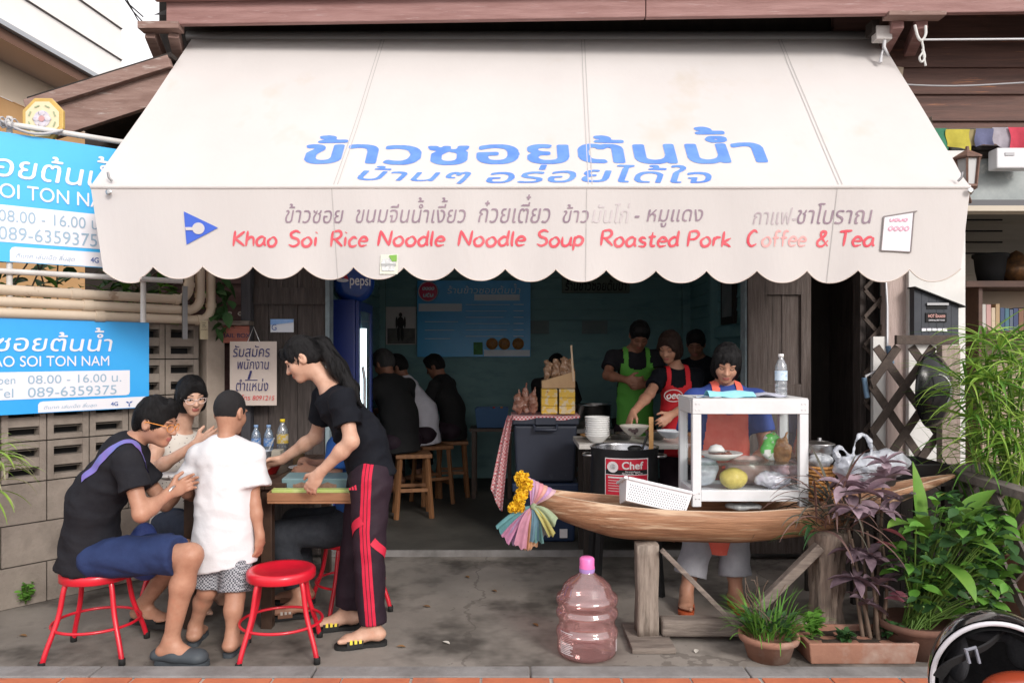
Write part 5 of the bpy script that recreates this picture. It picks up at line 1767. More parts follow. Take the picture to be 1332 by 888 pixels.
# ---------------------------------------------------------------- pots and bowls behind the boat
pot = thing('stock_pot', 'large stock pot with red printed label behind the boat', 'stock pot', P(812, 640, 4.95))
pc = Vector((GX(812, 4.95), 4.95, .50))
PR = .215
M_pot = mat('dark_pot_metal', (.07, .075, .085), (.05, .055, .06), rough=.35, metal=.7, scale=4)
M_potin = mat('shiny_pot_inside', (.5, .5, .52), (.4, .4, .42), rough=.25, metal=1, scale=6)
MB().lathe([(.0001, 0), (PR - .01, 0), (PR, .012), (PR, .395), (PR + .006, .40), (PR + .006, .408)], pc, 48).build('body', M_pot, pot)
MB().lathe([(PR + .005, .408), (PR - .004, .407), (PR - .008, .39), (PR - .008, .1), (.0001, .1)], pc, 48).build('inside', M_potin, pot)
b = MB()
for a0 in (R(180), R(0)):
    q = [pc + Vector(((PR + .004 + .045 * math.sin(t)) * math.cos(a0 + .3 * math.cos(t) - .15), (PR + .004 + .045 * math.sin(t)) * math.sin(a0 + .3 * math.cos(t) - .15), .35)) for t in np.linspace(0, math.pi, 10)]
    MB().tube(q, .008, 8).build('handle', M_steel, pot)
MB().lathe([(.0001, .12), (PR - .012, .12)], pc, 32).build('broth', mat('dark_broth', (.06, .03, .015), rough=.1), pot)
def potpt(px, z, r=PR + .0015):
    # point on the near side of the pot seen at photo column px
    k = (px - 666) / 1000
    # solve x = k*y with circle
    A = 1 + k * k
    B = -2 * (k * pc.x + pc.y)
    C_ = pc.x ** 2 + pc.y ** 2 - r * r
    y = (-B - math.sqrt(max(B * B - 4 * A * C_, 0))) / (2 * A)
    return Vector((k * y, y, z))
def potpatch(x0, x1, y0, y1, m, name, r):
    za, zb = GZ(y0, 4.74), GZ(y1, 4.74)
    b = MB()
    b.surf(lambda u, v: potpt(lerp(x0, x1, u), lerp(zb, za, v), r), 14, 1)
    return b.build(name, m, pot, recalc=False)
M_lred = mat('label_red', (.55, .02, .045), rough=.35)
M_lwhite = mat('label_white', (.72, .68, .68), rough=.35)
potpatch(787, 843, 596, 652, M_lwhite, 'label', PR + .0015)
potpatch(788, 842, 597.3, 611, M_lred, 'label_band', PR + .003)
potpatch(788, 842, 611, 617, M_blackm, 'label_band', PR + .003)
potpatch(788, 842, 618, 651, M_lred, 'label_band', PR + .003)
def potline(s_, x0, x1, y0, y1, m, bold=0, seg=True):
    za, zb = GZ(y0, 4.74), GZ(y1, 4.74)
    b = MB()
    put(b, fit(text2d(s_, bold), x0, x1, zb, za), lambda x, y: potpt(x, y, PR + .0065))
    b.build('lettering', m, pot, recalc=False)
potline('Chef', 809, 837, 600, 610, M_lwhite, .03)
potline('Stainless', 813, 833, 612, 614, M_lwhite, .01)
potline('Stock Pot', 809, 836, 614.3, 616.6, M_lwhite, .01)
potpatch(791, 825, 620, 622, M_lwhite, 'print_line', PR + .005)
for k in range(5):
    potpatch(791, 815 - k, 624.5 + k * 3.4, 625.7 + k * 3.4, mat('label_pink', (.62, .35, .36)), 'print_line', PR + .005)
def potdisc(cx, cy, r, m, rr):
    b = MB()
    zc = GZ(cy, 4.74)
    b.add([potpt(cx + r * math.cos(a), zc + r * .00474 * math.sin(a), rr) for a in np.linspace(0, 2 * math.pi, 25)[:-1]], [tuple(range(24))])
    b.build('round_emblem', m, pot, recalc=False)
potdisc(797, 607.5, 7.2, M_lwhite, PR + .005)
potdisc(797, 607, 3.6, mat('emblem_grey', (.3, .28, .28), (.6, .6, .6), scale=60), PR + .0065)
potdisc(835, 628, 5, M_lwhite, PR + .005)
ld = thing('ladle', 'black ladle dipping in the stock pot', 'ladle', P(835, 575, 4.95))
b = MB().tube([P(834, 588, 4.95), P(842, 566, 4.98), P(850, 548, 5.02)], .008, 8)
b.ball(P(826, 583, 4.92), (.05, .045, .022), 14)
b.build('bowl_and_handle', M_black, ld)
pdl = MB()
pdl.bar(P(847, 592, 4.86), P(847, 542, 4.95), .03, .008, up=(0, 1, 0))
tag(pdl.build('wooden_paddle', mat('golden_wood', (.55, .30, .10), (.45, .22, .07), rough=.5, scale=5, stretch=(6, 6, 1)), bevel=.003), 'flat golden wooden paddle standing in the stock pot', 'paddle')
bs_ = thing('burner_stand', 'black gas burner stand under the stock pot', 'stand', (pc.x, 4.95, 0))
b = MB()
for sx in (-1, 1):
    for sy in (-1, 1):
        b.bar(pc + Vector((.17 * sx, .17 * sy, -.01)), Vector((pc.x + .2 * sx, 4.95 + .2 * sy, 0)), .035, .035)
b.lathe([(.16, .44), (.2, .44), (.2, .495), (.16, .495), (.16, .44)], (pc.x, 4.95, 0), 24)
b.lathe([(.0001, .35), (.1, .35), (.1, .43), (.0001, .43)], (pc.x, 4.95, 0), 24)
b.build('frame', M_blackm, bs_)
ct = thing('prep_counter', 'worn white topped kitchen counter between the pots and the cooks', 'counter', (1.0, 5.55, 0))
MB().box(GX(753, 5.27), 1.62, 5.27, 5.80, .845, .88).build('top', mat('worn_counter', (.55, .53, .5), (.4, .38, .35), rough=.4, scale=8), ct, bevel=.004)
for (x, y) in ((.52, 5.33), (1.56, 5.33), (.52, 5.74), (1.56, 5.74)):
    MB().box(x - .025, x + .025, y - .025, y + .025, .0, .844).build('leg', M_dark, ct)
MB().box(.55, 1.55, 5.36, 5.72, .3, .32).build('lower_shelf', M_dark, ct)
zc = .882
M_mel = mat('white_melamine', (.72, .72, .71))
bowlp = [(.0001, .004), (.035, .0), (.04, .004), (.06, .02), (.085, .05), (.088, .056), (.085, .056), (.058, .026), (.0001, .012)]
bc_ = P(777, 566, 5.36)
proto = None
for k in range(9):
    o = MB().lathe(bowlp, (bc_.x, 5.37, zc + k * .0155), 28).build('bowl', M_mel)
    tag(o, 'white bowl in the tall stack left of the wooden paddle', 'bowl', 'stacked white bowls')
b = MB().lathe([(r * 1.18, z * 1.25) for r, z in bowlp], P(825, 566, 5.36), 32)
rb = tag(b.build('patterned_bowl', mat('cream_bowl', (.66, .62, .55), rough=.25, coat=.3)), 'cream bowl painted with a dark rooster in front of the cook', 'bowl')
b = MB()
c = P(825, 566, 5.36)
for (x, z, rx, rz) in ((-.02, .04, .02, .012), (-.045, .05, .014, .01), (.0, .045, .012, .015), (-.01, .025, .008, .01)):
    b.add([c + Vector((x + rx * math.cos(a), -.072 - z * .62, z + rz * math.sin(a))) for a in np.linspace(0, 6.28, 13)[:-1]], [tuple(range(12))])
b.build('rooster_mark', mat('rooster_ink', (.08, .05, .05)), rb, recalc=False)
o = MB().lathe([(r * 1.1, z * .95) for r, z in bowlp], P(872, 568, 5.36) - Vector((0, 0, .008)), 28).build('white_bowl', mat('bluish_melamine', (.62, .66, .72), rough=.25, coat=.3))
tag(o, 'pale blue white bowl beside the wooden paddle', 'bowl')
for (px, py, r_, lab) in ((802, 552, .05, 'small steel bowl behind the stack of white bowls'), (853, 545, .085, 'shiny steel basin under the cook\'s right hand'), (812, 535, .07, 'steel bowl under the red aproned cook\'s left hand')):
    c = P(px, py, 5.55)
    c.z = zc
    o = MB().lathe([(.0001, .004), (r_ * .6, 0), (r_, r_ * .7), (r_ + .004, r_ * .72), (r_ - .003, r_ * .68), (.0001, .012)], c, 28).build('steel_bowl', M_steel)
    tag(o, lab, 'bowl')
o = MB().lathe([(.0001, .02), (.1, .0), (.11, .012), (.0001, .035)], (GX(775, 5.55), 5.6, zc + .02), 28).build('wooden_board', mat('golden_wood', (.5, .28, .1)))
tag(o, 'round wooden board lying behind the stacked white bowls', 'board')
# dim kitchen things further back
kt = thing('stove_table', 'dark table of pots and pans along the teal back wall', 'table', (1.0, 7.2, .05))
MB().box(.55, 2.0, 6.75, 7.4, .80, .84).build('top', M_steel, kt)
for (x, y) in ((.6, 6.8), (1.95, 6.8), (.6, 7.35), (1.95, 7.35)):
    MB().box(x - .02, x + .02, y - .02, y + .02, .05, .799).build('leg', M_dark, kt)
for (px, Y, r_, h_, lab, m) in ((772, 7.0, .15, .2, 'dull aluminium pot on the table before the teal wall', M_steel), (815, 6.95, .13, .07, 'low dark pan on the back kitchen table', M_black), (745, 6.9, .11, .06, 'low steel pan at the left of the back kitchen table', M_steel)):
    o = MB().lathe([(.0001, 0), (r_, 0), (r_ + .01, h_), (r_ + .016, h_), (r_, h_ - .01), (r_ - .01, .01), (.0001, .01)], (GX(px, Y), Y, .842), 28).build('cooking_pot', m)
    tag(o, lab, 'pot')
# white perforated basket
pb_ = thing('plastic_basket', 'white perforated plastic basket lying tilted in the boat', 'basket', P(850, 648, 4.13))
Mb = Matrix.Rotation(R(13), 3, 'Y') @ Matrix.Rotation(R(-18), 3, 'X')
bc0 = P(850, 648, 4.13)
b = MB()
lx, ly, lz, t_ = .36, .20, .115, .006
def bp(x, y, z):
    return bc0 + Mb @ Vector((x, y, z))
V = []
for (z, g) in ((-lz / 2, -.02), (lz / 2, 0)):
    for (x, y) in ((-1, -1), (1, -1), (1, 1), (-1, 1)):
        V.append(bp(x * (lx / 2 + g), y * (ly / 2 + g), z))
for (z, g) in ((lz / 2, 0), (-lz / 2 + t_, -.02)):
    for (x, y) in ((-1, -1), (1, -1), (1, 1), (-1, 1)):
        V.append(bp(x * (lx / 2 + g - t_), y * (ly / 2 + g - t_), z))
F = [(3, 2, 1, 0), (12, 13, 14, 15)]
for k in range(4):
    k2 = (k + 1) % 4
    F += [(k, k2, 4 + k2, 4 + k), (4 + k, 4 + k2, 8 + k2, 8 + k), (8 + k, 8 + k2, 12 + k2, 12 + k)]
b.add(V, F)
M_wpl = mat('white_plastic', (.72, .73, .76), rough=.35)
b.build('shell', M_wpl, pb_, bevel=.004)
b = MB()
for (sx, sy) in ((1, 0), (-1, 0), (0, 1), (0, -1)):
    if sx:
        b.bar(bp(sx * (lx / 2 + .004), -ly / 2 - .008, lz / 2), bp(sx * (lx / 2 + .004), ly / 2 + .008, lz / 2), .02, .014)
    else:
        b.bar(bp(-lx / 2 + .009, sy * (ly / 2 + .004), lz / 2 + .001), bp(lx / 2 - .009, sy * (ly / 2 + .004), lz / 2 + .001), .02, .014)
b.build('rim', M_wpl, pb_, bevel=.003)
b = MB()
for i in range(24):
    for j in range(7):
        x, z = lerp(-.15, .15, i / 23) + (.003 if j % 2 else -.003), lerp(-.045, .028, j / 6)
        y = -(ly / 2 - .02 * (.5 - z / lz)) - .0015
        b.add([bp(x + .0034 * math.cos(a), y, z + .004 * math.sin(a)) for a in np.linspace(0, 6.28, 7)[:-1]], [tuple(range(6))])
        y = (ly / 2 - .02 * (.5 - z / lz)) - t_ - .0015
        b.add([bp(x + .0034 * math.cos(a), y, z + .004 * math.sin(a)) for a in np.linspace(0, 6.28, 7)[:-1]], [tuple(range(6))])
b.build('perforations', mat('hole_shade', (.16, .17, .2)), pb_, recalc=False)

# ---------------------------------------------------------------- cool boxes and snacks
M_cool = mat('dark_slate_plastic', (.026, .032, .050), (.018, .023, .038), rough=.45, scale=3, bump=.05, c3=(.1, .11, .14), scale3=4, lo3=.62, hi3=.8)
M_cool2 = mat('deep_navy_plastic', (.012, .026, .065), rough=.45)
kx0, kx1, ky = GX(668, 5.9), GX(751, 5.9), 5.9
def coolbox(label, z0, z1, m, up):
    root = thing('cool_box', label, 'cool box', ((kx0 + kx1) / 2, ky + .2, z0))
    b = MB()
    t = .02
    V = []
    for (z, g) in ((z0, t), (z1 - .07, 0)):
        for (x, y) in ((kx0 + g, ky + g), (kx1 - g, ky + g), (kx1 - g, ky + .42 - g), (kx0 + g, ky + .42 - g)):
            V.append((x, y, z))
    b.add(V, [(3, 2, 1, 0), (4, 5, 6, 7)] + [(k, (k + 1) % 4, 4 + (k + 1) % 4, 4 + k) for k in range(4)])
    b.build('tub', m, root, bevel=.02, seg=3)
    MB().box(kx0 - .012, kx1 + .012, ky - .012, ky + .432, z1 - .068, z1 - .002).build('lid', m, root, bevel=.012, seg=3)
    if up:
        q = [Vector((lerp(kx0, kx1, .32), ky - .014, z1 - .07)), Vector((lerp(kx0, kx1, .34), ky - .05, z1 - .10)), Vector((lerp(kx0, kx1, .66), ky - .05, z1 - .10)), Vector((lerp(kx0, kx1, .68), ky - .014, z1 - .07))]
        MB().tube(q, .012, 8).build('handle', m, root)
        MB().box(lerp(kx0, kx1, .34), lerp(kx0, kx1, .66), ky - .03, ky - .013, z1 - .065, z1 - .01).build('latch', m, root, bevel=.004)
    else:
        MB().box(GX(728, 5.9), GX(738, 5.9), ky - .004, ky + .03, GZ(699, 5.9), GZ(688, 5.9)).build('sticker', mat('label_white', (.7, .7, .7)), root)
    return root
cz1, czm = GZ(541, 5.9), GZ(628, 5.9)
coolbox('dark slate cool box stacked on top, carrying the snacks', czm + .002, cz1, M_cool, True)
coolbox('deep navy cool box on the floor under the other', .052, czm, M_cool2, False)
def gingham(name):
    m = mat(name, (.62, .5, .5), rough=.9)
    n, L = m.node_tree.nodes, m.node_tree.links
    uv = n.new('ShaderNodeTexCoord')
    ck_ = n.new('ShaderNodeTexChecker')
    ck_.inputs['Scale'].default_value = 70
    ck_.inputs[1].default_value = (.62, .50, .50, 1)
    ck_.inputs[2].default_value = (.42, .07, .09, 1)
    L.new(uv.outputs['Object'], ck_.inputs['Vector'])
    L.new(ck_.outputs[0], n['Principled BSDF'].inputs['Base Color'])
    return m
M_ging = gingham('red_gingham')
gc = thing('gingham_cloth', 'red and white checked cloth over the cool box, hanging down its left side', 'cloth', (kx0, ky, cz1))
b = MB()
b.surf(lambda u, v: Vector((lerp(kx0 - .02, kx1 + .018, u), lerp(ky - .018, ky + .4, v), cz1 + .004 + .003 * math.sin(12 * u + 5 * v))), 20, 12)
b.surf(lambda u, v: Vector((lerp(kx0 - .02, kx1 + .018, u), ky - .019 - .004 * math.sin(20 * u), lerp(cz1 - .022 - .01 * math.sin(11 * u), cz1 + .003, v))), 24, 3)
b.build('top_spread', M_ging, gc, recalc=False)
b = MB()
zl = GZ(655, 5.9)
def hang(u, v):
    x = lerp(GX(664, 5.9), GX(646, 5.9), v ** .8) + (u - .5) * lerp(.045, .09, v)
    zend = lerp(GZ(634, 5.9), GZ(662, 5.9), min(1, u * 1.3))
    return Vector((x, ky - .03 + .022 * math.sin(u * 11) - .02 * v, lerp(cz1 + .005, zend, v)))
b.surf(hang, 16, 20)
b.build('hanging_corner', M_ging, gc, recalc=False)
zt = cz1 + .012
M_ybox = mat('yellow_printed_card', (.66, .42, .05), (.60, .50, .32), rough=.4, scale=24, lo=.5, hi=.56, c3=(.4, .15, .03), scale3=30, lo3=.62, hi3=.66)
ybx = [(704, 725, 'bottom left'), (727, 748, 'bottom right')]
for r in range(3):
    for (pa, pb2, pos) in ybx:
        h_ = [.062, .062, .066][r]
        z = zt + sum([.062, .062, .066][:r]) + r * .002
        o = MB().box(GX(pa, 5.95) + random.uniform(0, .004), GX(pb2, 5.95), 5.95, 6.10, z, z + h_).build('snack_box', M_ybox, bevel=.003)
        tag(o, '%s yellow printed snack box in the block on the cool box' % (['bottom', 'middle', 'top'][r] + (' left' if pa == 704 else ' right')), 'box', 'yellow snack boxes')
kz = zt + .20
kb = thing('kraft_carton', 'open kraft carton with sloping side on the yellow boxes, filled with snacks', 'carton', (GX(726, 5.95), 6.0, kz))
M_kraft = mat('kraft_card', (.56, .38, .21), (.48, .31, .17), rough=.8, scale=8)
xa, xb = GX(705, 5.95), GX(748, 5.95)
for (y, nm) in ((5.95, 'front_panel'), (6.12, 'back_panel')):
    MB().prism([(xa, kz), (xb, kz), (xb, kz + .13), (xa, kz + .055)], lambda x, z: (x, y, z), lambda x, z: (x, y + .005, z)).build(nm, M_kraft, kb)
MB().box(xb - .005, xb, 5.956, 6.119, kz, kz + .13).build('side_panel', M_kraft, kb)
MB().box(xa, xa + .005, 5.956, 6.119, kz, kz + .055).build('side_panel', M_kraft, kb)
MB().bar((xb - .012, 5.945, kz + .05), (GX(743, 5.95), 5.945, GZ(449, 5.95)), .014, .006, up=(0, 1, 0)).build('upright_stick', mat('pale_stick', (.6, .45, .3)), kb)
M_dry = mat('dried_snack_film', (.26, .13, .06), (.45, .30, .2), rough=.25, scale=50, coat=.5, c3=(.12, .05, .03), scale3=30)
M_dryr = mat('reddish_dried_film', (.2, .075, .045), (.36, .2, .15), rough=.25, scale=50, coat=.5, c3=(.5, .42, .4), scale3=40, lo3=.66)
for i, (px, hh) in enumerate(((713, .15), (724, .16), (735, .17), (742, .15))):
    x = GX(px, 6.0)
    bag('dried_snack_bag', (x, 6.03 + .012 * (i % 2), kz + .10 + hh * .25), (.036, .035, hh * .6), M_dry, ['leftmost bag of brown dried snack in the kraft carton', 'second bag of brown dried snack in the kraft carton', 'third bag of brown dried snack in the kraft carton', 'bag of brown dried snack by the stick in the kraft carton'][i], 'bag', 40 + i, 'bags in the kraft carton', amp=.014, sc=85)
for i, (px, hh) in enumerate(((675, .15), (684, .19), (694, .16))):
    x = GX(px, 6.0)
    bag('dried_chili_bag', (x, 5.97 + .02 * (i % 2), zt + hh * .5), (.04, .035, hh * .52), M_dryr, ['small reddish snack bag at the left edge of the cool box', 'taller reddish snack bag with twisted top on the cool box', 'reddish snack bag next to the yellow boxes'][i], 'bag', 50 + i, 'reddish bags on the cool box', amp=.013, sc=85, neck=(0.005 * i, 0, hh * .75))

# ---------------------------------------------------------------- big pink water jug
jy = 3.85
jc = Vector((GX(763.5, jy), jy, 0))
jug = thing('water_jug', 'large empty pink water jug with magenta cap on the concrete', 'water jug', jc)
M_jug = sheer('pink_polycarbonate', (.93, .73, .72), .15, .05, .5, (.70, .36, .36))
def jz(py):
    return max(0.002, CAM_H - (py - 460) * jy / 1000)
jp = [(.0001, .004), (.12, .002), (.143, .012), (.148, .03), (.148, jz(826)), (.152, jz(824)), (.154, jz(820)), (.152, jz(816)), (.145, jz(814)), (.139, jz(811)), (.139, jz(804)), (.145, jz(801)), (.152, jz(799)), (.155, jz(795)), (.152, jz(791)), (.143, jz(789)), (.143, jz(785)), (.151, jz(783)), (.155, jz(778)), (.151, jz(773)), (.138, jz(771)), (.128, jz(768)), (.118, jz(760)), (.09, jz(753)), (.05, jz(747)), (.037, jz(743)), (.034, jz(736))]
MB().lathe(jp, jc, 48).build('body', M_jug, jug)
MB().lathe([(.0001, jz(724)), (.030, jz(724)), (.037, jz(726)), (.037, jz(735)), (.039, jz(737)), (.039, jz(738))], jc, 32).build('cap', mat('magenta_cap', (.72, .16, .42), rough=.35), jug)
MB().lathe([(.0385, jz(738.3)), (.04, jz(740)), (.037, jz(744))], jc, 32).build('neck_seal', mat('violet_seal', (.35, .22, .5), rough=.3), jug)
b = MB()
for (a0, a1, n_r) in ((R(205), R(238), 13), (R(335), R(350), 10)):
    for k in range(n_r):
        z = .035 + k * .0085
        e = random.uniform(.75, 1)
        b.surf(lambda u, v: jc + Vector((.1493 * math.cos(lerp(a0, lerp(a0, a1, e), u)), .1493 * math.sin(lerp(a0, lerp(a0, a1, e), u)), z + v * .004)), 6, 1)
b.build('printed_lines', mat('white_print', (.75, .70, .72)), jug, recalc=False)

# ---------------------------------------------------------------- stools
M_rstool = mat('red_enamel', (.62, .012, .03), (.5, .01, .025), rough=.32, spec=.5, scale=6, coat=.25)
M_foot = mat('black_rubber', (.015, .015, .015), rough=.8)
def red_stool(label, loc, rz):
    r = thing('red_stool', label, 'stool', (0, 0, 0), 0, 'red metal stools')
    H = .425
    MB().lathe([(.0001, H - .006), (.122, H - .006), (.132, H), (.156, H + .002), (.165, H - .003), (.169, H - .012), (.169, H - .042), (.165, H - .046), (.161, H - .042), (.161, H - .014), (.0001, H - .014)], (0, 0, 0), 40).build('seat', M_rstool, r)
    for k in range(4):
        a = R(45 + 90 * k)
        d = Vector((math.cos(a), math.sin(a), 0))
        pts = spline([d * .13 + Vector((0, 0, H - .02)), d * .155 + Vector((0, 0, H - .07)), d * .182 + Vector((0, 0, .22)), d * .235 + Vector((0, 0, .08)), d * .255 + Vector((0, 0, .012))], 5)
        lg = MB().tube(pts, .0125, 10).build('leg', M_rstool, r)
        MB().lathe([(.0001, 0), (.016, 0), (.016, .03), (.013, .034)], d * .2555, 12).build('rubber_foot', M_foot, lg)
    q = [Vector((.200 * math.cos(a), .200 * math.sin(a), .165)) for a in np.linspace(0, 2 * math.pi, 41)[:-1]]
    MB().tube(q, .0075, 8, closed=True).build('footring', M_rstool, r)
    r.location = loc
    r.rotation_euler = (0, 0, rz)
    return r
s1 = red_stool('empty red metal stool in front of the boy', (GX(366, 3.86), 3.86, 0), R(12))
dup(s1, (GX(126, 3.86), 3.86, 0), R(8), 'red metal stool under the seated man in blue shorts')
dup(s1, (GX(456, 4.55), 4.55, 0), R(30), 'red metal stool behind the waitress, mostly hidden by her legs')
M_stw = mat('orange_brown_wood', (.26, .12, .05), (.18, .08, .035), rough=.6, scale=5, stretch=(6, 6, 1))
def wood_stool(label, loc):
    r = thing('wooden_stool', label, 'stool', (0, 0, 0), 0, 'wooden stools in the dim room')
    MB().box(-.16, .16, -.16, .16, .53, .565).build('seat', M_stw, r, bevel=.006)
    for sx in (-1, 1):
        for sy in (-1, 1):
            MB().bar((.12 * sx, .12 * sy, .53), (.155 * sx, .155 * sy, 0), .035, .035).build('leg', M_stw, r, bevel=.003)
    b = MB()
    for q in (-1, 1):
        b.bar((-.135, .135 * q, .25), (.135, .135 * q, .25), .02, .03)
        b.bar((.135 * q, -.135, .2), (.135 * q, .135, .2), .02, .03)
    b.build('stretcher', M_stw, r)
    r.location = loc
    r.rotation_euler = (0, 0, .2)
    return r
s2 = wood_stool('wooden stool under the broad diner in black', (GX(537, 6.9), 6.9, .05))
dup(s2, (GX(562, 7.5), 7.5, .05), .5, 'wooden stool under the diner in the white shirt')
dup(s2, (GX(588, 7.9), 7.9, .05), .1, 'wooden stool deepest in the room, in near darkness')

# ---------------------------------------------------------------- dining table and what stands on it
TZ = .80
dt = thing('dining_table', 'dark wooden dining table between the seated customers', 'table', (-1.47, 4.75, 0))
M_tbl = mat('dark_table_wood', (.06, .034, .022), (.04, .022, .015), rough=.45, scale=4, stretch=(6, 1, 6))
b = MB()
for i in range(5):
    x0 = -1.82 + i * .12
    b.box(x0, x0 + .117, 4.16, 5.36, TZ - .035, TZ)
b.build('tabletop', M_tbl, dt, bevel=.003)
for (x, y) in ((-1.76, 4.22), (-1.34, 4.22), (-1.76, 5.3), (-1.28, 5.3)):
    MB().box(x - .03, x + .03, y - .03, y + .03, 0, TZ - .036).build('leg', M_tbl, dt, bevel=.004)
b = MB()
b.box(-1.73, -1.37, 4.205, 4.225, TZ - .11, TZ - .037)
b.box(-1.775, -1.755, 4.25, 5.27, TZ - .11, TZ - .037)
b.box(-1.295, -1.275, 4.25, 5.27, TZ - .11, TZ - .037)
b.build('apron_rail', M_tbl, dt)
for (px, lab) in ((333, 'left one of two blue labelled water bottles on the dining table'), (349.5, 'right one of two blue labelled water bottles, next to the cola')):
    c = Vector((GX(px, 5.12), 5.12, TZ + .001))
    r = thing('water_bottle', lab, 'bottle', c)
    bottle(r, c, 1.02, sheer('bluish_pet', (.78, .86, .95), .3, .05, .5, (.5, .64, .8)), M_lblue, mat('blue_cap', (.25, .4, .65), rough=.4))
c = Vector((GX(367.5, 5.10), 5.10, TZ + .001))
r = thing('cola_bottle', 'dark cola bottle with yellow cap and yellow label on the dining table', 'bottle', c)
bottle(r, c, 1.2, M_pet, mat('yellow_label', (.60, .42, .06), (.55, .5, .42), rough=.35, scale=40, lo=.5, hi=.55), mat('yellow_cap', (.68, .50, .02), rough=.4), (mat('cola', (.02, .008, .004), rough=.15), .085), lab=(.09, .14))
o = MB().box(GX(353, 5.0), GX(366, 5.0), 4.98, 5.06, TZ + .001, TZ + .075).build('tissue_box', mat('cream_card', (.6, .55, .45), rough=.7), bevel=.004)
tag(o, 'small cream tissue box on the table below the cola bottle', 'box')
for (px, Y, m, lab) in ((345, 4.85, (.55, .6, .68), 'clear cup of ice with a straw near the water bottles'), (388, 4.75, (.5, .35, .2), 'cup of brown iced tea partly behind the waitress\'s arm')):
    c = Vector((GX(px, Y), Y, TZ + .001))
    r = thing('drink_cup', lab, 'cup', c)
    MB().lathe([(.0001, .0), (.03, 0), (.04, .09), (.042, .09), (.039, .085)], c, 20).build('cup', mat('cup_%d' % px, m, rough=.2, coat=.5), r)
    MB().tube([c + Vector((0, 0, .04)), c + Vector((.06, -.01, .17))], .004, 6).build('straw', mat('straw_white', (.65, .68, .7)) if px == 345 else mat('straw_green', (.4, .6, .1)), r)
o = MB().lathe([(.0001, .0), (.06, .0), (.085, .05), (.09, .052), (.08, .045), (.0001, .012)], (GX(346, 4.5), 4.5, TZ + .001), 26).build('red_bowl', mat('red_plastic', (.55, .03, .03), rough=.35))
tag(o, 'red plastic bowl on the table by the waitress\'s far hand', 'bowl')
o = MB().lathe([(.0001, .003), (.06, .0), (.10, .02), (.102, .024), (.06, .008), (.0001, .008)], (GX(398, 4.62), 4.62, TZ + .001), 26).build('dinner_plate', M_mel)
tag(o, 'white plate of leftovers on the table behind the waitress\'s tray', 'plate')
b = MB()
for k in range(14):
    a, q = random.uniform(0, 6.28), .05 * math.sqrt(random.random())
    b.ball(Vector((GX(398, 4.62) + q * math.cos(a), 4.62 + q * math.sin(a), TZ + .016)), (.014, .012, .01), 7)
tag(b.build('leftover_food', mat('brown_leftovers', (.3, .15, .06), (.45, .3, .14), scale=60)), 'brown scraps of food on the white plate', 'food')
# tray carried by the waitress
ty = thing('serving_tray', 'wooden tray with grey blue box held by the waitress', 'tray', P(408, 640, 4.16))
tx0, tx1 = GX(347, 4.05), GX(466, 4.05)
b = MB()
Mt = Matrix.Rotation(R(5), 3, 'X')
to = Vector(((tx0 + tx1) / 2, 4.20, .735))
hx, hy = (tx1 - tx0) / 2, .15
def tp(x, y, z):
    return to + Mt @ Vector((x, y, z))
def tbox(b, x0, x1, y0, y1, z0, z1, m=0):
    V = [tp(x, y, z) for z in (z0, z1) for y in (y0, y1) for x in (x0, x1)]
    b.add(V, [(0, 2, 3, 1), (4, 5, 7, 6), (0, 1, 5, 4), (2, 6, 7, 3), (0, 4, 6, 2), (1, 3, 7, 5)], m)
tbox(b, -hx, hx, -hy, hy, -.012, 0)
tbox(b, -hx, hx, -hy, -hy + .014, .001, .045)
tbox(b, -hx, hx, hy - .014, hy, .001, .045)
tbox(b, -hx, -hx + .014, -hy + .015, hy - .015, .001, .045)
tbox(b, hx - .014, hx, -hy + .015, hy - .015, .001, .045)
b.build('tray_frame', mat('tray_wood', (.33, .17, .09), (.25, .12, .06), rough=.5, scale=5, stretch=(1, 6, 6)), ty, bevel=.003)
b = MB()
tbox(b, -hx + .04, hx - .03, -.02, hy - .02, .002, .09)
bx = b.build('grey_box', mat('grey_blue_tin', (.19, .29, .31), (.15, .24, .26), rough=.35, scale=9), bevel=.006)
tag(bx, 'grey blue tin box standing in the waitress\'s tray', 'box')
b = MB()
for (x, z) in ((-.09, .05), (.05, .05)):
    b.add([tp(x + .05 * math.cos(a), -.022, z + .018 * math.sin(a) + .004 * math.sin(5 * a)) for a in np.linspace(0, 6.28, 17)[:-1]], [tuple(range(16))])
b.build('brown_print', mat('brown_print', (.2, .12, .08), (.32, .2, .14), scale=60), bx, recalc=False)
b = MB()
tbox(b, -hx + .02, hx - .05, -hy + .02, -.09, .002, .058)
o = b.build('notepad', mat('lime_paper', (.36, .46, .10), (.52, .56, .26), rough=.7, scale=8), bevel=.002)
tag(o, 'lime green pad of order slips at the tray front', 'notepad')

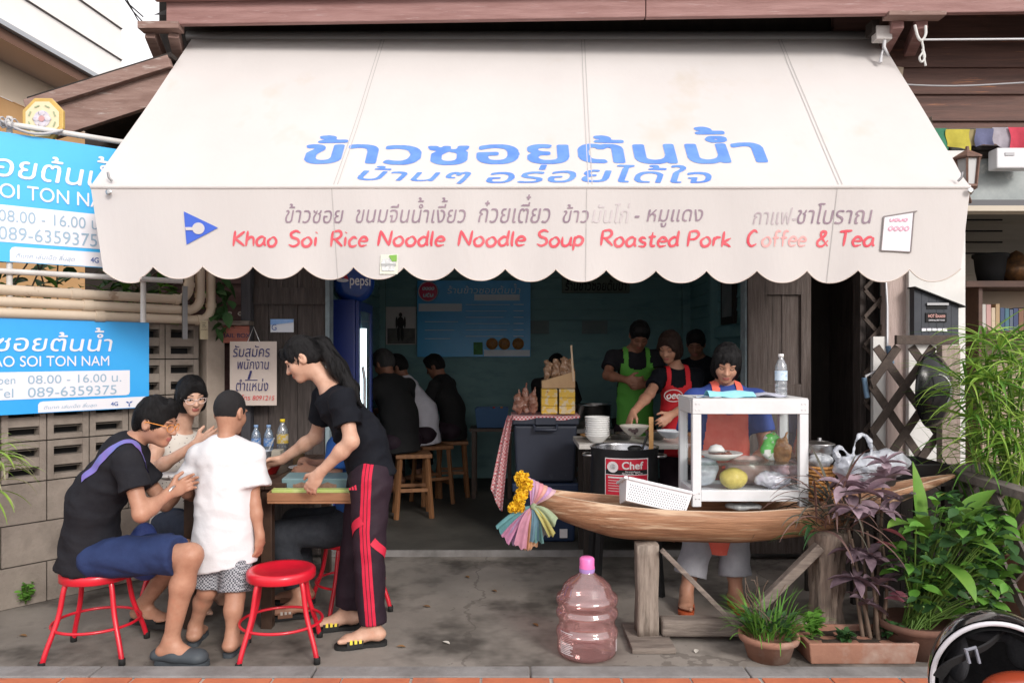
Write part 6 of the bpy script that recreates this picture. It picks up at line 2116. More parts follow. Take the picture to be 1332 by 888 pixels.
# dim serving stand by the back wall
sv = thing('serving_stand', 'small dark stand with a blue crate in the dim middle of the room', 'stand', (GX(640, 7.9), 7.9, .05))
vx = GX(640, 7.9)
MB().box(vx - .22, vx + .22, 7.7, 8.1, .72, .75).build('top', M_tbl, sv)
for sx in (-1, 1):
    for sy in (-1, 1):
        MB().box(vx + .18 * sx - .02, vx + .18 * sx + .02, 7.9 + .16 * sy - .02, 7.9 + .16 * sy + .02, .05, .719).build('leg', M_tbl, sv)
crt = thing('crate', 'blue plastic crate standing on the dim serving stand', 'crate', (vx, 7.9, .752))
tray(crt, vx - .15, vx + .15, 7.78, 8.02, .752, .95, mat('dull_blue_crate', (.03, .09, .2), rough=.5), 'shell', .008, .02)
for k, (dx, c) in enumerate(((.02, (.4, .05, .03)), (.10, (.45, .2, .05)))):
    o = MB().lathe([(.0001, 0), (.03, 0), (.032, .12), (.012, .17), (.012, .2), (.0001, .2)], (vx + dx, 7.86, .76), 16).build('sauce_bottle', mat('sauce_%d' % k, c, rough=.3))
    tag(o, ['red sauce bottle standing in the blue crate', 'orange sauce bottle standing in the blue crate'][k], 'bottle')
# ---------------------------------------------------------------- people
def V3(p):
    return np.array(p, float)
M_eye = mat('eye_white', (.55, .52, .5), rough=.25)
M_iris = mat('dark_iris', (.02, .012, .01), rough=.15)
M_brow = mat('dark_brow', (.02, .014, .012), rough=.8)
def skin(name, c):
    return mat(name, c, (c[0] * .86, c[1] * .80, c[2] * .78), rough=.48, scale=26, spec=.35, bump=.10, bscale=160, c3=(c[0] * 1.02, c[1] * .82, c[2] * .76), scale3=7)
def lip(name, c):
    return mat(name, c, rough=.4)
SK_TAN = skin('tan_skin', (.42, .225, .15)); SK_LT = skin('light_tan_skin', (.56, .345, .25)); SK_DK = skin('brown_skin', (.26, .125, .08))
LIP = lip('lip_skin', (.34, .11, .09))
def hairm(name, c, s=(30, 30, 3)):
    return mat(name, c, tuple(q * 1.6 for q in c), rough=.5, scale=6, stretch=s, bump=.7, bscale=14, spec=.22)
H_BLK = hairm('black_hair', (.006, .0055, .006)); H_BRN = hairm('dark_brown_hair', (.022, .012, .009)); H_BUZZ = mat('cropped_hair', (.007, .0065, .008), (.014, .012, .013), rough=.7, scale=120, bump=.8, bscale=300)

class Fig:
    def __init__(s, label, J, sc=1.0, fat=1.0, base=None, group=None, hsc=None):
        s.J = {k: V3(v) for k, v in J.items()}
        s.sc, s.fat, s.hsc = sc, fat, hsc or sc
        b = base if base is not None else (s.J['hip'][0], s.J['hip'][1], 0)
        s.root = thing('person', label, 'person', b, 0, group)
        J = s.J
        for e in 'LR':
            J['a' + e][2] = max(J['a' + e][2], .102 * sc)
        s.ax = nv(J['sR'] - J['sL'])
        s.up = nv(J['chest'] - J['hip'])
        s.fr = nv(np.cross(s.up, s.ax))         # points forward
        s.f = nv(J['f'])
        s.u = nv(J['u'] - np.dot(J['u'], s.f) * s.f)
        s.r = np.cross(s.f, s.u)
    def hd(s, r, f, u):
        return s.J['head'] + s.hsc * (s.r * r + s.f * f + s.u * u)
    def hand(s, S, w, d, th, palm, curl=.5, k=1.0):
        q = s.sc * k
        d = nv(d)
        th = nv(V3(th) - np.dot(th, d) * d)
        n = np.cross(d, th)
        n = n if np.dot(n, palm) > 0 else -n
        A = np.stack([d, th, n])
        S.ell(w + d * .045 * q, (.052 * q, .038 * q, .016 * q), A, k=.012)
        S.cone(w - d * .01, w + d * .03 * q, .025 * q, .024 * q, k=.02, flat=(n, .75))
        for i, (o, L) in enumerate(((.029, .070), (.010, .078), (-.009, .072), (-.027, .055))):
            p = w + d * (.082 - .004 * abs(i - 1)) * q + th * o * q
            a = 0
            for j, (fr_, c_) in enumerate(((.45, curl * .8), (.3, curl), (.25, curl * .7))):
                a += c_
                e = p + (d * math.cos(a) + n * math.sin(a) + th * (1 - i) * .05) * L * fr_ * q
                S.cone(p, e, (.0098 - .0009 * j) * q, (.0090 - .0009 * j) * q, k=.004)
                p = e
        p = w + d * .022 * q + th * .026 * q
        e = p + nv(d * .65 + th * .65 + n * .25) * .045 * q
        S.cone(p, e, .0145 * q, .0115 * q, k=.012)
        e2 = e + nv(d * .85 + th * .2 + n * (.2 + curl * .5)) * .035 * q
        S.cone(e, e2, .0112 * q, .009 * q, k=.004)
    def foot(s, S, a, d, q=1.0):
        q *= s.sc
        d = nv([d[0], d[1], 0])
        z = V3([0, 0, 1])
        gz = a[2] - .075 * q
        sd = np.cross(z, d)
        heel = a - d * .03 * q - z * .045 * q
        S.ell(heel, (.036 * q,) * 3, k=.03)
        S.cone(a, a - z * .05 * q + d * .06 * q, .036 * q, .034 * q, k=.03)
        ball = a + d * .115 * q - z * .055 * q
        S.cone(heel, ball, .032 * q, .042 * q, flat=(z, .55), k=.03)
        for i, (o, L, r) in enumerate(((.026, .052, .0135), (.008, .050, .0105), (-.007, .045, .0100), (-.021, .038, .0095), (-.033, .028, .0090))):
            p = ball + sd * o * q * (1 if True else -1) - z * .006 * q
            S.cone(p, p + d * L * q, .013 * q, r * q, k=.006)
    def body(s, mat_, h=.0065, hands=None, feet=None, lipm=None, arms=True, legs=True, face=True, disp=None):
        J, q, S = s.J, s.hsc, SDF(.03)
        hd = s.hd
        A = np.stack([s.r, s.f, s.u])
        S.ell(hd(0, 0, .005), V3((.073, .090, .096)) * q, A, k=.03)
        S.ell(hd(0, .028, -.058), V3((.057, .062, .066)) * q, A, k=.03)
        S.ell(hd(0, .064, -.108), V3((.026, .022, .020)) * q, A, k=.03)
        if face:
            for e in (-1, 1):
                S.ell(hd(e * .034, .058, -.046), V3((.026, .024, .028)) * q, A, k=.02)
                S.ell(hd(e * .030, .083, .006), V3((.024, .010, .007)) * q, A, k=.015)
                S.ell(hd(e * .031, .096, -.018), V3((.017, .012, .009)) * q, A, k=.012, op='s')
            S.cone(hd(0, .086, -.010), hd(0, .107, -.048), .0075 * q, .0125 * q, k=.012)
            for e in (-1, 1):
                S.ell(hd(e * .012, .096, -.050), V3((.009, .010, .008)) * q, A, k=.006)
            S.ell(hd(0, .087, -.075), V3((.023, .011, .0065)) * q, A, k=.006)
            S.ell(hd(0, .086, -.086), V3((.019, .011, .0065)) * q, A, k=.006)
        for e in (-1, 1):
            S.ell(hd(e * .077, -.008, -.022), V3((.010, .021, .033)) * q, A, k=.010)
            S.ell(hd(e * .085, -.002, -.020), V3((.006, .011, .018)) * q, A, k=.004, op='s')
        q = s.sc
        nb = J['chest'] + s.up * .045 * q - s.fr * .01
        S.cone(hd(0, -.022, -.06), nb, .049 * q * s.fat, .055 * q * s.fat, k=.035)
        S.cone(nb, J['sL'], .045 * q, .042 * q, k=.05)
        S.cone(nb, J['sR'], .045 * q, .042 * q, k=.05)
        mid = J.get('mid', (J['hip'] + J['chest']) / 2)
        S.cone(J['chest'] - s.up * .04 * q, mid, .112 * q, .10 * q, flat=(s.fr, .68), k=.05)
        S.cone(mid, J['hip'], .10 * q, .12 * q, flat=(s.fr, .72), k=.05)
        for e in 'LR':
            if arms:
                a, b, c = J['s' + e], J['e' + e], J['w' + e]
                S.cone(a, b, .046 * q * s.fat, .037 * q * s.fat, k=.04)
                m = b + (c - b) * .3
                S.cone(b, m, .037 * q * s.fat, .038 * q * s.fat, k=.03)
                S.cone(m, c, .038 * q * s.fat, .0255 * q, k=.03)
                if hands and e in hands:
                    s.hand(S, c, *hands[e])
                else:
                    S.ell(c + nv(c - b) * .05 * q, (.042 * q,) * 3, k=.03)
            if legs:
                a, b, c = J['h' + e], J['k' + e], J['a' + e]
                S.cone(a, b, .088 * q * s.fat, .056 * q * s.fat, k=.04)
                d = nv(c - b)
                bk = -s.legfront(e) * .012
                m = b + (c - b) * .32 + bk
                S.cone(b, m, .053 * q * s.fat, .057 * q * s.fat, k=.04)
                S.cone(m, c, .057 * q * s.fat, .034 * q, k=.03)
                if feet and e in feet:
                    s.foot(S, c, feet[e])
        VF = S.mesh(h)
        lm = lipm or LIP
        def pick(C):
            L = (C - J['head']) / s.hsc
            x, y, z = L @ s.r, L @ s.f, L @ s.u
            return ((np.abs(x) < .022 - .5 * np.maximum(0, np.abs(z + .081) - .004)) & (y > .072) & (np.abs(z + .081) < .0105)).astype(int) if face else np.zeros(len(C), int)
        s.bodyVF = VF
        return solid('body', VF, [mat_, lm], s.root, disp, pick)
    def legfront(s, e):
        J = s.J
        k = J['k' + e] - J['h' + e]
        c = J['a' + e] - J['k' + e]
        v = k / np.linalg.norm(k) - c / np.linalg.norm(c)
        return nv(v) if np.linalg.norm(v) > .2 else s.fr
    def eyes(s, mode='open', brow=M_brow):
        q = s.hsc
        A = Matrix(np.stack([s.r, s.f, s.u]).T.tolist())
        for e in (-1, 1):
            b = MB()
            if mode == 'open':
                b.ball(s.hd(e * .031, .076, -.018), (.0135 * q, .0105 * q, .0062 * q), 12, 0, A)
                b.ball(s.hd(e * .031, .0835, -.0185), (.0056 * q, .004 * q, .0056 * q), 10, 1, A)
            pts = [s.hd(e * (.018 + .027 * t), .0880 - .010 * t * t, -.0165 + (.006 * math.sin(math.pi * t) if mode == 'open' else -.007 * math.sin(math.pi * t))) for t in np.linspace(0, 1, 7)]
            b.tube(pts, .0019 * q, 5, 2)
            b.build('eye', [M_eye, M_iris, brow], s.root)
            pts = [s.hd(e * (.014 + .036 * t), .0945 - .017 * t * t, .008 + .006 * math.sin(math.pi * (t * .8 + .1))) for t in np.linspace(0, 1, 7)]
            MB().tube(pts, [.0016 * q, .0028 * q, .003 * q, .0028 * q, .0024 * q, .0018 * q, .0008 * q], 5).build('eyebrow', brow, s.root)
    def glasses(s, m, lens=None):
        q = s.hsc
        b = MB()
        for e in (-1, 1):
            cx = e * .034
            b.tube([s.hd(cx + .027 * math.cos(a), .105 - .010 * ((cx + .027 * math.cos(a)) / .06) ** 2, -.020 + .0195 * math.sin(a) * (1.0 if math.sin(a) < 0 else .85)) for a in np.linspace(0, 2 * math.pi, 21)[:-1]], .0017 * q, 6, closed=True)
            b.tube([s.hd(e * .061, .094, -.012), s.hd(e * .076, .05, -.010), s.hd(e * .083, -.004, -.008), s.hd(e * .080, -.022, -.026)], .0022 * q, 6)
        b.tube([s.hd(-.009, .108, -.014), s.hd(.009, .108, -.014)], .0026 * q, 6)
        g = b.build('glasses', m, s.root)
    def hair(s, style, m, h=.006, tail=None, seed=3, amp=.004, strands=0):
        q, S, hd = s.hsc, SDF(.02), s.hd
        A = np.stack([s.r, s.f, s.u])
        if style == 'crew':
            S.ell(hd(0, -.003, .012), V3((.078, .0945, .098)) * q, A)
            S.ell(hd(0, .105, -.03), V3((.085, .075, .085)) * q, A, op='s', k=.015)
            S.ell(hd(0, -.03, -.14), V3((.12, .12, .09)) * q, A, op='s', k=.012)
            for e in (-1, 1):
                S.ell(hd(e * .09, .0, -.035), V3((.02, .03, .035)) * q, A, op='s', k=.01)
        elif style == 'short':
            S.ell(hd(0, -.006, .016), V3((.084, .102, .104)) * q, A)
            S.ell(hd(0, .05, .07), V3((.066, .05, .045)) * q, A)
            S.ell(hd(0, -.055, -.02), V3((.068, .05, .07)) * q, A)
            S.ell(hd(0, .105, -.045), V3((.078, .065, .075)) * q, A, op='s', k=.012)
            S.ell(hd(0, -.02, -.15), V3((.12, .13, .085)) * q, A, op='s', k=.012)
            for e in (-1, 1):
                S.ell(hd(e * .092, .004, -.04), V3((.02, .03, .04)) * q, A, op='s', k=.01)
        elif style in ('bob', 'long', 'mop'):
            S.ell(hd(0, -.006, .016), V3((.088, .104, .106)) * q, A)
            S.ell(hd(0, -.022, -.045), V3((.094, .094, .11)) * q, A)
            if style == 'long':
                S.cone(hd(0, -.05, -.05), hd(0, -.085, -.25), .085 * q, .07 * q)
            if style != 'mop':
                for e in (-1, 1):
                    S.cone(hd(e * .02, .075, .075), hd(e * .066, .070, .0), .024 * q, .014 * q, k=.02)
            S.ell(hd(0, .118, -.048), V3((.066, .078, .086)) * q, A, op='s', k=.012)
            if style == 'mop':
                for k in range(9):
                    a = R(-68 + 17 * k)
                    S.cone(hd(.07 * math.sin(a), .075 * math.cos(a), .055), hd(.080 * math.sin(a), .097 * math.cos(a), .034 - .014 * (k % 2) - .045 * abs(math.sin(a)) ** 3), .017 * q, .006 * q, k=.010)
            S.ell(hd(0, .02, -.165 if style != 'long' else -.5), V3((.13, .15, .055)) * q, A, op='s', k=.012)
        elif style == 'pony':
            S.ell(hd(0, -.006, .014), V3((.081, .099, .102)) * q, A)
            S.ell(hd(0, -.05, -.02), V3((.066, .05, .065)) * q, A)
            S.cone(hd(0, .085, .06), hd(.05, .092, -.005), .018 * q, .012 * q)
            S.cone(hd(0, .085, .06), hd(-.05, .096, -.02), .018 * q, .011 * q)
            S.cone(hd(-.05, .094, -.01), hd(-.058, .08, -.05), .012 * q, .006 * q)
            S.ell(hd(0, .108, -.045), V3((.076, .065, .07)) * q, A, op='s', k=.012)
            S.ell(hd(0, .0, -.15), V3((.12, .12, .085)) * q, A, op='s', k=.012)
            for e in (-1, 1):
                S.ell(hd(e * .092, .006, -.04), V3((.02, .026, .038)) * q, A, op='s', k=.01)
        if tail:
            for (a, b, ra, rb) in tail:
                S.cone(a, b, ra * q, rb * q, k=.03)
        VF = S.mesh(h)
        def disp(V):
            L = (V - s.J['head'])
            X = np.stack([L @ s.r, L @ s.f, (L @ s.u) * .12], 1)
            return amp * vnoise(X, 110, seed) + amp * .6 * vnoise(X, 240, seed + 1)
        o = solid('hair', VF, m, s.root, disp if style != 'crew' else None)
        if strands:
            s.strands(VF, disp, m, strands, style)
        return o
    def strands(s, VF, disp, m, n, style):
        """loose locks lying along the hair, lifting slightly at their tips"""
        from mathutils.bvhtree import BVHTree
        V, F = VF
        T = BVHTree.FromPolygons([tuple(p) for p in V], [tuple(int(i) for i in f) for f in F])
        rr = np.random.default_rng(5)
        crown = Vector(s.hd(0, -.03, .10))
        cen = Vector(s.hd(0, 0, 0))
        b = MB()
        for k in rr.integers(0, len(V), n):
            p = Vector(V[k])
            no = (p - cen).normalized()
            d = (p - crown)
            d = (d - no * d.dot(no))
            d = d.normalized() if d.length > 1e-4 else Vector(s.f)
            d = (d + Vector(-s.u) * (.25 if style != 'short' else .1) + Vector(rr.normal(size=3)) * .22).normalized()
            L = rr.uniform(.03, .075) * s.hsc
            wd = rr.uniform(.0012, .0030)
            A, B = [], []
            lift = rr.uniform(.001, .006)
            for j in range(6):
                t = j / 5
                h2 = T.find_nearest(p)
                q = h2[0]
                nn = (q - cen).normalized()
                q = q + nn * (.002 + lift * t * t)
                sd = nn.cross(d).normalized() * wd * (1 - t * .8)
                A.append(q - sd)
                B.append(q + sd)
                d = (d + Vector((0, 0, -.10)) + Vector(rr.normal(size=3)) * .08)
                d = (d - nn * d.dot(nn)).normalized()
                p = q + d * L / 5
            b.add(A + B, [(i, i + 1, 7 + i, 6 + i) for i in range(5)], 0, True)
        b.build('hair_locks', m, s.root, recalc=False)
    def shirt(s, m, sleeve=.55, hem=None, loose=1.0, h=.007, slr=.070, name='shirt', amp=.004, seed=1, hemn=None, neck=.052, width=None, belly=0, hemk=1.0):
        J, q, S = s.J, s.sc, SDF(.04)
        mid = J.get('mid', (J['hip'] + J['chest']) / 2)
        hem = V3(hem) if hem is not None else J['hip'] - s.up * .04
        l = loose
        hw = np.linalg.norm(J['sR'] - J['sL']) / 2
        S.cone(J['chest'] - s.up * .05 * q, mid, (width or .145) * q * l, .135 * q * l, flat=(s.fr, .72), k=.06)
        S.cone(mid, hem, .138 * q * l, .150 * q * l * hemk, flat=(s.fr, .78), k=.05, cut=True, cutn=hemn)
        if belly:
            S.ell(mid + s.fr * .05 * q - s.up * .03, (belly,) * 3, k=.06)
        nb = J['chest'] + s.up * .030 * q - s.fr * .012
        for e in 'LR':
            S.cone(nb, J['s' + e], neck * q, .056 * q, k=.05)
            if sleeve > 0:
                a, b = J['s' + e], J['e' + e]
                S.cone(a, a + (b - a) * sleeve, .060 * q * s.fat, slr * q * s.fat, k=.035, cut=True)
                if sleeve > 1.1:
                    S.cone(b, b + (J['w' + e] - b) * (sleeve - 1), slr * q, .05 * q, k=.03, cut=True)
            if sleeve <= 0:
                S.ell(J['s' + e] + (J['chest'] - J['s' + e]) * .25, (.052 * q,) * 3, k=.04)
        VF = S.mesh(h)
        s.shirtVF = VF
        dp = s.wrinkle(amp, seed)
        s.shirtdp = dp
        return solid(name, VF, m, s.root, dp)
    def wrinkle(s, amp, seed):
        def f(V):
            B = np.stack([(V - s.J['hip']) @ s.ax, (V - s.J['hip']) @ s.fr, ((V - s.J['hip']) @ s.up) * 1.5], 1)
            a, b, c = vnoise(B, 13, seed), vnoise(B, 24, seed + 3), vnoise(B, 52, seed + 7)
            return amp * (.9 - 1.7 * np.abs(a)) + amp * (.5 - 1.0 * np.abs(b)) + amp * .35 * c
        return f
    def legs(s, m, to=1.9, loose=1.0, h=.007, name='trousers', amp=.004, seed=4, waist=None, flare=0.0):
        """to: how far down the leg the cloth reaches (1 = knee, 2 = ankle)"""
        J, q, S = s.J, s.sc, SDF(.035)
        l = loose
        wa = V3(waist) if waist is not None else J['hip'] + s.up * .07
        S.cone(wa, J['hip'], .128 * q * l, .14 * q * l, flat=(s.fr, .78), k=.05)
        for e in 'LR':
            a, b, c = J['h' + e], J['k' + e], J['a' + e]
            if to <= 1:
                S.cone(a, a + (b - a) * to, .105 * q * l, (.082 + flare) * q * l, k=.03, cut=True)
            else:
                S.cone(a, b, .102 * q * l, .075 * q * l, k=.03)
                d = b + (c - b) * (to - 1)
                S.cone(b, d, .074 * q * l, (.068 + flare) * q * l, k=.03, cut=True)
        VF = S.mesh(h)
        s.legVF = VF
        s.legdp = s.wrinkle(amp, seed)
        return solid(name, VF, m, s.root, s.legdp)
    def patch(s, VF, dp, sel, grow, m, name, parent=None):
        """a strip of cloth that follows the garment below it: sel(centres, normals) picks the faces"""
        V, F = VF
        a = V[F[:, 0]]; b = V[F[:, 1]]; c = V[F[:, 2]]; d = V[F[:, 3]]
        N = np.cross(c - a, d - b)
        N /= np.linalg.norm(N, axis=1)[:, None] + 1e-12
        vn = np.zeros_like(V)
        for i in range(4):
            np.add.at(vn, F[:, i], N)
        vn /= np.linalg.norm(vn, axis=1)[:, None] + 1e-12
        k = sel(V[F].mean(1), N)
        F2 = F[k]
        if not len(F2):
            return None
        ids, inv = np.unique(F2, return_inverse=True)
        V2 = V[ids] + vn[ids] * ((dp(V[ids]) if dp is not None else 0) + grow)[:, None] if dp is not None else V[ids] + vn[ids] * grow
        return solid(name, (V2, inv.reshape(-1, 4)), m, parent or s.root)
def _wrap(s, VF, dp, pts, wd, m, name, grow=.004):
    """a flat band laid along guide points onto the garment below it"""
    from mathutils.bvhtree import BVHTree
    V, F = VF
    T = BVHTree.FromPolygons([tuple(p) for p in V], [tuple(int(i) for i in f) for f in F])
    q = spline([tuple(p) for p in pts], 8)
    rows = []
    for i, p in enumerate(q):
        t = (q[min(i + 1, len(q) - 1)] - q[max(i - 1, 0)]).normalized()
        hit = T.find_nearest(p)
        side = hit[1].cross(t).normalized()
        row = []
        for k in range(5):
            h2 = T.find_nearest(hit[0] + side * wd * (k / 4 - .5))
            d = float(dp(np.array([h2[0]]))[0]) if dp else 0
            no = h2[1] if (h2[1].dot(h2[0] - Vector(s.J['mid'])) > 0) else -h2[1]
            row.append(h2[0] + no * (d + grow))
        rows.append(row)
    b = MB()
    b.add([p for r in rows for p in r], [(5 * i + k, 5 * i + k + 1, 5 * i + k + 6, 5 * i + k + 5) for i in range(len(rows) - 1) for k in range(4)], 0, True)
    return b.build(name, m, s.root, recalc=False)
Fig.wrap = _wrap
def sandal(fig, e, d, sole, strap, name='sandal', kind='slide', q=1.0, mark=None):
    q *= fig.sc
    a = fig.J['a' + e]
    d = nv([d[0], d[1], 0])
    z = V3([0, 0, 1])
    sd = np.cross(z, d)
    g = a - z * (.075 * q)
    b = MB()
    out = [(-.075, .0), (-.065, .028), (-.03, .036), (.03, .034), (.09, .046), (.14, .046), (.175, .03), (.185, .0), (.175, -.028), (.14, -.046), (.09, -.046), (.03, -.034), (-.03, -.036), (-.065, -.028)]
    out = spline([(x, y) for x, y in out], 4, True)
    top = lambda x, y: tuple(g + d * x * q + sd * y * q - z * .004 * q)
    bot = lambda x, y: tuple(g + d * x * q + sd * y * q - z * .026 * q)
    b.prism(out, bot, top)
    o = b.build('shoe_sole', sole, fig.root)
    if kind == 'slide':
        b = MB()
        b.surf(lambda u, v: tuple(g + d * (lerp(.045, .125, v)) * q + sd * .049 * q * math.cos(math.pi * u) + z * ((.056 - .012 * v) * math.sin(math.pi * u) ** .7 - .012) * q), 16, 5)
        st = b.build('strap', strap, fig.root, recalc=False)
        if mark:
            b = MB()
            for k in range(3):
                v0 = .10 + .28 * k
                b.surf(lambda u, v: tuple(g + d * (lerp(.045, .125, v0 + .16 * v)) * q + sd * .0515 * q * math.cos(math.pi * (.08 + .84 * u)) + z * ((.059 - .012 * v0) * math.sin(math.pi * (.08 + .84 * u)) ** .7 - .012) * q), 14, 1)
            b.build('stripes', mark, st, recalc=False)
    elif kind == 'clog':
        S = SDF(.02)
        S.cone(g + d * .13 * q + z * .01, g + d * .03 * q + z * .016, .050 * q, .046 * q, flat=(z, .8))
        S.cone(g + d * .03 * q + z * .016, g - d * .06 * q + z * .012, .044 * q, .038 * q, flat=(z, .8))
        S.plane(g - z * .004, -z)
        solid('clog_upper', S.mesh(.006), strap, fig.root)
    else:
        b = MB()
        for y in (-1, 1):
            b.tube([tuple(g + d * .115 * q + z * .018 * q), tuple(g + d * .07 * q + sd * .03 * y * q + z * .035 * q), tuple(g + d * .01 * q + sd * .042 * y * q + z * .004)], .006 * q, 6)
        b.build('strap', strap, fig.root)

# --- man seated at the left -----------------------------------------------------------------
J = dict(hip=P(116, 716, 3.86), mid=P(124, 650, 3.86), chest=P(163, 592, 3.86), head=P(203, 545, 3.86), f=(.97, -.05, -.22), u=(.22, 0, .97),
         sR=P(166, 600, 3.69), sL=P(168, 596, 4.03), eR=P(184, 668, 3.64), wR=P(222, 640, 3.80), eL=P(215, 655, 4.10), wL=P(240, 628, 4.22),
         hR=P(126, 724, 3.77), hL=P(126, 722, 3.96), kR=P(248, 722, 3.70), kL=P(240, 716, 4.02), aR=P(222, 834, 3.72), aL=P(186, 786, 4.16))
man = Fig('man in dark T-shirt and blue shorts hunched over the table on a red stool', J, 1.0, .96)
man.body(SK_TAN, hands={'R': ((.5, .75, .3), (-.2, .1, .9), (.5, -.3, .1), .55), 'L': ((.6, .3, .1), (0, -.3, 1), (.3, -1, 0), .7)}, feet={'R': (1, -.15, 0), 'L': (1, -.3, 0)})
man.eyes('open'); man.hair('short', H_BLK, seed=2, strands=900)
man.glasses(mat('orange_frame', (.72, .27, .05), rough=.3))
M_ctee = mat('charcoal_cotton', (.013, .013, .017), (.018, .018, .022), rough=.9, scale=12, bump=.3, bscale=40, spec=.15)
man.shirt(M_ctee, .56, hem=P(112, 736, 3.86), loose=1.12, seed=3, amp=.008, slr=.082, hemk=1.06)
man.legs(mat('navy_shorts_cloth', (.010, .022, .08), (.014, .03, .10), rough=.85, scale=10, bump=.3), .86, .88, name='shorts', flare=.022, amp=.009)
man.wrap(man.shirtVF, man.shirtdp, [P(98, 618, 3.72), P(118, 600, 3.70), P(148, 582, 3.72), P(176, 572, 3.76), P(196, 585, 3.74), P(204, 610, 3.76)], .046, mat('violet_strap', (.22, .13, .45), (.12, .16, .42), rough=.7, scale=9), 'bag_strap')
sandal(man, 'R', (1, -.15), mat('slate_rubber', (.05, .06, .07)), mat('slate_rubber', (.05, .06, .07)), kind='clog', q=1.06)
sandal(man, 'L', (1, -.3), M_foot, M_foot, kind='slide')
MB().tube([Vector(V3(J['wR'])) + Vector((.031 * math.cos(a) * .6, .031 * math.sin(a), .031 * math.cos(a))) for a in np.linspace(0, 6.28, 17)[:-1]], .006, 6, closed=True).build('watch', M_steel, man.root)
sp = MB().tube([P(226, 631, 3.92), P(222, 622, 4.1), P(219, 619, 4.22)], .004, 6)
tag(sp.build('spoon', M_steel), 'steel spoon in the hand of the man in blue shorts', 'spoon')
o = MB().lathe([(.0001, .003), (.06, .0), (.10, .022), (.102, .026), (.06, .01), (.0001, .01)], P(226, 622, 4.30), 28).build('dinner_plate', M_mel)
o.location.z = TZ + .002 - P(226, 622, 4.30).z
tag(o, 'white plate on the table in front of the man in orange glasses', 'plate')
bgp = SDF(.03)
bgp.ell(P(186, 712, 4.02), (.07, .09, .13)).ell(P(190, 730, 4.0), (.075, .09, .09))
o = solid('sling_bag', bgp.mesh(.009), mat('blue_nylon', (.03, .05, .2), (.05, .08, .26), rough=.6, scale=14, bump=.4), None, lambda V: .006 * vnoise(V, 30, 2))
tag(o, 'dark blue sling bag in the lap of the seated man', 'bag')

# --- woman with glasses at the far side -----------------------------------------------------
J = dict(hip=P(228, 672, 4.80), mid=P(228, 628, 4.80), chest=P(234, 578, 4.78), head=P(249, 512, 4.70), f=(.60, -.74, -.20), u=(.06, -.16, .98),
         sR=P(206, 577, 4.68), sL=P(264, 574, 4.90), eR=P(196, 614, 4.50), wR=P(256, 577, 4.42), eL=P(280, 612, 4.72), wL=P(268, 600, 4.50),
         hR=P(220, 684, 4.72), hL=P(240, 684, 4.86), kR=P(262, 690, 4.40), kL=P(285, 690, 4.6), aR=P(258, 775, 4.45), aL=P(285, 770, 4.62))
wom = Fig('woman with pale glasses and bobbed black hair in a dotted sleeveless top', J, .97, .98)
wom.body(SK_LT, hands={'R': ((.75, .1, .45), (-.3, -.2, .9), (.6, .5, 0), .5), 'L': ((-.3, -.8, .1), (.6, 0, .6), (0, 0, -1), .6)}, feet={'R': (.6, -.8, 0), 'L': (.6, -.8, 0)})
wom.eyes('open'); wom.hair('bob', H_BLK, seed=5, strands=900)
wom.glasses(mat('pale_pink_frame', (.72, .58, .54), rough=.3))
M_dot = mat('cream_dotted_cotton', (.56, .52, .47), rough=.9)
def dots(m):
    n, L = m.node_tree.nodes, m.node_tree.links
    t, v, rr, mx = n.new('ShaderNodeTexCoord'), n.new('ShaderNodeTexVoronoi'), n.new('ShaderNodeMath'), n.new('ShaderNodeMix')
    v.inputs['Scale'].default_value = 42
    v.inputs['Randomness'].default_value = .45
    rr.operation = 'LESS_THAN'
    rr.inputs[1].default_value = .16
    mx.data_type = 'RGBA'
    mx.inputs[6].default_value = (.56, .52, .47, 1)
    mx.inputs[7].default_value = (.06, .05, .06, 1)
    L.new(t.outputs['Object'], v.inputs['Vector']); L.new(v.outputs['Distance'], rr.inputs[0]); L.new(rr.outputs[0], mx.inputs['Factor']); L.new(mx.outputs[2], n['Principled BSDF'].inputs['Base Color'])
dots(M_dot)
wom.shirt(M_dot, 0, hem=P(226, 695, 4.8), loose=1.0, seed=8)
wom.legs(mat('dark_denim', (.02, .028, .05), (.03, .04, .065), rough=.9, scale=30), 1.85, 1.0, h=.009)
dup(s1, (GX(228, 4.82), 4.82, 0), R(20), 'red metal stool under the woman in pale glasses, nearly out of sight')

# --- boy in the white T-shirt ----------------------------------------------------------------
J = dict(hip=P(293, 690, 3.95), mid=P(293, 640, 3.95), chest=P(294, 592, 3.96), head=P(299, 533, 3.99), f=(.30, .93, -.20), u=(.02, .20, .98),
         sL=P(259, 592, 3.97), sR=P(330, 590, 3.97), eL=P(243, 640, 3.99), wL=P(250, 645, 4.14), eR=P(331, 655, 3.94), wR=P(338, 698, 3.93),
         hL=P(278, 700, 3.95), hR=P(307, 700, 3.95), kL=P(270, 768, 3.93), kR=P(306, 775, 3.88), aL=P(254, 824, 3.99), aR=P(302, 836, 3.85))
boy = Fig('small boy seen from behind in a loose white T-shirt and checked shorts', J, .86, .86, hsc=.95)
boy.body(SK_TAN, hands={'L': ((.2, .9, 0), (0, 0, 1), (1, 0, 0), .6), 'R': ((-.1, .1, -1), (.3, .9, 0), (-1, 0, 0), .35)}, feet={'L': (-.15, 1, 0), 'R': (.05, 1, 0)})
boy.eyes('open'); boy.hair('crew', H_BUZZ)
M_wtee = mat('white_cotton', (.66, .66, .68), (.62, .62, .645), rough=.9, scale=8, bump=.3, bscale=26)
boy.shirt(M_wtee, .64, hem=P(290, 735, 3.95), loose=1.14, seed=11, amp=.006, slr=.112, hemn=nv([.14, 0, -1]), width=.155, hemk=1.16)
M_chk = gingham('checked_cotton')
n_ = [q for q in M_chk.node_tree.nodes if q.type == 'TEX_CHECKER'][0]
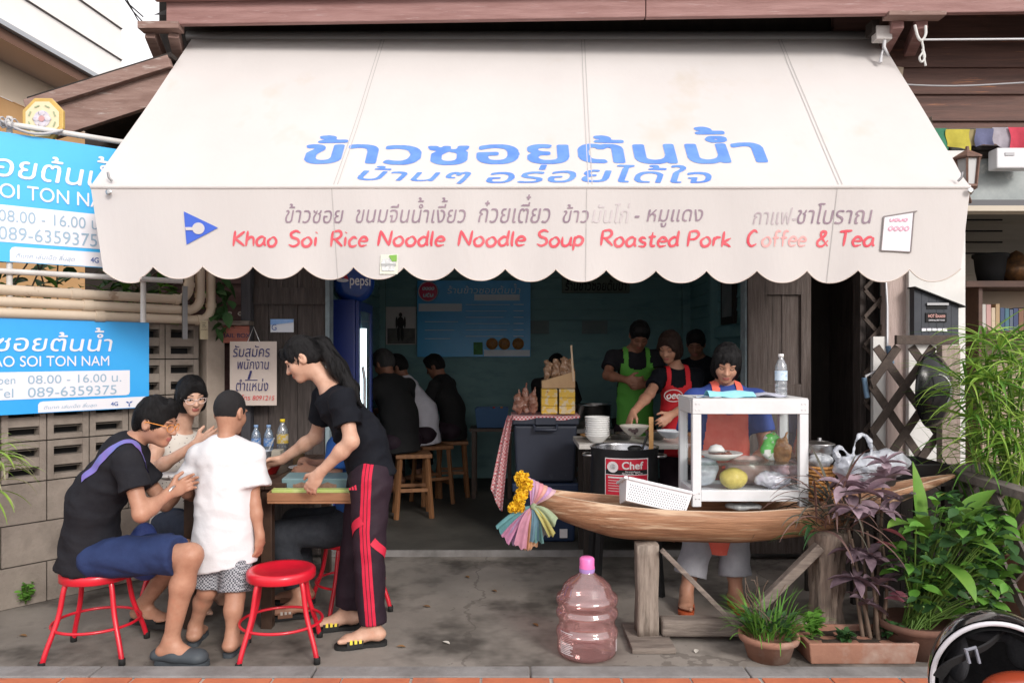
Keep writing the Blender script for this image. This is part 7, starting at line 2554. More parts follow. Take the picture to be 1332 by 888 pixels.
n_.inputs[1].default_value = (.36, .37, .40, 1); n_.inputs[2].default_value = (.06, .065, .08, 1); n_.inputs['Scale'].default_value = 120
boy.legs(M_chk, .92, .84, name='shorts', flare=.03, waist=boy.J['hip'] + boy.up * .02)
sandal(boy, 'L', (-.15, 1), mat('slate_rubber', (.05, .06, .07)), mat('slate_rubber', (.05, .06, .07)), kind='thong')
sandal(boy, 'R', (.05, 1), mat('slate_rubber', (.05, .06, .07)), mat('slate_rubber', (.05, .06, .07)), kind='slide')

# --- waitress ---------------------------------------------------------------------------------
J = dict(hip=P(480, 612, 4.10), mid=P(468, 566, 4.10), chest=P(437, 521, 4.10), head=P(393, 463, 4.10), f=(-.87, -.08, -.46), u=(-.46, 0, .88),
         sL=P(447, 521, 3.94), sR=P(424, 515, 4.26), eL=P(457, 574, 3.89), wL=P(415, 616, 3.93), eR=P(411, 568, 4.32), wR=P(366, 598, 4.36),
         hL=P(483, 625, 4.01), hR=P(478, 625, 4.19), kL=P(480, 712, 3.97), kR=P(463, 712, 4.22), aL=P(484, 815, 3.96), aR=P(452, 797, 4.20))
wai = Fig('waitress in black polo and red striped track trousers bending over the table', J, .98, .98)
wai.body(SK_LT, hands={'L': ((-.50, .12, -.78), (-.75, .2, .6), (.3, .9, .0), .45), 'R': ((-.85, -.1, -.25), (.0, -.7, .6), (.3, .3, -.9), .5)}, feet={'L': (-1, -.25, 0), 'R': (-1, -.2, 0)})
wai.eyes('down')
hd = wai.hd
wai.hair('pony', H_BLK, seed=6, strands=1100, tail=[(hd(0, -.095, .02), hd(0, -.125, .005), .034, .040), (hd(0, -.125, .005), V3(P(440, 480, 4.06)), .044, .046), (V3(P(440, 480, 4.06)), V3(P(458, 505, 4.03)), .046, .034), (V3(P(458, 505, 4.03)), V3(P(470, 528, 4.01)), .032, .008)])
MB().tube([hd(0, -.108 + .034 * .3 * math.cos(a), .012 + .04 * math.sin(a)) + wai.r * .034 * math.cos(a) for a in np.linspace(0, 6.28, 15)[:-1]], .007, 6, closed=True).build('hair_tie', M_black, wai.root)
M_polo = mat('black_polo', (.006, .007, .011), (.009, .010, .014), rough=.85, scale=14, bump=.25, bscale=60, spec=.15)
wai.shirt(M_polo, .62, hem=P(486, 622, 4.10), loose=1.06, seed=14, amp=.009, slr=.074)
M_trk = mat('dark_plum_track', (.020, .011, .018), (.027, .016, .024), rough=.7, scale=10, bump=.25, spec=.2)
M_wtrk = mat('striped_track_cloth', (.020, .011, .018), (.027, .016, .024), rough=.7, scale=10, bump=.25, spec=.2)
wai.legs(M_wtrk, 1.95, 1.06, amp=.006, seed=19)
M_rstr = mat('red_stripe', (.52, .018, .05), rough=.6)
def striped(m, hip, col):
    n, L = m.node_tree.nodes, m.node_tree.links
    def M(op, a, b=0.0, c=0.0):
        q = n.new('ShaderNodeMath')
        q.operation = op
        for i, v in enumerate((a, b, c)):
            if isinstance(v, (int, float)):
                q.inputs[i].default_value = v
            else:
                L.new(v, q.inputs[i])
        return q.outputs[0]
    t, s_ = n.new('ShaderNodeTexCoord'), n.new('ShaderNodeSeparateXYZ')
    L.new(t.outputs['Object'], s_.inputs[0])
    x, y, z = s_.outputs
    z0, z1 = GZ(612, 3.88), GZ(815, 3.88)
    v = M('DIVIDE', M('SUBTRACT', z0, z), z0 - z1)
    x0 = M('ADD', M('MULTIPLY', M('MINIMUM', v, .4), (GX(473, 3.88) - GX(476, 3.88)) / .4), M('MULTIPLY', M('MAXIMUM', M('SUBTRACT', v, .4), 0.0), (GX(482, 3.88) - GX(473, 3.88)) / .6))
    k = M('ABSOLUTE', M('DIVIDE', M('SUBTRACT', x, M('ADD', x0, GX(476, 3.88) - float(hip[0]))), .026))
    f = M('MULTIPLY', M('LESS_THAN', k, 1.0), M('SUBTRACT', 1.0, M('MULTIPLY', M('GREATER_THAN', k, .28), M('LESS_THAN', k, .42))))
    f = M('MULTIPLY', f, M('LESS_THAN', y, 4.0 - float(hip[1])))
    mx = n.new('ShaderNodeMix')
    mx.data_type = 'RGBA'
    bc = n['Principled BSDF'].inputs['Base Color']
    L.new(f, mx.inputs['Factor'])
    L.new(bc.links[0].from_socket, mx.inputs[6])
    mx.inputs[7].default_value = col + (1,)
    L.new(mx.outputs[2], bc)
striped(M_wtrk, J['hip'], (.52, .018, .05))
for pts, w_ in (([P(439, 697, 3.97), P(448, 687, 3.90), P(467, 678, 3.86)], .044), ([P(486, 704, 3.87), P(496, 712, 3.90), P(508, 722, 3.97)], .040)):
    wai.wrap(wai.legVF, wai.legdp, pts, w_, M_rstr, 'knee_panel')
b = MB()
c = V3(P(459, 637, 3.86))
for k, hgt in enumerate((.012, .019, .026)):
    x = -.018 + .014 * k
    b.add([c + V3((x, 0, 0)), c + V3((x + .010, 0, 0)), c + V3((x + .010 - .004, 0, hgt)), c + V3((x - .003, 0, hgt - .004))], [(0, 1, 2, 3)])
b.build('red_emblem', M_rstr, wai.root, recalc=False)
M_ystr = mat('yellow_rubber', (.66, .50, .04), rough=.6)
sandal(wai, 'L', (-1, -.25), M_foot, M_foot, mark=M_ystr, q=1.05)
sandal(wai, 'R', (-1, -.2), M_foot, M_foot, mark=M_ystr, q=1.05)

# --- diner hidden behind the waitress ------------------------------------------------------------
J = dict(hip=(-.93, 4.55, .50), mid=(-.95, 4.55, .74), chest=(-.985, 4.55, .96), head=(-.985, 4.52, 1.17), f=(-.9, 0, -.4), u=(-.4, 0, .9),
         sL=(-.99, 4.38, .97), sR=(-.99, 4.72, .97), eL=(-1.0, 4.34, .80), wL=(-1.16, 4.42, .83), eR=(-1.03, 4.72, .82), wR=(-1.2, 4.62, .84),
         hL=(-.95, 4.46, .48), hR=(-.95, 4.64, .48), kL=(-1.32, 4.40, .47), kR=(-1.30, 4.62, .49), aL=(-1.20, 4.36, .11), aR=(-1.25, 4.6, .11))
hid = Fig('seated diner in blue shirt and dark jeans mostly hidden behind the waitress', J, .98)
hid.body(SK_TAN, h=.009, hands={'L': ((-1, .2, -.1), (0, .5, .8), (0, 0, -1), .4)}, feet={'L': (-1, -.3, 0), 'R': (-1, 0, 0)})
hid.eyes('down'); hid.hair('short', H_BLK, h=.009)
hid.shirt(mat('bright_blue_cotton', (.03, .13, .48), (.04, .16, .52), rough=.85, scale=10), .7, hem=(-.9, 4.55, .46), h=.009)
hid.legs(mat('black_denim', (.018, .021, .028), (.03, .034, .042), rough=.9, scale=22, bump=.3), 1.8, 1.05, h=.008)
sandal(hid, 'L', (-1, -.3), M_foot, mat('brown_strap', (.2, .09, .05)), kind='slide', mark=mat('cream_strap', (.5, .45, .4)))
sandal(hid, 'R', (-1, 0), M_foot, mat('brown_strap', (.2, .09, .05)), kind='slide')

# --- vendor behind the display case -----------------------------------------------------------------
J = dict(hip=P(936, 632, 4.70), mid=P(938, 574, 4.69), chest=P(942, 518, 4.66), head=P(945, 470, 4.58), f=(-.18, -.90, -.36), u=(.02, -.36, .93),
         sR=P(903, 519, 4.66), sL=P(984, 519, 4.66), eR=P(892, 588, 4.62), wR=P(925, 612, 4.52), eL=P(998, 588, 4.62), wL=P(968, 612, 4.52),
         hR=P(914, 650, 4.68), hL=P(956, 650, 4.68), kR=P(906, 715, 4.60), kL=P(954, 715, 4.60), aR=P(893, 775, 4.56), aL=P(957, 772, 4.56))
J['aR'][2] = .085; J['aL'][2] = .085
ven = Fig('vendor with black fringe, blue T-shirt and red apron behind the display case', J, .97, 1.1, hsc=.94)
ven.body(SK_TAN, hands={'R': ((.7, -.4, -.2), (0, -.3, .9), (0, .8, -.4), .6), 'L': ((-.7, -.4, -.2), (0, -.3, .9), (0, .8, -.4), .6)}, feet={'R': (-.25, -1, 0), 'L': (.1, -1, 0)})
ven.eyes('down'); ven.hair('mop', H_BLK, seed=9, amp=.006, strands=1000)
ven.shirt(mat('royal_blue_cotton', (.02, .045, .20), (.03, .06, .24), rough=.85, scale=10, bump=.25), .62, hem=P(936, 665, 4.70), loose=1.12, seed=21)
M_apr = mat('coral_apron', (.72, .11, .075), (.76, .18, .13), rough=.75, scale=8, bump=.2)
ven.legs(mat('grey_capri_cloth', (.33, .33, .36), (.27, .27, .30), rough=.9, scale=10, bump=.3), 1.62, 1.12, name='capri_trousers', flare=.02, amp=.006)
def bib(xc, w0, w1, z0, z1, straps):
    def sel(C, N):
        x = C[:, 0] - xc
        w_ = np.interp(C[:, 2], [z0, z1], [w0, w1])
        front = (N[:, 1] < .25)
        main = (np.abs(x) < w_) & (C[:, 2] > z0) & (C[:, 2] < z1 - .05 * np.maximum(0, 1 - (np.abs(x) / (w1 * .8)) ** 2))
        st = (C[:, 2] >= z1 - .06) & (np.abs(np.abs(x) - straps) < .02)
        return front & (main | st)
    return sel
ven.patch(ven.shirtVF, ven.shirtdp, bib(J['chest'][0], .17, .11, .60, 1.19, .068), .008, M_apr, 'apron')
b = MB()
for (px, w_) in ((939, .205),):
    x = GX(px, 4.55)
    b.surf(lambda u, v: Vector((x + lerp(-w_, w_, u) * lerp(1, .62, (1 - v) ** 3), 4.52 + .07 * (2 * u - 1) ** 2 + .01 * math.sin(11 * u), lerp(GZ(723, 4.5), .66, v))), 20, 8)
b.build('apron_skirt', M_apr, ven.root, recalc=False)
sandal(ven, 'R', (-.25, -1), mat('orange_foam', (.45, .09, .03)), mat('orange_foam', (.62, .10, .025)), kind='slide')
sandal(ven, 'L', (.1, -1), mat('orange_foam', (.45, .09, .03)), mat('orange_foam', (.62, .10, .025)), kind='slide')

# --- cook in the red apron -------------------------------------------------------------------------------
J = dict(hip=P(884, 575, 6.05), mid=P(884, 535, 6.05), chest=P(882, 492, 6.0), head=P(871, 449, 5.92), f=(-.52, -.76, -.36), u=(-.14, -.34, .92),
         sR=P(858, 489, 5.94), sL=P(905, 489, 6.08), eR=P(845, 512, 5.80), wR=P(824, 536, 5.58), eL=P(898, 526, 5.85), wL=P(872, 540, 5.60),
         hR=P(874, 588, 6.05), hL=P(896, 588, 6.05), kR=P(872, 640, 6.0), kL=P(898, 640, 6.0), aR=P(872, 690, 6.05), aL=P(898, 690, 6.05))
J['aR'][2] = J['aL'][2] = .13
cook = Fig('cook in black T-shirt and bright red apron reaching over the bowls', J, .98)
cook.body(SK_TAN, h=.0085, hands={'R': ((-.45, -.4, -.8), (.5, -.6, .3), (.2, .7, -.4), .35), 'L': ((-.5, -.5, -.3), (-.3, .2, .8), (-.3, 0, -.8), .5)}, feet={'R': (-.2, -1, 0), 'L': (.2, -1, 0)})
cook.eyes('down'); cook.hair('bob', H_BRN, h=.008, seed=12, strands=600)
cook.shirt(M_polo, .62, hem=P(884, 590, 6.05), h=.008, seed=25)
cook.legs(M_trk, 1.9, 1.0, h=.010)
M_apr2 = mat('bright_red_apron', (.66, .02, .03), (.6, .02, .03), rough=.75, scale=8)
cook.patch(cook.shirtVF, cook.shirtdp, bib(J['chest'][0] - .02, .15, .10, .62, 1.29, .075), .008, M_apr2, 'apron')
b = MB()
c = V3(P(877, 518, 5.82))
hand(b, 'oec', c[0] - .06, c[0] + .05, c[2], .05, lambda x, y: (x, c[1], y), .01)
b.tube([c + V3((.07 * math.cos(a) - .005, .002, .045 * math.sin(a) + .02)) for a in np.linspace(0, 6.28, 21)[:-1]], .004, 5, closed=True)
b.build('bib_print', mat('bib_white', (.66, .6, .6)), cook.root, recalc=False)

# --- cook in the green apron ----------------------------------------------------------------------------
J = dict(hip=P(826, 550, 6.55), mid=P(826, 510, 6.52), chest=P(824, 466, 6.45), head=P(832, 434, 6.35), f=(-.05, -.80, -.60), u=(0, -.6, .8),
         sR=P(797, 464, 6.45), sL=P(852, 464, 6.45), eR=P(790, 488, 6.35), wR=P(816, 494, 6.15), eL=P(858, 492, 6.35), wL=P(838, 500, 6.15),
         hR=P(815, 560, 6.55), hL=P(838, 560, 6.55), kR=P(815, 620, 6.5), kL=P(838, 620, 6.5), aR=P(815, 670, 6.55), aL=P(838, 670, 6.55))
J['aR'][2] = J['aL'][2] = .13
grn = Fig('cook in a green apron bent over in the dark behind the red aproned cook', J, 1.0)
grn.body(SK_DK, h=.010, hands={'R': ((.7, -.4, -.1), (0, -.4, .9), (.2, .8, 0), .6), 'L': ((-.7, -.4, -.1), (0, -.4, .9), (0, .8, 0), .6)}, feet={'R': (0, -1, 0), 'L': (0, -1, 0)})
grn.eyes('down'); grn.hair('short', H_BLK, h=.010)
grn.shirt(M_ctee, .6, hem=P(826, 566, 6.55), h=.010, seed=31)
grn.legs(M_trk, 1.9, 1.0, h=.012)
grn.patch(grn.shirtVF, grn.shirtdp, bib(J['chest'][0] + .02, .16, .13, .75, 1.42, .09), .009, mat('leaf_green_apron', (.10, .36, .05), rough=.75), 'apron')
# --- man in black behind the cooks ------------------------------------------------------------------------
J = dict(hip=P(912, 555, 6.9), mid=P(912, 520, 6.9), chest=P(910, 476, 6.88), head=P(905, 445, 6.82), f=(-.3, -.85, -.4), u=(-.1, -.4, .9),
         sR=P(884, 478, 6.85), sL=P(936, 478, 6.9), eR=P(880, 505, 6.8), wR=P(890, 525, 6.65), eL=P(940, 505, 6.85), wL=P(930, 528, 6.7),
         hR=P(902, 565, 6.9), hL=P(922, 565, 6.9), kR=P(902, 615, 6.9), kL=P(922, 615, 6.9), aR=P(902, 660, 6.9), aL=P(922, 660, 6.9))
J['aR'][2] = J['aL'][2] = .13
blk = Fig('man in black with short hair in the shadow at the right of the cooks', J, 1.0)
blk.body(SK_DK, h=.011, feet={'R': (0, -1, 0), 'L': (0, -1, 0)}, hands={'R': ((0, -.5, -.8), (.6, 0, 0), (1, 0, 0), .5), 'L': ((0, -.5, -.8), (-.6, 0, 0), (-1, 0, 0), .5)})
blk.eyes('down'); blk.hair('short', H_BLK, h=.011)
blk.shirt(M_polo, .6, hem=P(912, 572, 6.9), h=.011, seed=35)
blk.legs(M_trk, 1.9, 1.0, h=.013)

# --- diners in the dim room -------------------------------------------------------------------------------
def diner(label, x, y, fx, fy, m_shirt, m_hair, style, sc=1.0, lean=.12, wide=1.0, seat=.58, skin_=SK_DK, sleeve=.7, nod=-.45):
    d = nv([fx, fy, 0]); z = V3([0, 0, 1]); r = np.cross(d, z)
    h0 = V3((x, y, seat + .09 + .05))
    ch = h0 + z * .46 * sc + d * lean
    J = dict(hip=h0, mid=h0 + z * .22 * sc + d * lean * .15, chest=ch, head=ch + z * .205 * sc + d * .09, f=d + z * nod, u=z + d * .35,
             sR=ch + r * .19 * wide, sL=ch - r * .19 * wide, eR=ch + r * .24 * wide - z * .24 + d * .10, eL=ch - r * .24 * wide - z * .24 + d * .10,
             wR=ch + r * .12 - z * .25 + d * .34, wL=ch - r * .12 - z * .25 + d * .34,
             hR=h0 + r * .10, hL=h0 - r * .10, kR=h0 + r * .14 + d * .42 - z * .02, kL=h0 - r * .14 + d * .42 - z * .02,
             aR=h0 + r * .12 + d * .34 - z * .44, aL=h0 - r * .12 + d * .34 - z * .44)
    f = Fig(label, J, sc)
    f.body(skin_, h=.011, hands={'R': (d, -r, -z, .6), 'L': (d, r, -z, .6)}, feet={'R': d, 'L': d})
    f.eyes('down'); f.hair(style, m_hair, h=.010)
    f.shirt(m_shirt, sleeve, hem=h0 - z * .1, loose=1.1 * wide ** .5, h=.011, seed=int(abs(x * 100)))
    f.legs(M_trk, 1.9, 1.0, h=.013)
    return f
M_blkcl = mat('black_cloth', (.008, .008, .009), (.012, .012, .013), rough=.9, scale=10)
diner('broad diner in black with greying hair, seen from behind on a stool', GX(522, 6.9), 6.9, -.75, .66, M_blkcl, hairm('greying_hair', (.035, .033, .033)), 'short', 1.06, .16, 1.18)
diner('diner in a white shirt leaning forward in the dim room', GX(556, 7.5), 7.5, -.98, .2, mat('white_shirt_cloth', (.62, .62, .70), (.55, .55, .62), rough=.9, scale=8), H_BLK, 'short', 1.0, .22, 1.0, sleeve=1.4)
diner('diner in dark clothes at the back beneath the menu board', GX(590, 7.9), 7.9, -.95, .3, M_blkcl, H_BLK, 'short', 1.0, .12, 1.05)
tl = thing('dining_table', 'dark table in front of the diners in the dim room', 'table', (-1.3, 7.8, .05))
MB().box(-1.5, -1.17, 7.2, 8.6, .84, .87).build('tabletop', M_tbl, tl)
for (x, y) in ((-1.46, 7.25), (-1.21, 7.25), (-1.46, 8.55), (-1.21, 8.55)):
    MB().box(x - .02, x + .02, y - .02, y + .02, .05, .839).build('leg', M_tbl, tl)
diner('long haired person in black half hidden behind the snack carton', GX(716, 7.8), 7.8, .4, .9, M_blkcl, H_BLK, 'long', 1.0, .10, .95, nod=-.2)
s3 = dup(s2, (GX(716, 7.8), 7.8, .05), .3, 'wooden stool under the long haired person behind the snacks')
# ---------------------------------------------------------------- plants
G_lush = mat('lush_leaf', (.08, .22, .03), (.13, .29, .045), rough=.5, scale=9, spec=.3, transl=.15, c3=(.30, .27, .06), scale3=7, lo3=.66, hi3=.72)
G_deep = mat('deep_leaf', (.025, .07, .025), (.045, .11, .03), rough=.5, scale=9, spec=.3, transl=.1, c3=(.10, .15, .07), scale3=5, lo3=.58, hi3=.7)
G_lime = mat('lime_leaf', (.17, .31, .05), (.10, .24, .035), rough=.5, scale=7, transl=.2)
G_papy = mat('papyrus_leaf', (.20, .38, .045), (.32, .46, .09), rough=.55, scale=6, transl=.25, c3=(.42, .38, .12), scale3=5, lo3=.64, hi3=.70)
G_plum = mat('plum_leaf', (.25, .165, .205), (.36, .27, .31), rough=.5, scale=20, c3=(.09, .06, .08), scale3=9, transl=.12)
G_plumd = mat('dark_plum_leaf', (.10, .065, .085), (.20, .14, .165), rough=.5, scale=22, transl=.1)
G_pink = mat('pinkish_leaf', (.45, .16, .19), (.28, .10, .14), rough=.5, scale=14, transl=.15)
G_straw = mat('grassy_dark_blade', (.08, .075, .05), (.05, .045, .04), rough=.6, scale=8)
G_brown = mat('brown_blade', (.10, .055, .05), (.16, .09, .07), rough=.6, scale=8)
G_stem = mat('brown_stem', (.16, .11, .08), (.1, .07, .05), rough=.8, scale=10)
G_gst = mat('green_stem', (.09, .17, .03), rough=.6)
M_terra = mat('terracotta', (.34, .17, .115), (.27, .13, .09), rough=.85, scale=5, bump=.3, c3=(.40, .30, .25), scale3=4, lo3=.52, hi3=.75)
M_terrad = mat('dark_terracotta', (.16, .08, .055), (.11, .055, .04), rough=.85, scale=6, bump=.4)
M_soil = mat('soil', (.035, .025, .018), (.06, .042, .03), rough=1, scale=30, bump=1)
rnd = random.Random(11)
U_ = lambda a, b: rnd.uniform(a, b)
def sdir(az, el):
    return Vector((math.cos(az) * math.cos(el), math.sin(az) * math.cos(el), math.sin(el)))

# rectangular planter with the purple plant
pln = thing('planter', 'long terracotta trough with the purple leaved plant at the right', 'planter', (1.70, 3.83, 0))
px0, px1, py0, py1, pz = 1.43, 1.965, 3.70, 3.98, .105
b = MB()
o0 = [(px0 + .015, py0 + .015), (px1 - .015, py0 + .015), (px1 - .015, py1 - .015), (px0 + .015, py1 - .015)]
o1 = [(px0, py0), (px1, py0), (px1, py1), (px0, py1)]
i1 = [(px0 + .022, py0 + .022), (px1 - .022, py0 + .022), (px1 - .022, py1 - .022), (px0 + .022, py1 - .022)]
V = [(x, y, .001) for x, y in o0] + [(x, y, pz) for x, y in o1] + [(x, y, pz) for x, y in i1] + [(x, y, pz - .03) for x, y in i1]
F = [(3, 2, 1, 0), (12, 13, 14, 15)]
for k in range(4):
    k2 = (k + 1) % 4
    F += [(k, k2, 4 + k2, 4 + k), (4 + k, 4 + k2, 8 + k2, 8 + k), (8 + k, 8 + k2, 12 + k2, 12 + k)]
b.add(V, F).build('trough', M_terra, pln, bevel=.006)
MB().surf(lambda u, v: Vector((lerp(px0 + .023, px1 - .023, u), lerp(py0 + .023, py1 - .023, v), pz - .028 + .01 * math.sin(17 * u) * math.sin(13 * v))), 20, 10).build('soil', M_soil, pln, recalc=False)
pp = thing('purple_plant', 'tall plant with broad purple grey leaves on thin brown stems', 'plant', (1.80, 3.85, .08))
def fleaf(b, base, d, L, wd, m, droop=.6, fold=.25):
    b.leaf(base, d, L, wd, droop, U_(-.5, .5), m, 6, .45, fold)
stems = [((1.80, 3.86), (1108, 700), 3.92), ((1.83, 3.84), (1128, 690), 3.88), ((1.86, 3.87), (1147, 700), 3.90), ((1.77, 3.88), (1098, 640), 3.98), ((1.84, 3.9), (1150, 612), 3.98), ((1.80, 3.9), (1118, 640), 3.92)]
bs, bl, bd, bp_ = MB(), MB(), MB(), MB()
for (x, y), (tx, ty_), tY in stems:
    t = P(tx, ty_, tY)
    m_ = Vector((lerp(x, t.x, .5) + U_(-.03, .03), lerp(y, t.y, .5), lerp(.08, t.z, .5)))
    bs.tube(spline([(x, y, .075), m_, t], 6), [.011 - .0045 * k / 12 for k in range(13)], 7)
heads = [(1098, 632, 3.93, 9, .15, bl), (1128, 640, 3.88, 10, .16, bl), (1152, 622, 3.93, 10, .15, bl), (1110, 662, 3.86, 8, .14, bl), (1145, 662, 3.86, 8, .14, bl), (1172, 652, 3.9, 5, .13, bl), (1150, 602, 3.97, 6, .12, bl),
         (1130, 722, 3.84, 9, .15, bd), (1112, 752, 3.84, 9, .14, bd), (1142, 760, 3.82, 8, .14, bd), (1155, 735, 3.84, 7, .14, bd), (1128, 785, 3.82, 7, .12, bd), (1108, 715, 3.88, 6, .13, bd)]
for (px, py, Y, n, L, bb) in heads:
    c = P(px, py, Y)
    for k in range(n):
        az = 2 * math.pi * k / n + U_(-.4, .4)
        el = U_(-.35, .75)
        fleaf(bb, c, sdir(az, el), L * U_(.7, 1.1), L * U_(.32, .44), 0, droop=U_(.5, 1.1))
for (px, py, L) in ((1147, 688, .12), (1150, 778, .11), (1140, 705, .10), (1156, 772, .1)):
    fleaf(bp_, P(px, py, 3.80), sdir(U_(-1.2, -.2), U_(-.2, .3)), L, L * .42, 0, .8)
bs.build('stems', G_stem, pp)
bl.build('leaves', G_plum, pp, recalc=False)
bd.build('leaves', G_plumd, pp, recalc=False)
bp_.build('leaves', G_pink, pp, recalc=False)
def sprig(name, label, base, n, h_, L, m, spread=.5, cat='plant', group=None, wr=.55):
    r = thing(name, label, cat, base, 0, group)
    s_, l_ = MB(), MB()
    for k in range(n):
        az, el = U_(0, 6.28), U_(R(90) - spread, R(90))
        d = sdir(az, el)
        q = [Vector(base) + d * h_ * t + Vector((0, 0, 0)) for t in (0, .5, 1)]
        hh = U_(.6, 1)
        q = [Vector(base) + (p - Vector(base)) * hh for p in q]
        s_.tube(q, .0025, 5)
        for t in np.linspace(.3, 1, 5):
            for e in (-1, 1):
                l_.leaf(Vector(base) + d * h_ * hh * t, sdir(az + e * U_(.6, 2), U_(-.2, .7)), L * U_(.6, 1.1), L * wr * U_(.8, 1.1), .6, U_(-.6, .6), 0, 4, .45, .15)
    s_.build('stems', G_gst, r)
    l_.build('leaves', m, r, recalc=False)
    return r
sprig('weed', 'small bright green seedling at the trough\'s left corner', (1.50, 3.84, .075), 7, .14, .06, G_lush)
sprig('weed', 'low green seedlings at the right end of the trough', (1.90, 3.84, .075), 8, .09, .06, G_deep, .9)
sprig('weed', 'tiny seedling in the middle of the trough', (1.66, 3.82, .075), 4, .06, .05, G_deep, .9)
# grassy dracaena draped on the trunk
dr = thing('grassy_plant', 'dark arching grassy plant growing at the top of the trunk post', 'plant', P(1082, 668, 4.0))
b1, b2 = MB(), MB()
for k in range(62):
    c = P(1078 + U_(-16, 22), 672 + U_(-22, 22), 3.98 + U_(-.05, .05))
    az = U_(0, 2 * math.pi)
    el = U_(.0, 1.2)
    (b1 if k % 3 else b2).leaf(c, sdir(az, el), U_(.22, .46), U_(.010, .017), U_(1.2, 2.6), U_(-.5, .5), 0, 9, .35, .3)
for (px, py, ex) in ((1075, 640, -1), (1070, 650, -1), (1078, 630, -1), (1060, 660, -1)):
    b2.leaf(P(px, py, 3.97), Vector((-.9, -.25, .45)), .36, .012, 1.6, 0, 0, 9, .4, .2)
b1.build('blades', G_straw, dr, recalc=False)
b2.build('blades', G_brown, dr, recalc=False)
b3 = MB()
for k in range(10):
    b3.leaf(P(1062 + U_(-12, 12), 692 + U_(-10, 10), 3.95), sdir(U_(2.4, 4.2), U_(.1, .8)), U_(.15, .26), .014, 1.6, 0, 0, 7, .4, .2)
b3.build('blades', G_deep, dr, recalc=False)
# round pot with grass and herbs
rp = thing('round_pot', 'squat terracotta pot of grassy herbs before the boat counter', 'plant pot', (GX(1000, 3.80), 3.80, 0))
c = Vector((GX(1000, 3.80), 3.80, 0))
MB().lathe([(.0001, .001), (.10, .001), (.125, .085), (.142, .09), (.146, .105), (.146, .12), (.13, .122), (.122, .10), (.0001, .092)], c, 36).build('pot', M_terra, rp)
b1, b2 = MB(), MB()
for k in range(120):
    a, q = U_(0, 6.28), .10 * math.sqrt(rnd.random())
    b1.leaf(c + Vector((q * math.cos(a), q * math.sin(a), .10)), sdir(a + U_(-1, 1), U_(.5, 1.4)), U_(.14, .30), U_(.006, .010), U_(.7, 2.0), 0, 0, 7, .35, .2)
for k in range(70):
    a, q = U_(0, 6.28), .11 * math.sqrt(rnd.random())
    b2.leaf(c + Vector((q * math.cos(a), q * math.sin(a), .11 + U_(0, .09))), sdir(a, U_(0, 1)), U_(.04, .07), U_(.02, .035), .6, U_(-.6, .6), 0, 4, .45, .15)
b1.build('grass_blades', G_lush, rp, recalc=False)
b2.build('herb_leaves', G_deep, rp, recalc=False)
b = MB()
for k in range(9):
    q = c + Vector((U_(-.06, .05), U_(-.05, .08), .10))
    d = sdir(U_(0, 6.28), U_(.9, 1.5))
    pts = [q + d * t * U_(.26, .34) + Vector((.02 * math.sin(5 * t + k), 0, 0)) for t in np.linspace(0, 1, 7)]
    b.tube(pts, .002, 5)
b.build('dry_stems', G_stem, rp)
# green broad-leaved bush in a dark pot
gb = thing('leafy_bush', 'bright green bush with two tall sword leaves in a dark pot', 'plant', (2.02, 3.86, 0))
c = Vector((2.02, 3.86, 0))
MB().lathe([(.0001, .001), (.12, .001), (.16, .13), (.18, .14), (.182, .17), (.165, .17), (.15, .14), (.0001, .13)], c, 32).build('pot', M_terrad, gb)
b1, b2, b3, bs = MB(), MB(), MB(), MB()
for k in range(120):
    px, py = U_(1172, 1318), U_(655, 808)
    if ((px - 1243) / 74) ** 2 + ((py - 732) / 80) ** 2 > 1.05:
        continue
    p = P(px, py, U_(3.62, 4.05))
    bs.tube(spline([c + Vector((U_(-.05, .05), U_(-.05, .05), .13)), (c + p) / 2 + Vector((0, 0, .08)), p], 5), .004, 5)
    for j in range(rnd.randint(5, 8)):
        d = sdir(U_(0, 6.28), U_(-.4, .7))
        L = U_(.055, .10)
        (b1 if rnd.random() < .5 else b2).leaf(p + Vector((U_(-.05, .05), U_(-.05, .05), U_(-.06, .06))), d, L, L * U_(.5, .65), U_(.4, 1), U_(-.7, .7), 0, 5, .42, .12)
for (px, py, L, wd, az, el, dr_) in ((1200, 716, .44, .105, 2.0, 1.45, .15), (1215, 712, .36, .10, -.6, .95, .9), (1240, 690, .34, .11, .3, .75, .6), (1196, 690, .22, .09, 3.5, .5, 1.2), (1218, 730, .30, .09, -1.4, .0, 1.6), (1255, 700, .3, .09, .8, .9, .8), (1205, 700, .26, .085, -2.2, .9, 1.3), (1232, 715, .3, .08, -1.2, .6, 1.5), (1262, 716, .26, .08, -.4, .6, 1.2)):
    b3.leaf(P(px, py, 3.80), sdir(az, el), L, wd, dr_, U_(-.3, .3), 0, 9, .5, .18)
bs.build('stems', G_gst, gb)
b1.build('leaves', G_lush, gb, recalc=False)
b2.build('leaves', G_deep, gb, recalc=False)
b3.build('sword_leaves', G_lime, gb, recalc=False)
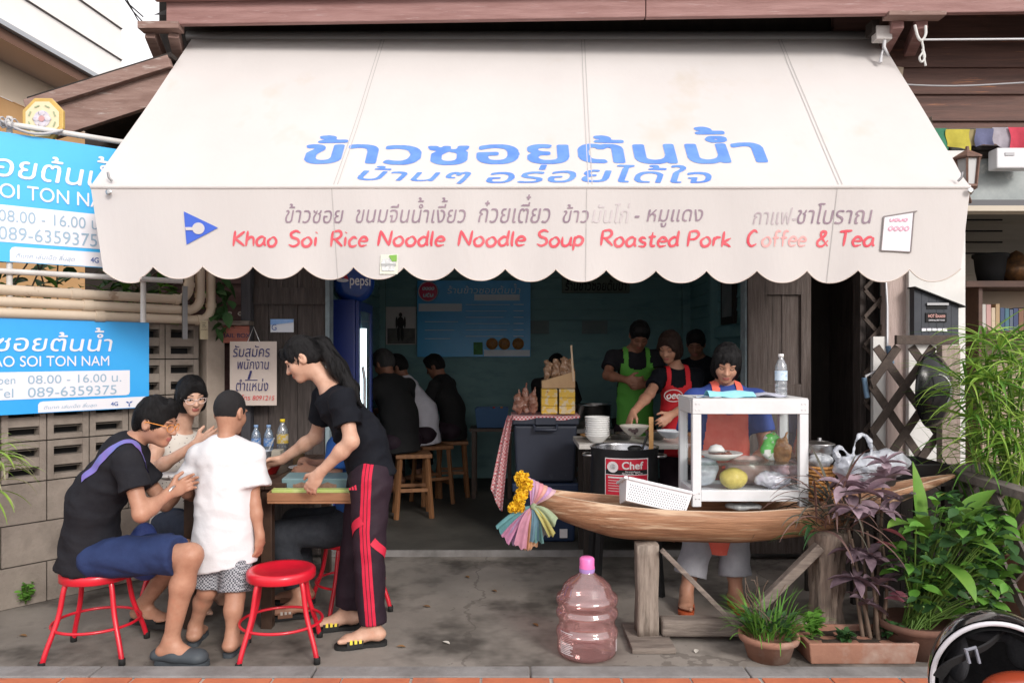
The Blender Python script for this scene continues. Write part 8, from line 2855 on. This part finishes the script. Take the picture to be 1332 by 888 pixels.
# papyrus behind the low fence
pa = thing('papyrus_plant', 'tall papyrus with spidery lime green heads at the right edge', 'plant', (2.83, 4.25, 0))
MB().lathe([(.0001, .05), (.16, .05), (.2, .4), (.22, .42), (.2, .42), (.0001, .38)], (2.83, 4.25, 0), 28).build('pot', M_terrad, pa)
bs, b1, b2 = MB(), MB(), MB()
hp = [(1262, 545), (1275, 600), (1310, 555), (1328, 515), (1292, 520), (1316, 470), (1300, 455), (1336, 610), (1280, 495), (1322, 575), (1258, 500), (1348, 480), (1285, 470), (1312, 445), (1330, 480), (1270, 520), (1300, 530), (1325, 545), (1288, 560), (1268, 575), (1318, 500), (1340, 450), (1295, 495), (1335, 585), (1305, 590), (1345, 520), (1280, 440)]
for (px, py) in hp:
    t = P(px, py, U_(4.0, 4.4))
    q = Vector((2.83 + U_(-.1, .1), 4.25 + U_(-.1, .1), .4))
    bs.tube(spline([q, (q + t) / 2 + Vector((U_(-.02, .02), 0, .05)), t], 5), .0055, 6)
    n = rnd.randint(20, 28)
    for k in range(n):
        (b1 if k % 3 else b2).leaf(t, sdir(2 * math.pi * k / n + U_(-.15, .15), U_(-.2, .8)), U_(.20, .40), U_(.009, .015), U_(.5, 1.9), U_(-.4, .4), 0, 8, .3, .25)
for k in range(90):
    q = Vector((2.80 + U_(-.16, .2), 4.22 + U_(-.16, .16), .4))
    (b2 if k % 2 else b1).leaf(q, sdir(U_(0, 6.28), U_(.9, 1.5)), U_(.45, .85), U_(.011, .018), U_(.3, 1.2), 0, 0, 9, .4, .25)
bs.build('stalks', G_gst, pa)
b1.build('umbel_blades', G_papy, pa, recalc=False)
b2.build('umbel_blades', G_lush, pa, recalc=False)
# low side fence of grey laths
lf = thing('lattice_fence', 'low grey lattice fence running towards the street at the right', 'fence', (2.5, 4.0, 0))
FXv = lambda u, v, o: Vector((2.50 + .05 * (u - 3.6) / .9 + o, u, v))
b = MB()
lattice(b, FXv, 3.62, 4.48, .06, .79, .27, .085, .016)
b.build('laths', M_latg, lf)
MB().bar((2.495, 3.55, .815), (2.56, 4.52, .815), .10, .045).build('top_rail', M_latg, lf, bevel=.004)
for (x, y) in ((2.555, 4.46), (2.52, 3.60)):
    MB().box(x + .018, x + .075, y - .03, y + .03, 0, .788).build('post', M_latg, lf, bevel=.004)
# leafy climber above the pipes
iv = thing('climber', 'dark green climber spilling over the block wall behind the pipes', 'plant', W(.2, 1.7, -.3))
b1, b2, bs = MB(), MB(), MB()
for k in range(420):
    t = U_(-1.6, 1.55)
    p = W(t, 1.70 + U_(0, .40) * (1 if t < 1.0 else 1.25), -.10 - U_(0, .45))
    d = sdir(U_(0, 6.28), U_(-.6, .5))
    L = U_(.07, .15)
    (b1 if rnd.random() < .65 else b2).leaf(p, d, L, L * U_(.4, .6), U_(.4, 1.2), U_(-.6, .6), 0, 5, .4, .15)
for k in range(60):
    p = W(U_(.7, 1.5), 1.72 + U_(0, .3), -.1 - U_(0, .3))
    b2.leaf(p, sdir(U_(2.5, 5.5), U_(-.2, .8)), U_(.2, .34), .018, U_(.6, 1.6), 0, 0, 7, .35, .2)
for k in range(26):
    t = U_(-1.5, 1.4)
    bs.tube(spline([W(t, 1.55, -.3), W(t + U_(-.1, .1), 1.85, -.25), W(t + U_(-.2, .2), 2.1, -.2)], 4), .005, 5)
bs.build('stems', G_stem, iv)
b1.build('leaves', G_deep, iv, recalc=False)
b2.build('leaves', G_lush, iv, recalc=False)
iv2 = thing('hanging_plant', 'broad leaved sprig hanging beside the pipe bends', 'plant', P(288, 392, 5.5))
b1 = MB()
for k in range(26):
    p = P(290 + U_(-10, 9), 385 + U_(-30, 45), 5.45 + U_(-.05, .08))
    b1.leaf(p, sdir(U_(0, 6.28), U_(-1.2, -.1)), U_(.09, .16), U_(.05, .075), .5, U_(-.6, .6), 0, 5, .42, .12)
b1.build('leaves', G_deep, iv2, recalc=False)
# tuft at the far left and weeds at the wall foot
tf = thing('hanging_plant', 'pale grassy tuft hanging in front of the block wall at the left edge', 'plant', P(-10, 610, 4.0))
b1, b2 = MB(), MB()
for k in range(44):
    c = P(-14 + U_(-10, 14), U_(585, 640), 4.0)
    (b1 if k % 2 else b2).leaf(c, sdir(U_(-1.2, 1.2), U_(-.4, 1.0)), U_(.14, .26), U_(.010, .016), U_(1.2, 2.6), 0, 0, 8, .35, .25)
b1.build('blades', G_papy, tf, recalc=False)
b2.build('blades', mat('pale_straw_leaf', (.36, .36, .2), rough=.6, transl=.2), tf, recalc=False)
MB().tube([P(-14, 640, 4.0), (P(-14, 700, 4.0).x, 4.0, .0)], .018, 7).build('stem', G_stem, tf)
for i, (t, z, n) in enumerate(((.12, .02, 6), (.62, .02, 8), (.95, .02, 5), (.60, .50, 4))):
    sprig('weed', ['little weed at the wall foot near the left edge', 'weed at the wall foot behind the red stool', 'small weed where the wall meets the floor by the diners', 'weed rooted in a joint of the block wall'][i], W(t, z, .03), n, .14, .045, G_lush if i != 3 else G_papy, .8)

# dry leaves and scraps dropped on the concrete
for k, (px, py) in enumerate(((560, 790), (640, 768), (905, 850), (528, 842), (700, 815), (585, 838), (35, 828), (610, 752))):
    Y = 1500 / (py - 460)
    c = Vector((GX(px, Y), Y, .004))
    m_ = [mat('dry_leaf', (.24, .13, .05), (.16, .08, .03), rough=.8), mat('paper_scrap', (.5, .47, .42), rough=.9)][k % 3 == 2]
    o = MB().leaf(c, sdir(U_(0, 6.28), .12), .05, .022, .3, 0, 0, 5, .45, .2).build('fallen_leaf' if k % 3 != 2 else 'paper_scrap', m_, recalc=False)
    tag(o, ('dry brown leaf lying on the bare concrete before the shop' if k % 3 != 2 else 'torn pale paper scrap lying on the bare concrete'), 'leaf' if k % 3 != 2 else 'scrap', 'dry leaves on the concrete' if k % 3 != 2 else 'paper scraps on the concrete')
# ---------------------------------------------------------------- interior wall pieces
mb_ = thing('menu_board', 'large blue menu board with red round badge on the teal wall', 'menu board', P(617, 415, 8.95))
bx0, bx1, bz0, bz1 = GX(543, 8.95), GX(690, 8.95), GZ(464, 8.95), GZ(365, 8.95)
MB().box(bx0, bx1, 8.93, 8.97, bz0, bz1).build('board', mat('glossy_blue_board', (.03, .33, .68), (.04, .38, .74), rough=.3, spec=.5, scale=2), mb_)
def brd(m, x0, x1, y0, y1, name, off=.004):
    MB().add([(GX(x0, 8.95), 8.93 - off, GZ(y1, 8.95)), (GX(x1, 8.95), 8.93 - off, GZ(y1, 8.95)), (GX(x1, 8.95), 8.93 - off, GZ(y0, 8.95)), (GX(x0, 8.95), 8.93 - off, GZ(y0, 8.95))], [(0, 1, 2, 3)]).build(name, m, mb_, recalc=False)
M_bw = mat('board_white', (.6, .66, .72), rough=.4)
brd(M_bw, 545, 601, 395, 405, 'white_strip'); brd(M_bw, 617, 676, 383, 391, 'white_strip'); brd(M_bw, 630, 689, 455, 463, 'white_strip', .009)
b = MB()
put(b, fit(text2d('ร้านข้าวซอยต้นน้ำ', .01, .15), GX(582, 8.95), GX(677, 8.95), GZ(382, 8.95), GZ(369, 8.95)), lambda x, y: Vector((x, 8.924, y)))
M_bl = mat('board_pale_blue', (.55, .70, .80), rough=.4)
for k in range(6):
    y = 396 + k * 8.2
    b.box(GX(606, 8.95), GX(663 - 4 * (k % 3), 8.95), 8.922, 8.926, GZ(y + .7, 8.95), GZ(y, 8.95))
    b.box(GX(668, 8.95), GX(681, 8.95), 8.922, 8.926, GZ(y + .7, 8.95), GZ(y - .3, 8.95))
for k, y in enumerate((418, 429, 440)):
    b.box(GX(553, 8.95), GX(596 - 5 * k, 8.95), 8.922, 8.926, GZ(y + .8, 8.95), GZ(y, 8.95))
b.build('lettering', M_bl, mb_, recalc=False)
b = MB().lathe([(.0001, 0), (.118, 0), (.118, .006), (.108, .008), (.0001, .008)], P(557, 379, 8.92), 36, M=Matrix.Rotation(R(90), 3, 'X'))
b.build('red_badge', mat('badge_red', (.55, .03, .10), rough=.35), mb_)
b = MB()
c = P(557, 379, 8.905)
hand(b, 'oooo', c.x - .07, c.x + .07, c.z + .02, .05, lambda x, y: (x, 8.906, y), .012)
hand(b, 'ucu', c.x - .06, c.x + .06, c.z - .06, .06, lambda x, y: (x, 8.906, y), .014)
b.tube([c + Vector((.112 * math.cos(a), 0, .112 * math.sin(a))) for a in np.linspace(0, 6.28, 33)[:-1]], .005, 5, closed=True)
b.build('badge_marks', M_bw, mb_, recalc=False)
for k, px in enumerate((640, 656, 674)):
    MB().lathe([(.0001, 0), (.068, 0), (.068, .006), (.0001, .006)], P(px, 447, 8.921), 24, M=Matrix.Rotation(R(90), 3, 'X')).build('dish_picture', mat('dish_brown_%s' % 'abc'[k], (.42, .2, .05), (.2, .08, .03), rough=.4, scale=30, c3=(.5, .35, .15), scale3=50), mb_)
brd(mat('herb_green', (.05, .22, .06), (.03, .1, .03), scale=30), 616, 628, 445, 461, 'herb_picture')
pf_ = thing('framed_photo', 'black and white photograph of a standing figure beside the menu board', 'picture', P(521, 422, 8.95))
MB().box(GX(502, 8.95), GX(541, 8.95), 8.95, 8.985, GZ(448, 8.95), GZ(399, 8.95)).build('print', mat('photo_grey', (.55, .54, .52), (.46, .45, .45), rough=.4, scale=2), pf_)
b = MB()
b.box(GX(504, 8.95), GX(540, 8.95), 8.944, 8.949, GZ(447, 8.95), GZ(427, 8.95))
b.build('ground_tone', mat('photo_dark', (.06, .06, .06), (.12, .12, .11), scale=8), pf_)
b = MB()
c = P(521, 425, 8.94)
for (x, z, rx, rz) in ((0, .14, .02, .026), (0, .05, .042, .07), (-.022, -.08, .018, .09), (.02, -.08, .018, .09), (-.045, .05, .012, .07), (.05, .05, .012, .07)):
    b.ball(c + Vector((x, 0, z)), (rx, .003, rz), 10)
b.build('figure_tone', mat('photo_black', (.02, .02, .02)), pf_)
for (x0, x1, y0, y1, lab) in ((690, 714, 417, 434, 'faded notice on the teal wall right of the menu board'), (757, 790, 417, 434, 'faded notice on the teal wall under the small name sign')):
    o = MB().box(GX(x0, 8.97), GX(x1, 8.97), 8.962, 8.97, GZ(y1, 8.97), GZ(y0, 8.97)).build('paper_notice', mat('faded_notice', (.12, .17, .17), (.15, .19, .19), scale=10))
    tag(o, lab, 'notice')
ns = thing('name_sign', 'small old name sign with dark Thai lettering high on the teal wall', 'sign', P(775, 368, 8.95))
MB().box(GX(731, 8.95), GX(819, 8.95), 8.95, 8.985, GZ(381, 8.95), GZ(358, 8.95)).build('board', mat('old_green_board', (.10, .13, .10), (.13, .16, .13), rough=.6, scale=9), ns, bevel=.008)
b = MB()
put(b, fit(text2d('ร้านข้าวซอยต้นน้ำ', .022, .15), GX(735, 8.95), GX(815, 8.95), GZ(378, 8.95), GZ(359, 8.95)), lambda x, y: Vector((x, 8.944, y)))
b.build('lettering', M_blackm, ns, recalc=False)
wf = thing('framed_picture', 'dark framed picture on the right side wall of the teal room', 'picture', (2.06, 7.3, 1.98))
MB().box(2.035, 2.064, 7.05, 7.5, 1.78, 2.25).build('frame', M_dark, wf)
MB().box(2.028, 2.034, 7.12, 7.43, 1.85, 2.18).build('print', mat('dim_print', (.12, .14, .14), (.2, .2, .2), scale=5), wf)
# drinks fridge
fg = thing('drinks_fridge', 'tall blue drinks fridge with round logo header just inside the opening', 'fridge', (-1.2, 6.3, .05))
fx0, fx1, fy0, fy1 = -1.50, -1.185, 5.95, 6.55
ftop = GZ(390, 6.0)
M_fb = mat('fridge_blue', (.012, .03, .20), (.01, .025, .16), rough=.35, scale=2, spec=.5)
b = MB()
b.box(fx0, fx1 - .03, fy0, fy1, .07, ftop)
b.build('cabinet', M_fb, fg, bevel=.01)
b = MB()      # the door faces right, into the room
b.box(fx1 - .028, fx1, fy0 + .005, fy0 + .07, .12, ftop - .01)
b.box(fx1 - .028, fx1, fy1 - .07, fy1 - .005, .12, ftop - .01)
b.box(fx1 - .028, fx1, fy0 + .071, fy1 - .071, ftop - .08, ftop - .01)
b.box(fx1 - .028, fx1, fy0 + .071, fy1 - .071, .12, .2)
b.build('door_frame', M_fb, fg, bevel=.004)
MB().box(fx1 - .02, fx1 - .012, fy0 + .071, fy1 - .071, .2, ftop - .081).build('glass_door', mat('fridge_glass', (.16, .24, .26), (.1, .15, .17), rough=.08, scale=2, spec=.6), fg)
lm = bpy.data.materials.new('fridge_light')
lm.use_nodes = True
lm.node_tree.nodes['Principled BSDF'].inputs['Emission Color'].default_value = (.75, .95, 1, 1)
lm.node_tree.nodes['Principled BSDF'].inputs['Emission Strength'].default_value = 1.6
MB().tube([(fx1 - .006, fy0 + .16, .5), (fx1 - .006, fy0 + .16, ftop - .22)], .035, 12).build('light_tube', lm, fg)
MB().tube([(fx1 + .02, fy0 + .05, .9), (fx1 + .035, fy0 + .05, 1.0), (fx1 + .035, fy0 + .05, 1.3), (fx1 + .02, fy0 + .05, 1.4)], .012, 8).build('door_handle', M_alu, fg)
hc = Vector((lerp(fx0, fx1, .5) + .09, 6.12, ftop + .145))
S = SDF(.02)
S.cone(hc + Vector((.01, -.1, 0)), hc + Vector((.01, .3, 0)), .155, .155, cut=True, cuta=True)
b = MB()
pr = [(.0001, .035), (.10, .032), (.145, .02), (.16, 0), (.16, -.18), (.0001, -.18)]
Mh = Matrix.Rotation(R(22), 3, 'Z') @ Matrix.Rotation(R(90), 3, 'X')
b.lathe(pr, hc, 40, 0, Mh)
b.build('header', mat('header_blue', (.01, .06, .30), (.008, .04, .24), rough=.2, coat=.5), fg)
b = MB()
def hp_(x, z, o=.040):
    rr = math.hypot(x, z)
    return hc + Mh @ Vector((x, z, float(np.interp(rr, [0, .10, .145, .16], [.035, .032, .02, 0])) + .004))
for (y0, y1, m) in ((.012, .052, 0), (-.012, .012, 1)):
    n = 14
    V = [hp_(-.10 + .045 * math.cos(a), .01 + .06 * math.sin(a)) for a in np.linspace(.2, math.pi - .2, n)] if m == 0 else None
    if m == 0:
        b.add(V, [tuple(range(n))], 0)
    else:
        V = [hp_(-.10 + .046 * math.cos(a), .012 + .014 * math.sin(a)) for a in np.linspace(0, 6.28, n)[:-1]]
        b.add(V, [tuple(range(n - 1))], 1)
q = MB()
put(q, fit(text2d('pepsi', .02), -.045, .12, -.05, .055), lambda x, y: hp_(x, y))
b.build('round_emblem', [mat('emblem_red', (.5, .03, .05)), M_sw], fg, recalc=False)
q.build('lettering', M_sw, fg, recalc=False)
# ---------------------------------------------------------------- helmet on a parked motorbike, bottom right
hy = 2.0
hc = P(1300, 893, hy)
hl = thing('motorbike_helmet', 'black open helmet with white rim and chin strap at the lower right', 'helmet', hc)
Hm = Matrix.Rotation(R(-24), 3, 'Z') @ Matrix.Rotation(R(-80), 3, 'X')
HR = .165
b = MB()
out = [(HR * math.cos(R(a)), HR * 1.12 * math.sin(R(a))) for a in np.linspace(90, -4, 18)]
inn = [((HR - .026) * math.cos(R(a)), (HR * 1.12 - .026) * math.sin(R(a))) for a in np.linspace(-4, 90, 18)]
b.lathe([(max(r, .0001), z) for r, z in out], hc, 48, 0, Hm, sx=1.0, sy=1.18)
b.build('shell', mat('gloss_black_paint', (.01, .01, .011), rough=.12, coat=.8), hl)
b = MB()
b.lathe([(max(r, .0001), z) for r, z in inn], hc, 48, 0, Hm, sx=1.0, sy=1.18)
b.build('lining', mat('black_lining', (.012, .012, .014), (.02, .02, .022), rough=.9, scale=30, bump=.3), hl)
b = MB()
b.tube([hc + Hm @ Vector(((HR - .010) * math.cos(a), (HR - .010) * 1.18 * math.sin(a), -.013)) for a in np.linspace(0, 2 * math.pi, 61)[:-1]], .0065, 8, closed=True)
b.build('rim', mat('white_rubber_rim', (.66, .64, .68), rough=.4), hl)
b = MB()
def strap_path(ang0, ang1, dip):
    return [hc + Hm @ Vector(((HR - .04) * math.cos(lerp(ang0, ang1, t)) * (1 - .2 * math.sin(math.pi * t)), (HR - .04) * 1.15 * math.sin(lerp(ang0, ang1, t)) * (1 - .2 * math.sin(math.pi * t)), -.02 - dip * math.sin(math.pi * t))) for t in np.linspace(0, 1, 14)]
for (a0, a1, dp_) in ((R(30), R(-40), .04),):
    pth = strap_path(a0, a1, dp_)
    for p, q_ in zip(pth[:-1], pth[1:]):
        b.bar(p, q_ + (q_ - p) * .1, .028, .005)
b.build('chin_strap', M_blackm, hl)
b = MB()
q5 = spline([P(1220, 880, 1.99), P(1234, 864, 1.965), P(1258, 852, 1.955), P(1286, 838, 1.965), P(1308, 818, 2.02)], 6)
for p, q_ in zip(q5[:-1], q5[1:]):
    b.bar(p, q_ + (q_ - p) * .12, .005, .024, up=(0, -.5, 1))
b.build('chin_strap', M_blackm, hl)
b = MB()
for px in (1259, 1272):
    b.bar(P(px - 3, 843, 1.945), P(px + 2, 862, 1.945), .006, .008, up=(0, -1, 0))
b.bar(P(1256, 845, 1.944), P(1270, 841, 1.944), .006, .006, up=(0, -1, 0))
b.build('buckle', mat('grey_buckle', (.20, .21, .25), rough=.35), hl, bevel=.001)
S = SDF(.02)
S.ell(P(1244, 850, 2.10), (.022, .05, .075)).ell(P(1285, 822, 2.12), (.075, .04, .022)).ell(P(1328, 840, 2.10), (.035, .04, .06))
solid('cheek_pad', S.mesh(.006), mat('grey_pad_cloth', (.035, .036, .042), rough=.8, scale=40, bump=.3), hl)
mk = thing('motorbike', 'parked motorbike with orange red tail, almost wholly below the picture', 'motorbike', (hc.x + .25, 1.75, 0))
S = SDF(.05)
S.ell((hc.x - .005, 1.87, .662), (.11, .10, .055))
S.cone((hc.x + .06, 1.87, .60), (hc.x + .8, 1.80, .50), .08, .08)
solid('tail_cover', S.mesh(.008), mat('orange_red_paint', (.36, .06, .025), rough=.25, coat=.5), mk)
S = SDF(.05)
S.cone((hc.x + .35, 1.85, .62), (hc.x + .85, 1.78, .62), .09, .08, flat=((0, 0, 1), .5))
solid('seat', S.mesh(.01), M_black, mk)
for x in (hc.x + .15, hc.x + 1.15):
    c = Vector((x, 1.86 - (x - hc.x) * .14, .20))
    wv = MB().tube([c + Vector((.17 * math.cos(a), 0, .17 * math.sin(a))) for a in np.linspace(0, 6.28, 33)[:-1]], .035, 10, closed=True).build('wheel', M_foot, mk)
    b = MB()
    for k in range(6):
        b.bar(c, c + Vector((.15 * math.cos(k * 1.047), 0, .15 * math.sin(k * 1.047))), .02, .02)
    b.build('rim', M_alu, wv)
b = MB()
b.tube([(hc.x + .8, 1.79, .42), (hc.x + 1.0, 1.75, .75), (hc.x + 1.02, 1.74, .85)], .025, 8)
b.tube([(hc.x + 1.02, 1.5, .86), (hc.x + 1.02, 2.0, .86)], .014, 8)
b.tube([(hc.x + 1.0, 1.75, .6), (hc.x + 1.15, 1.72, .2)], .02, 8)
b.build('handlebar', M_black, mk)
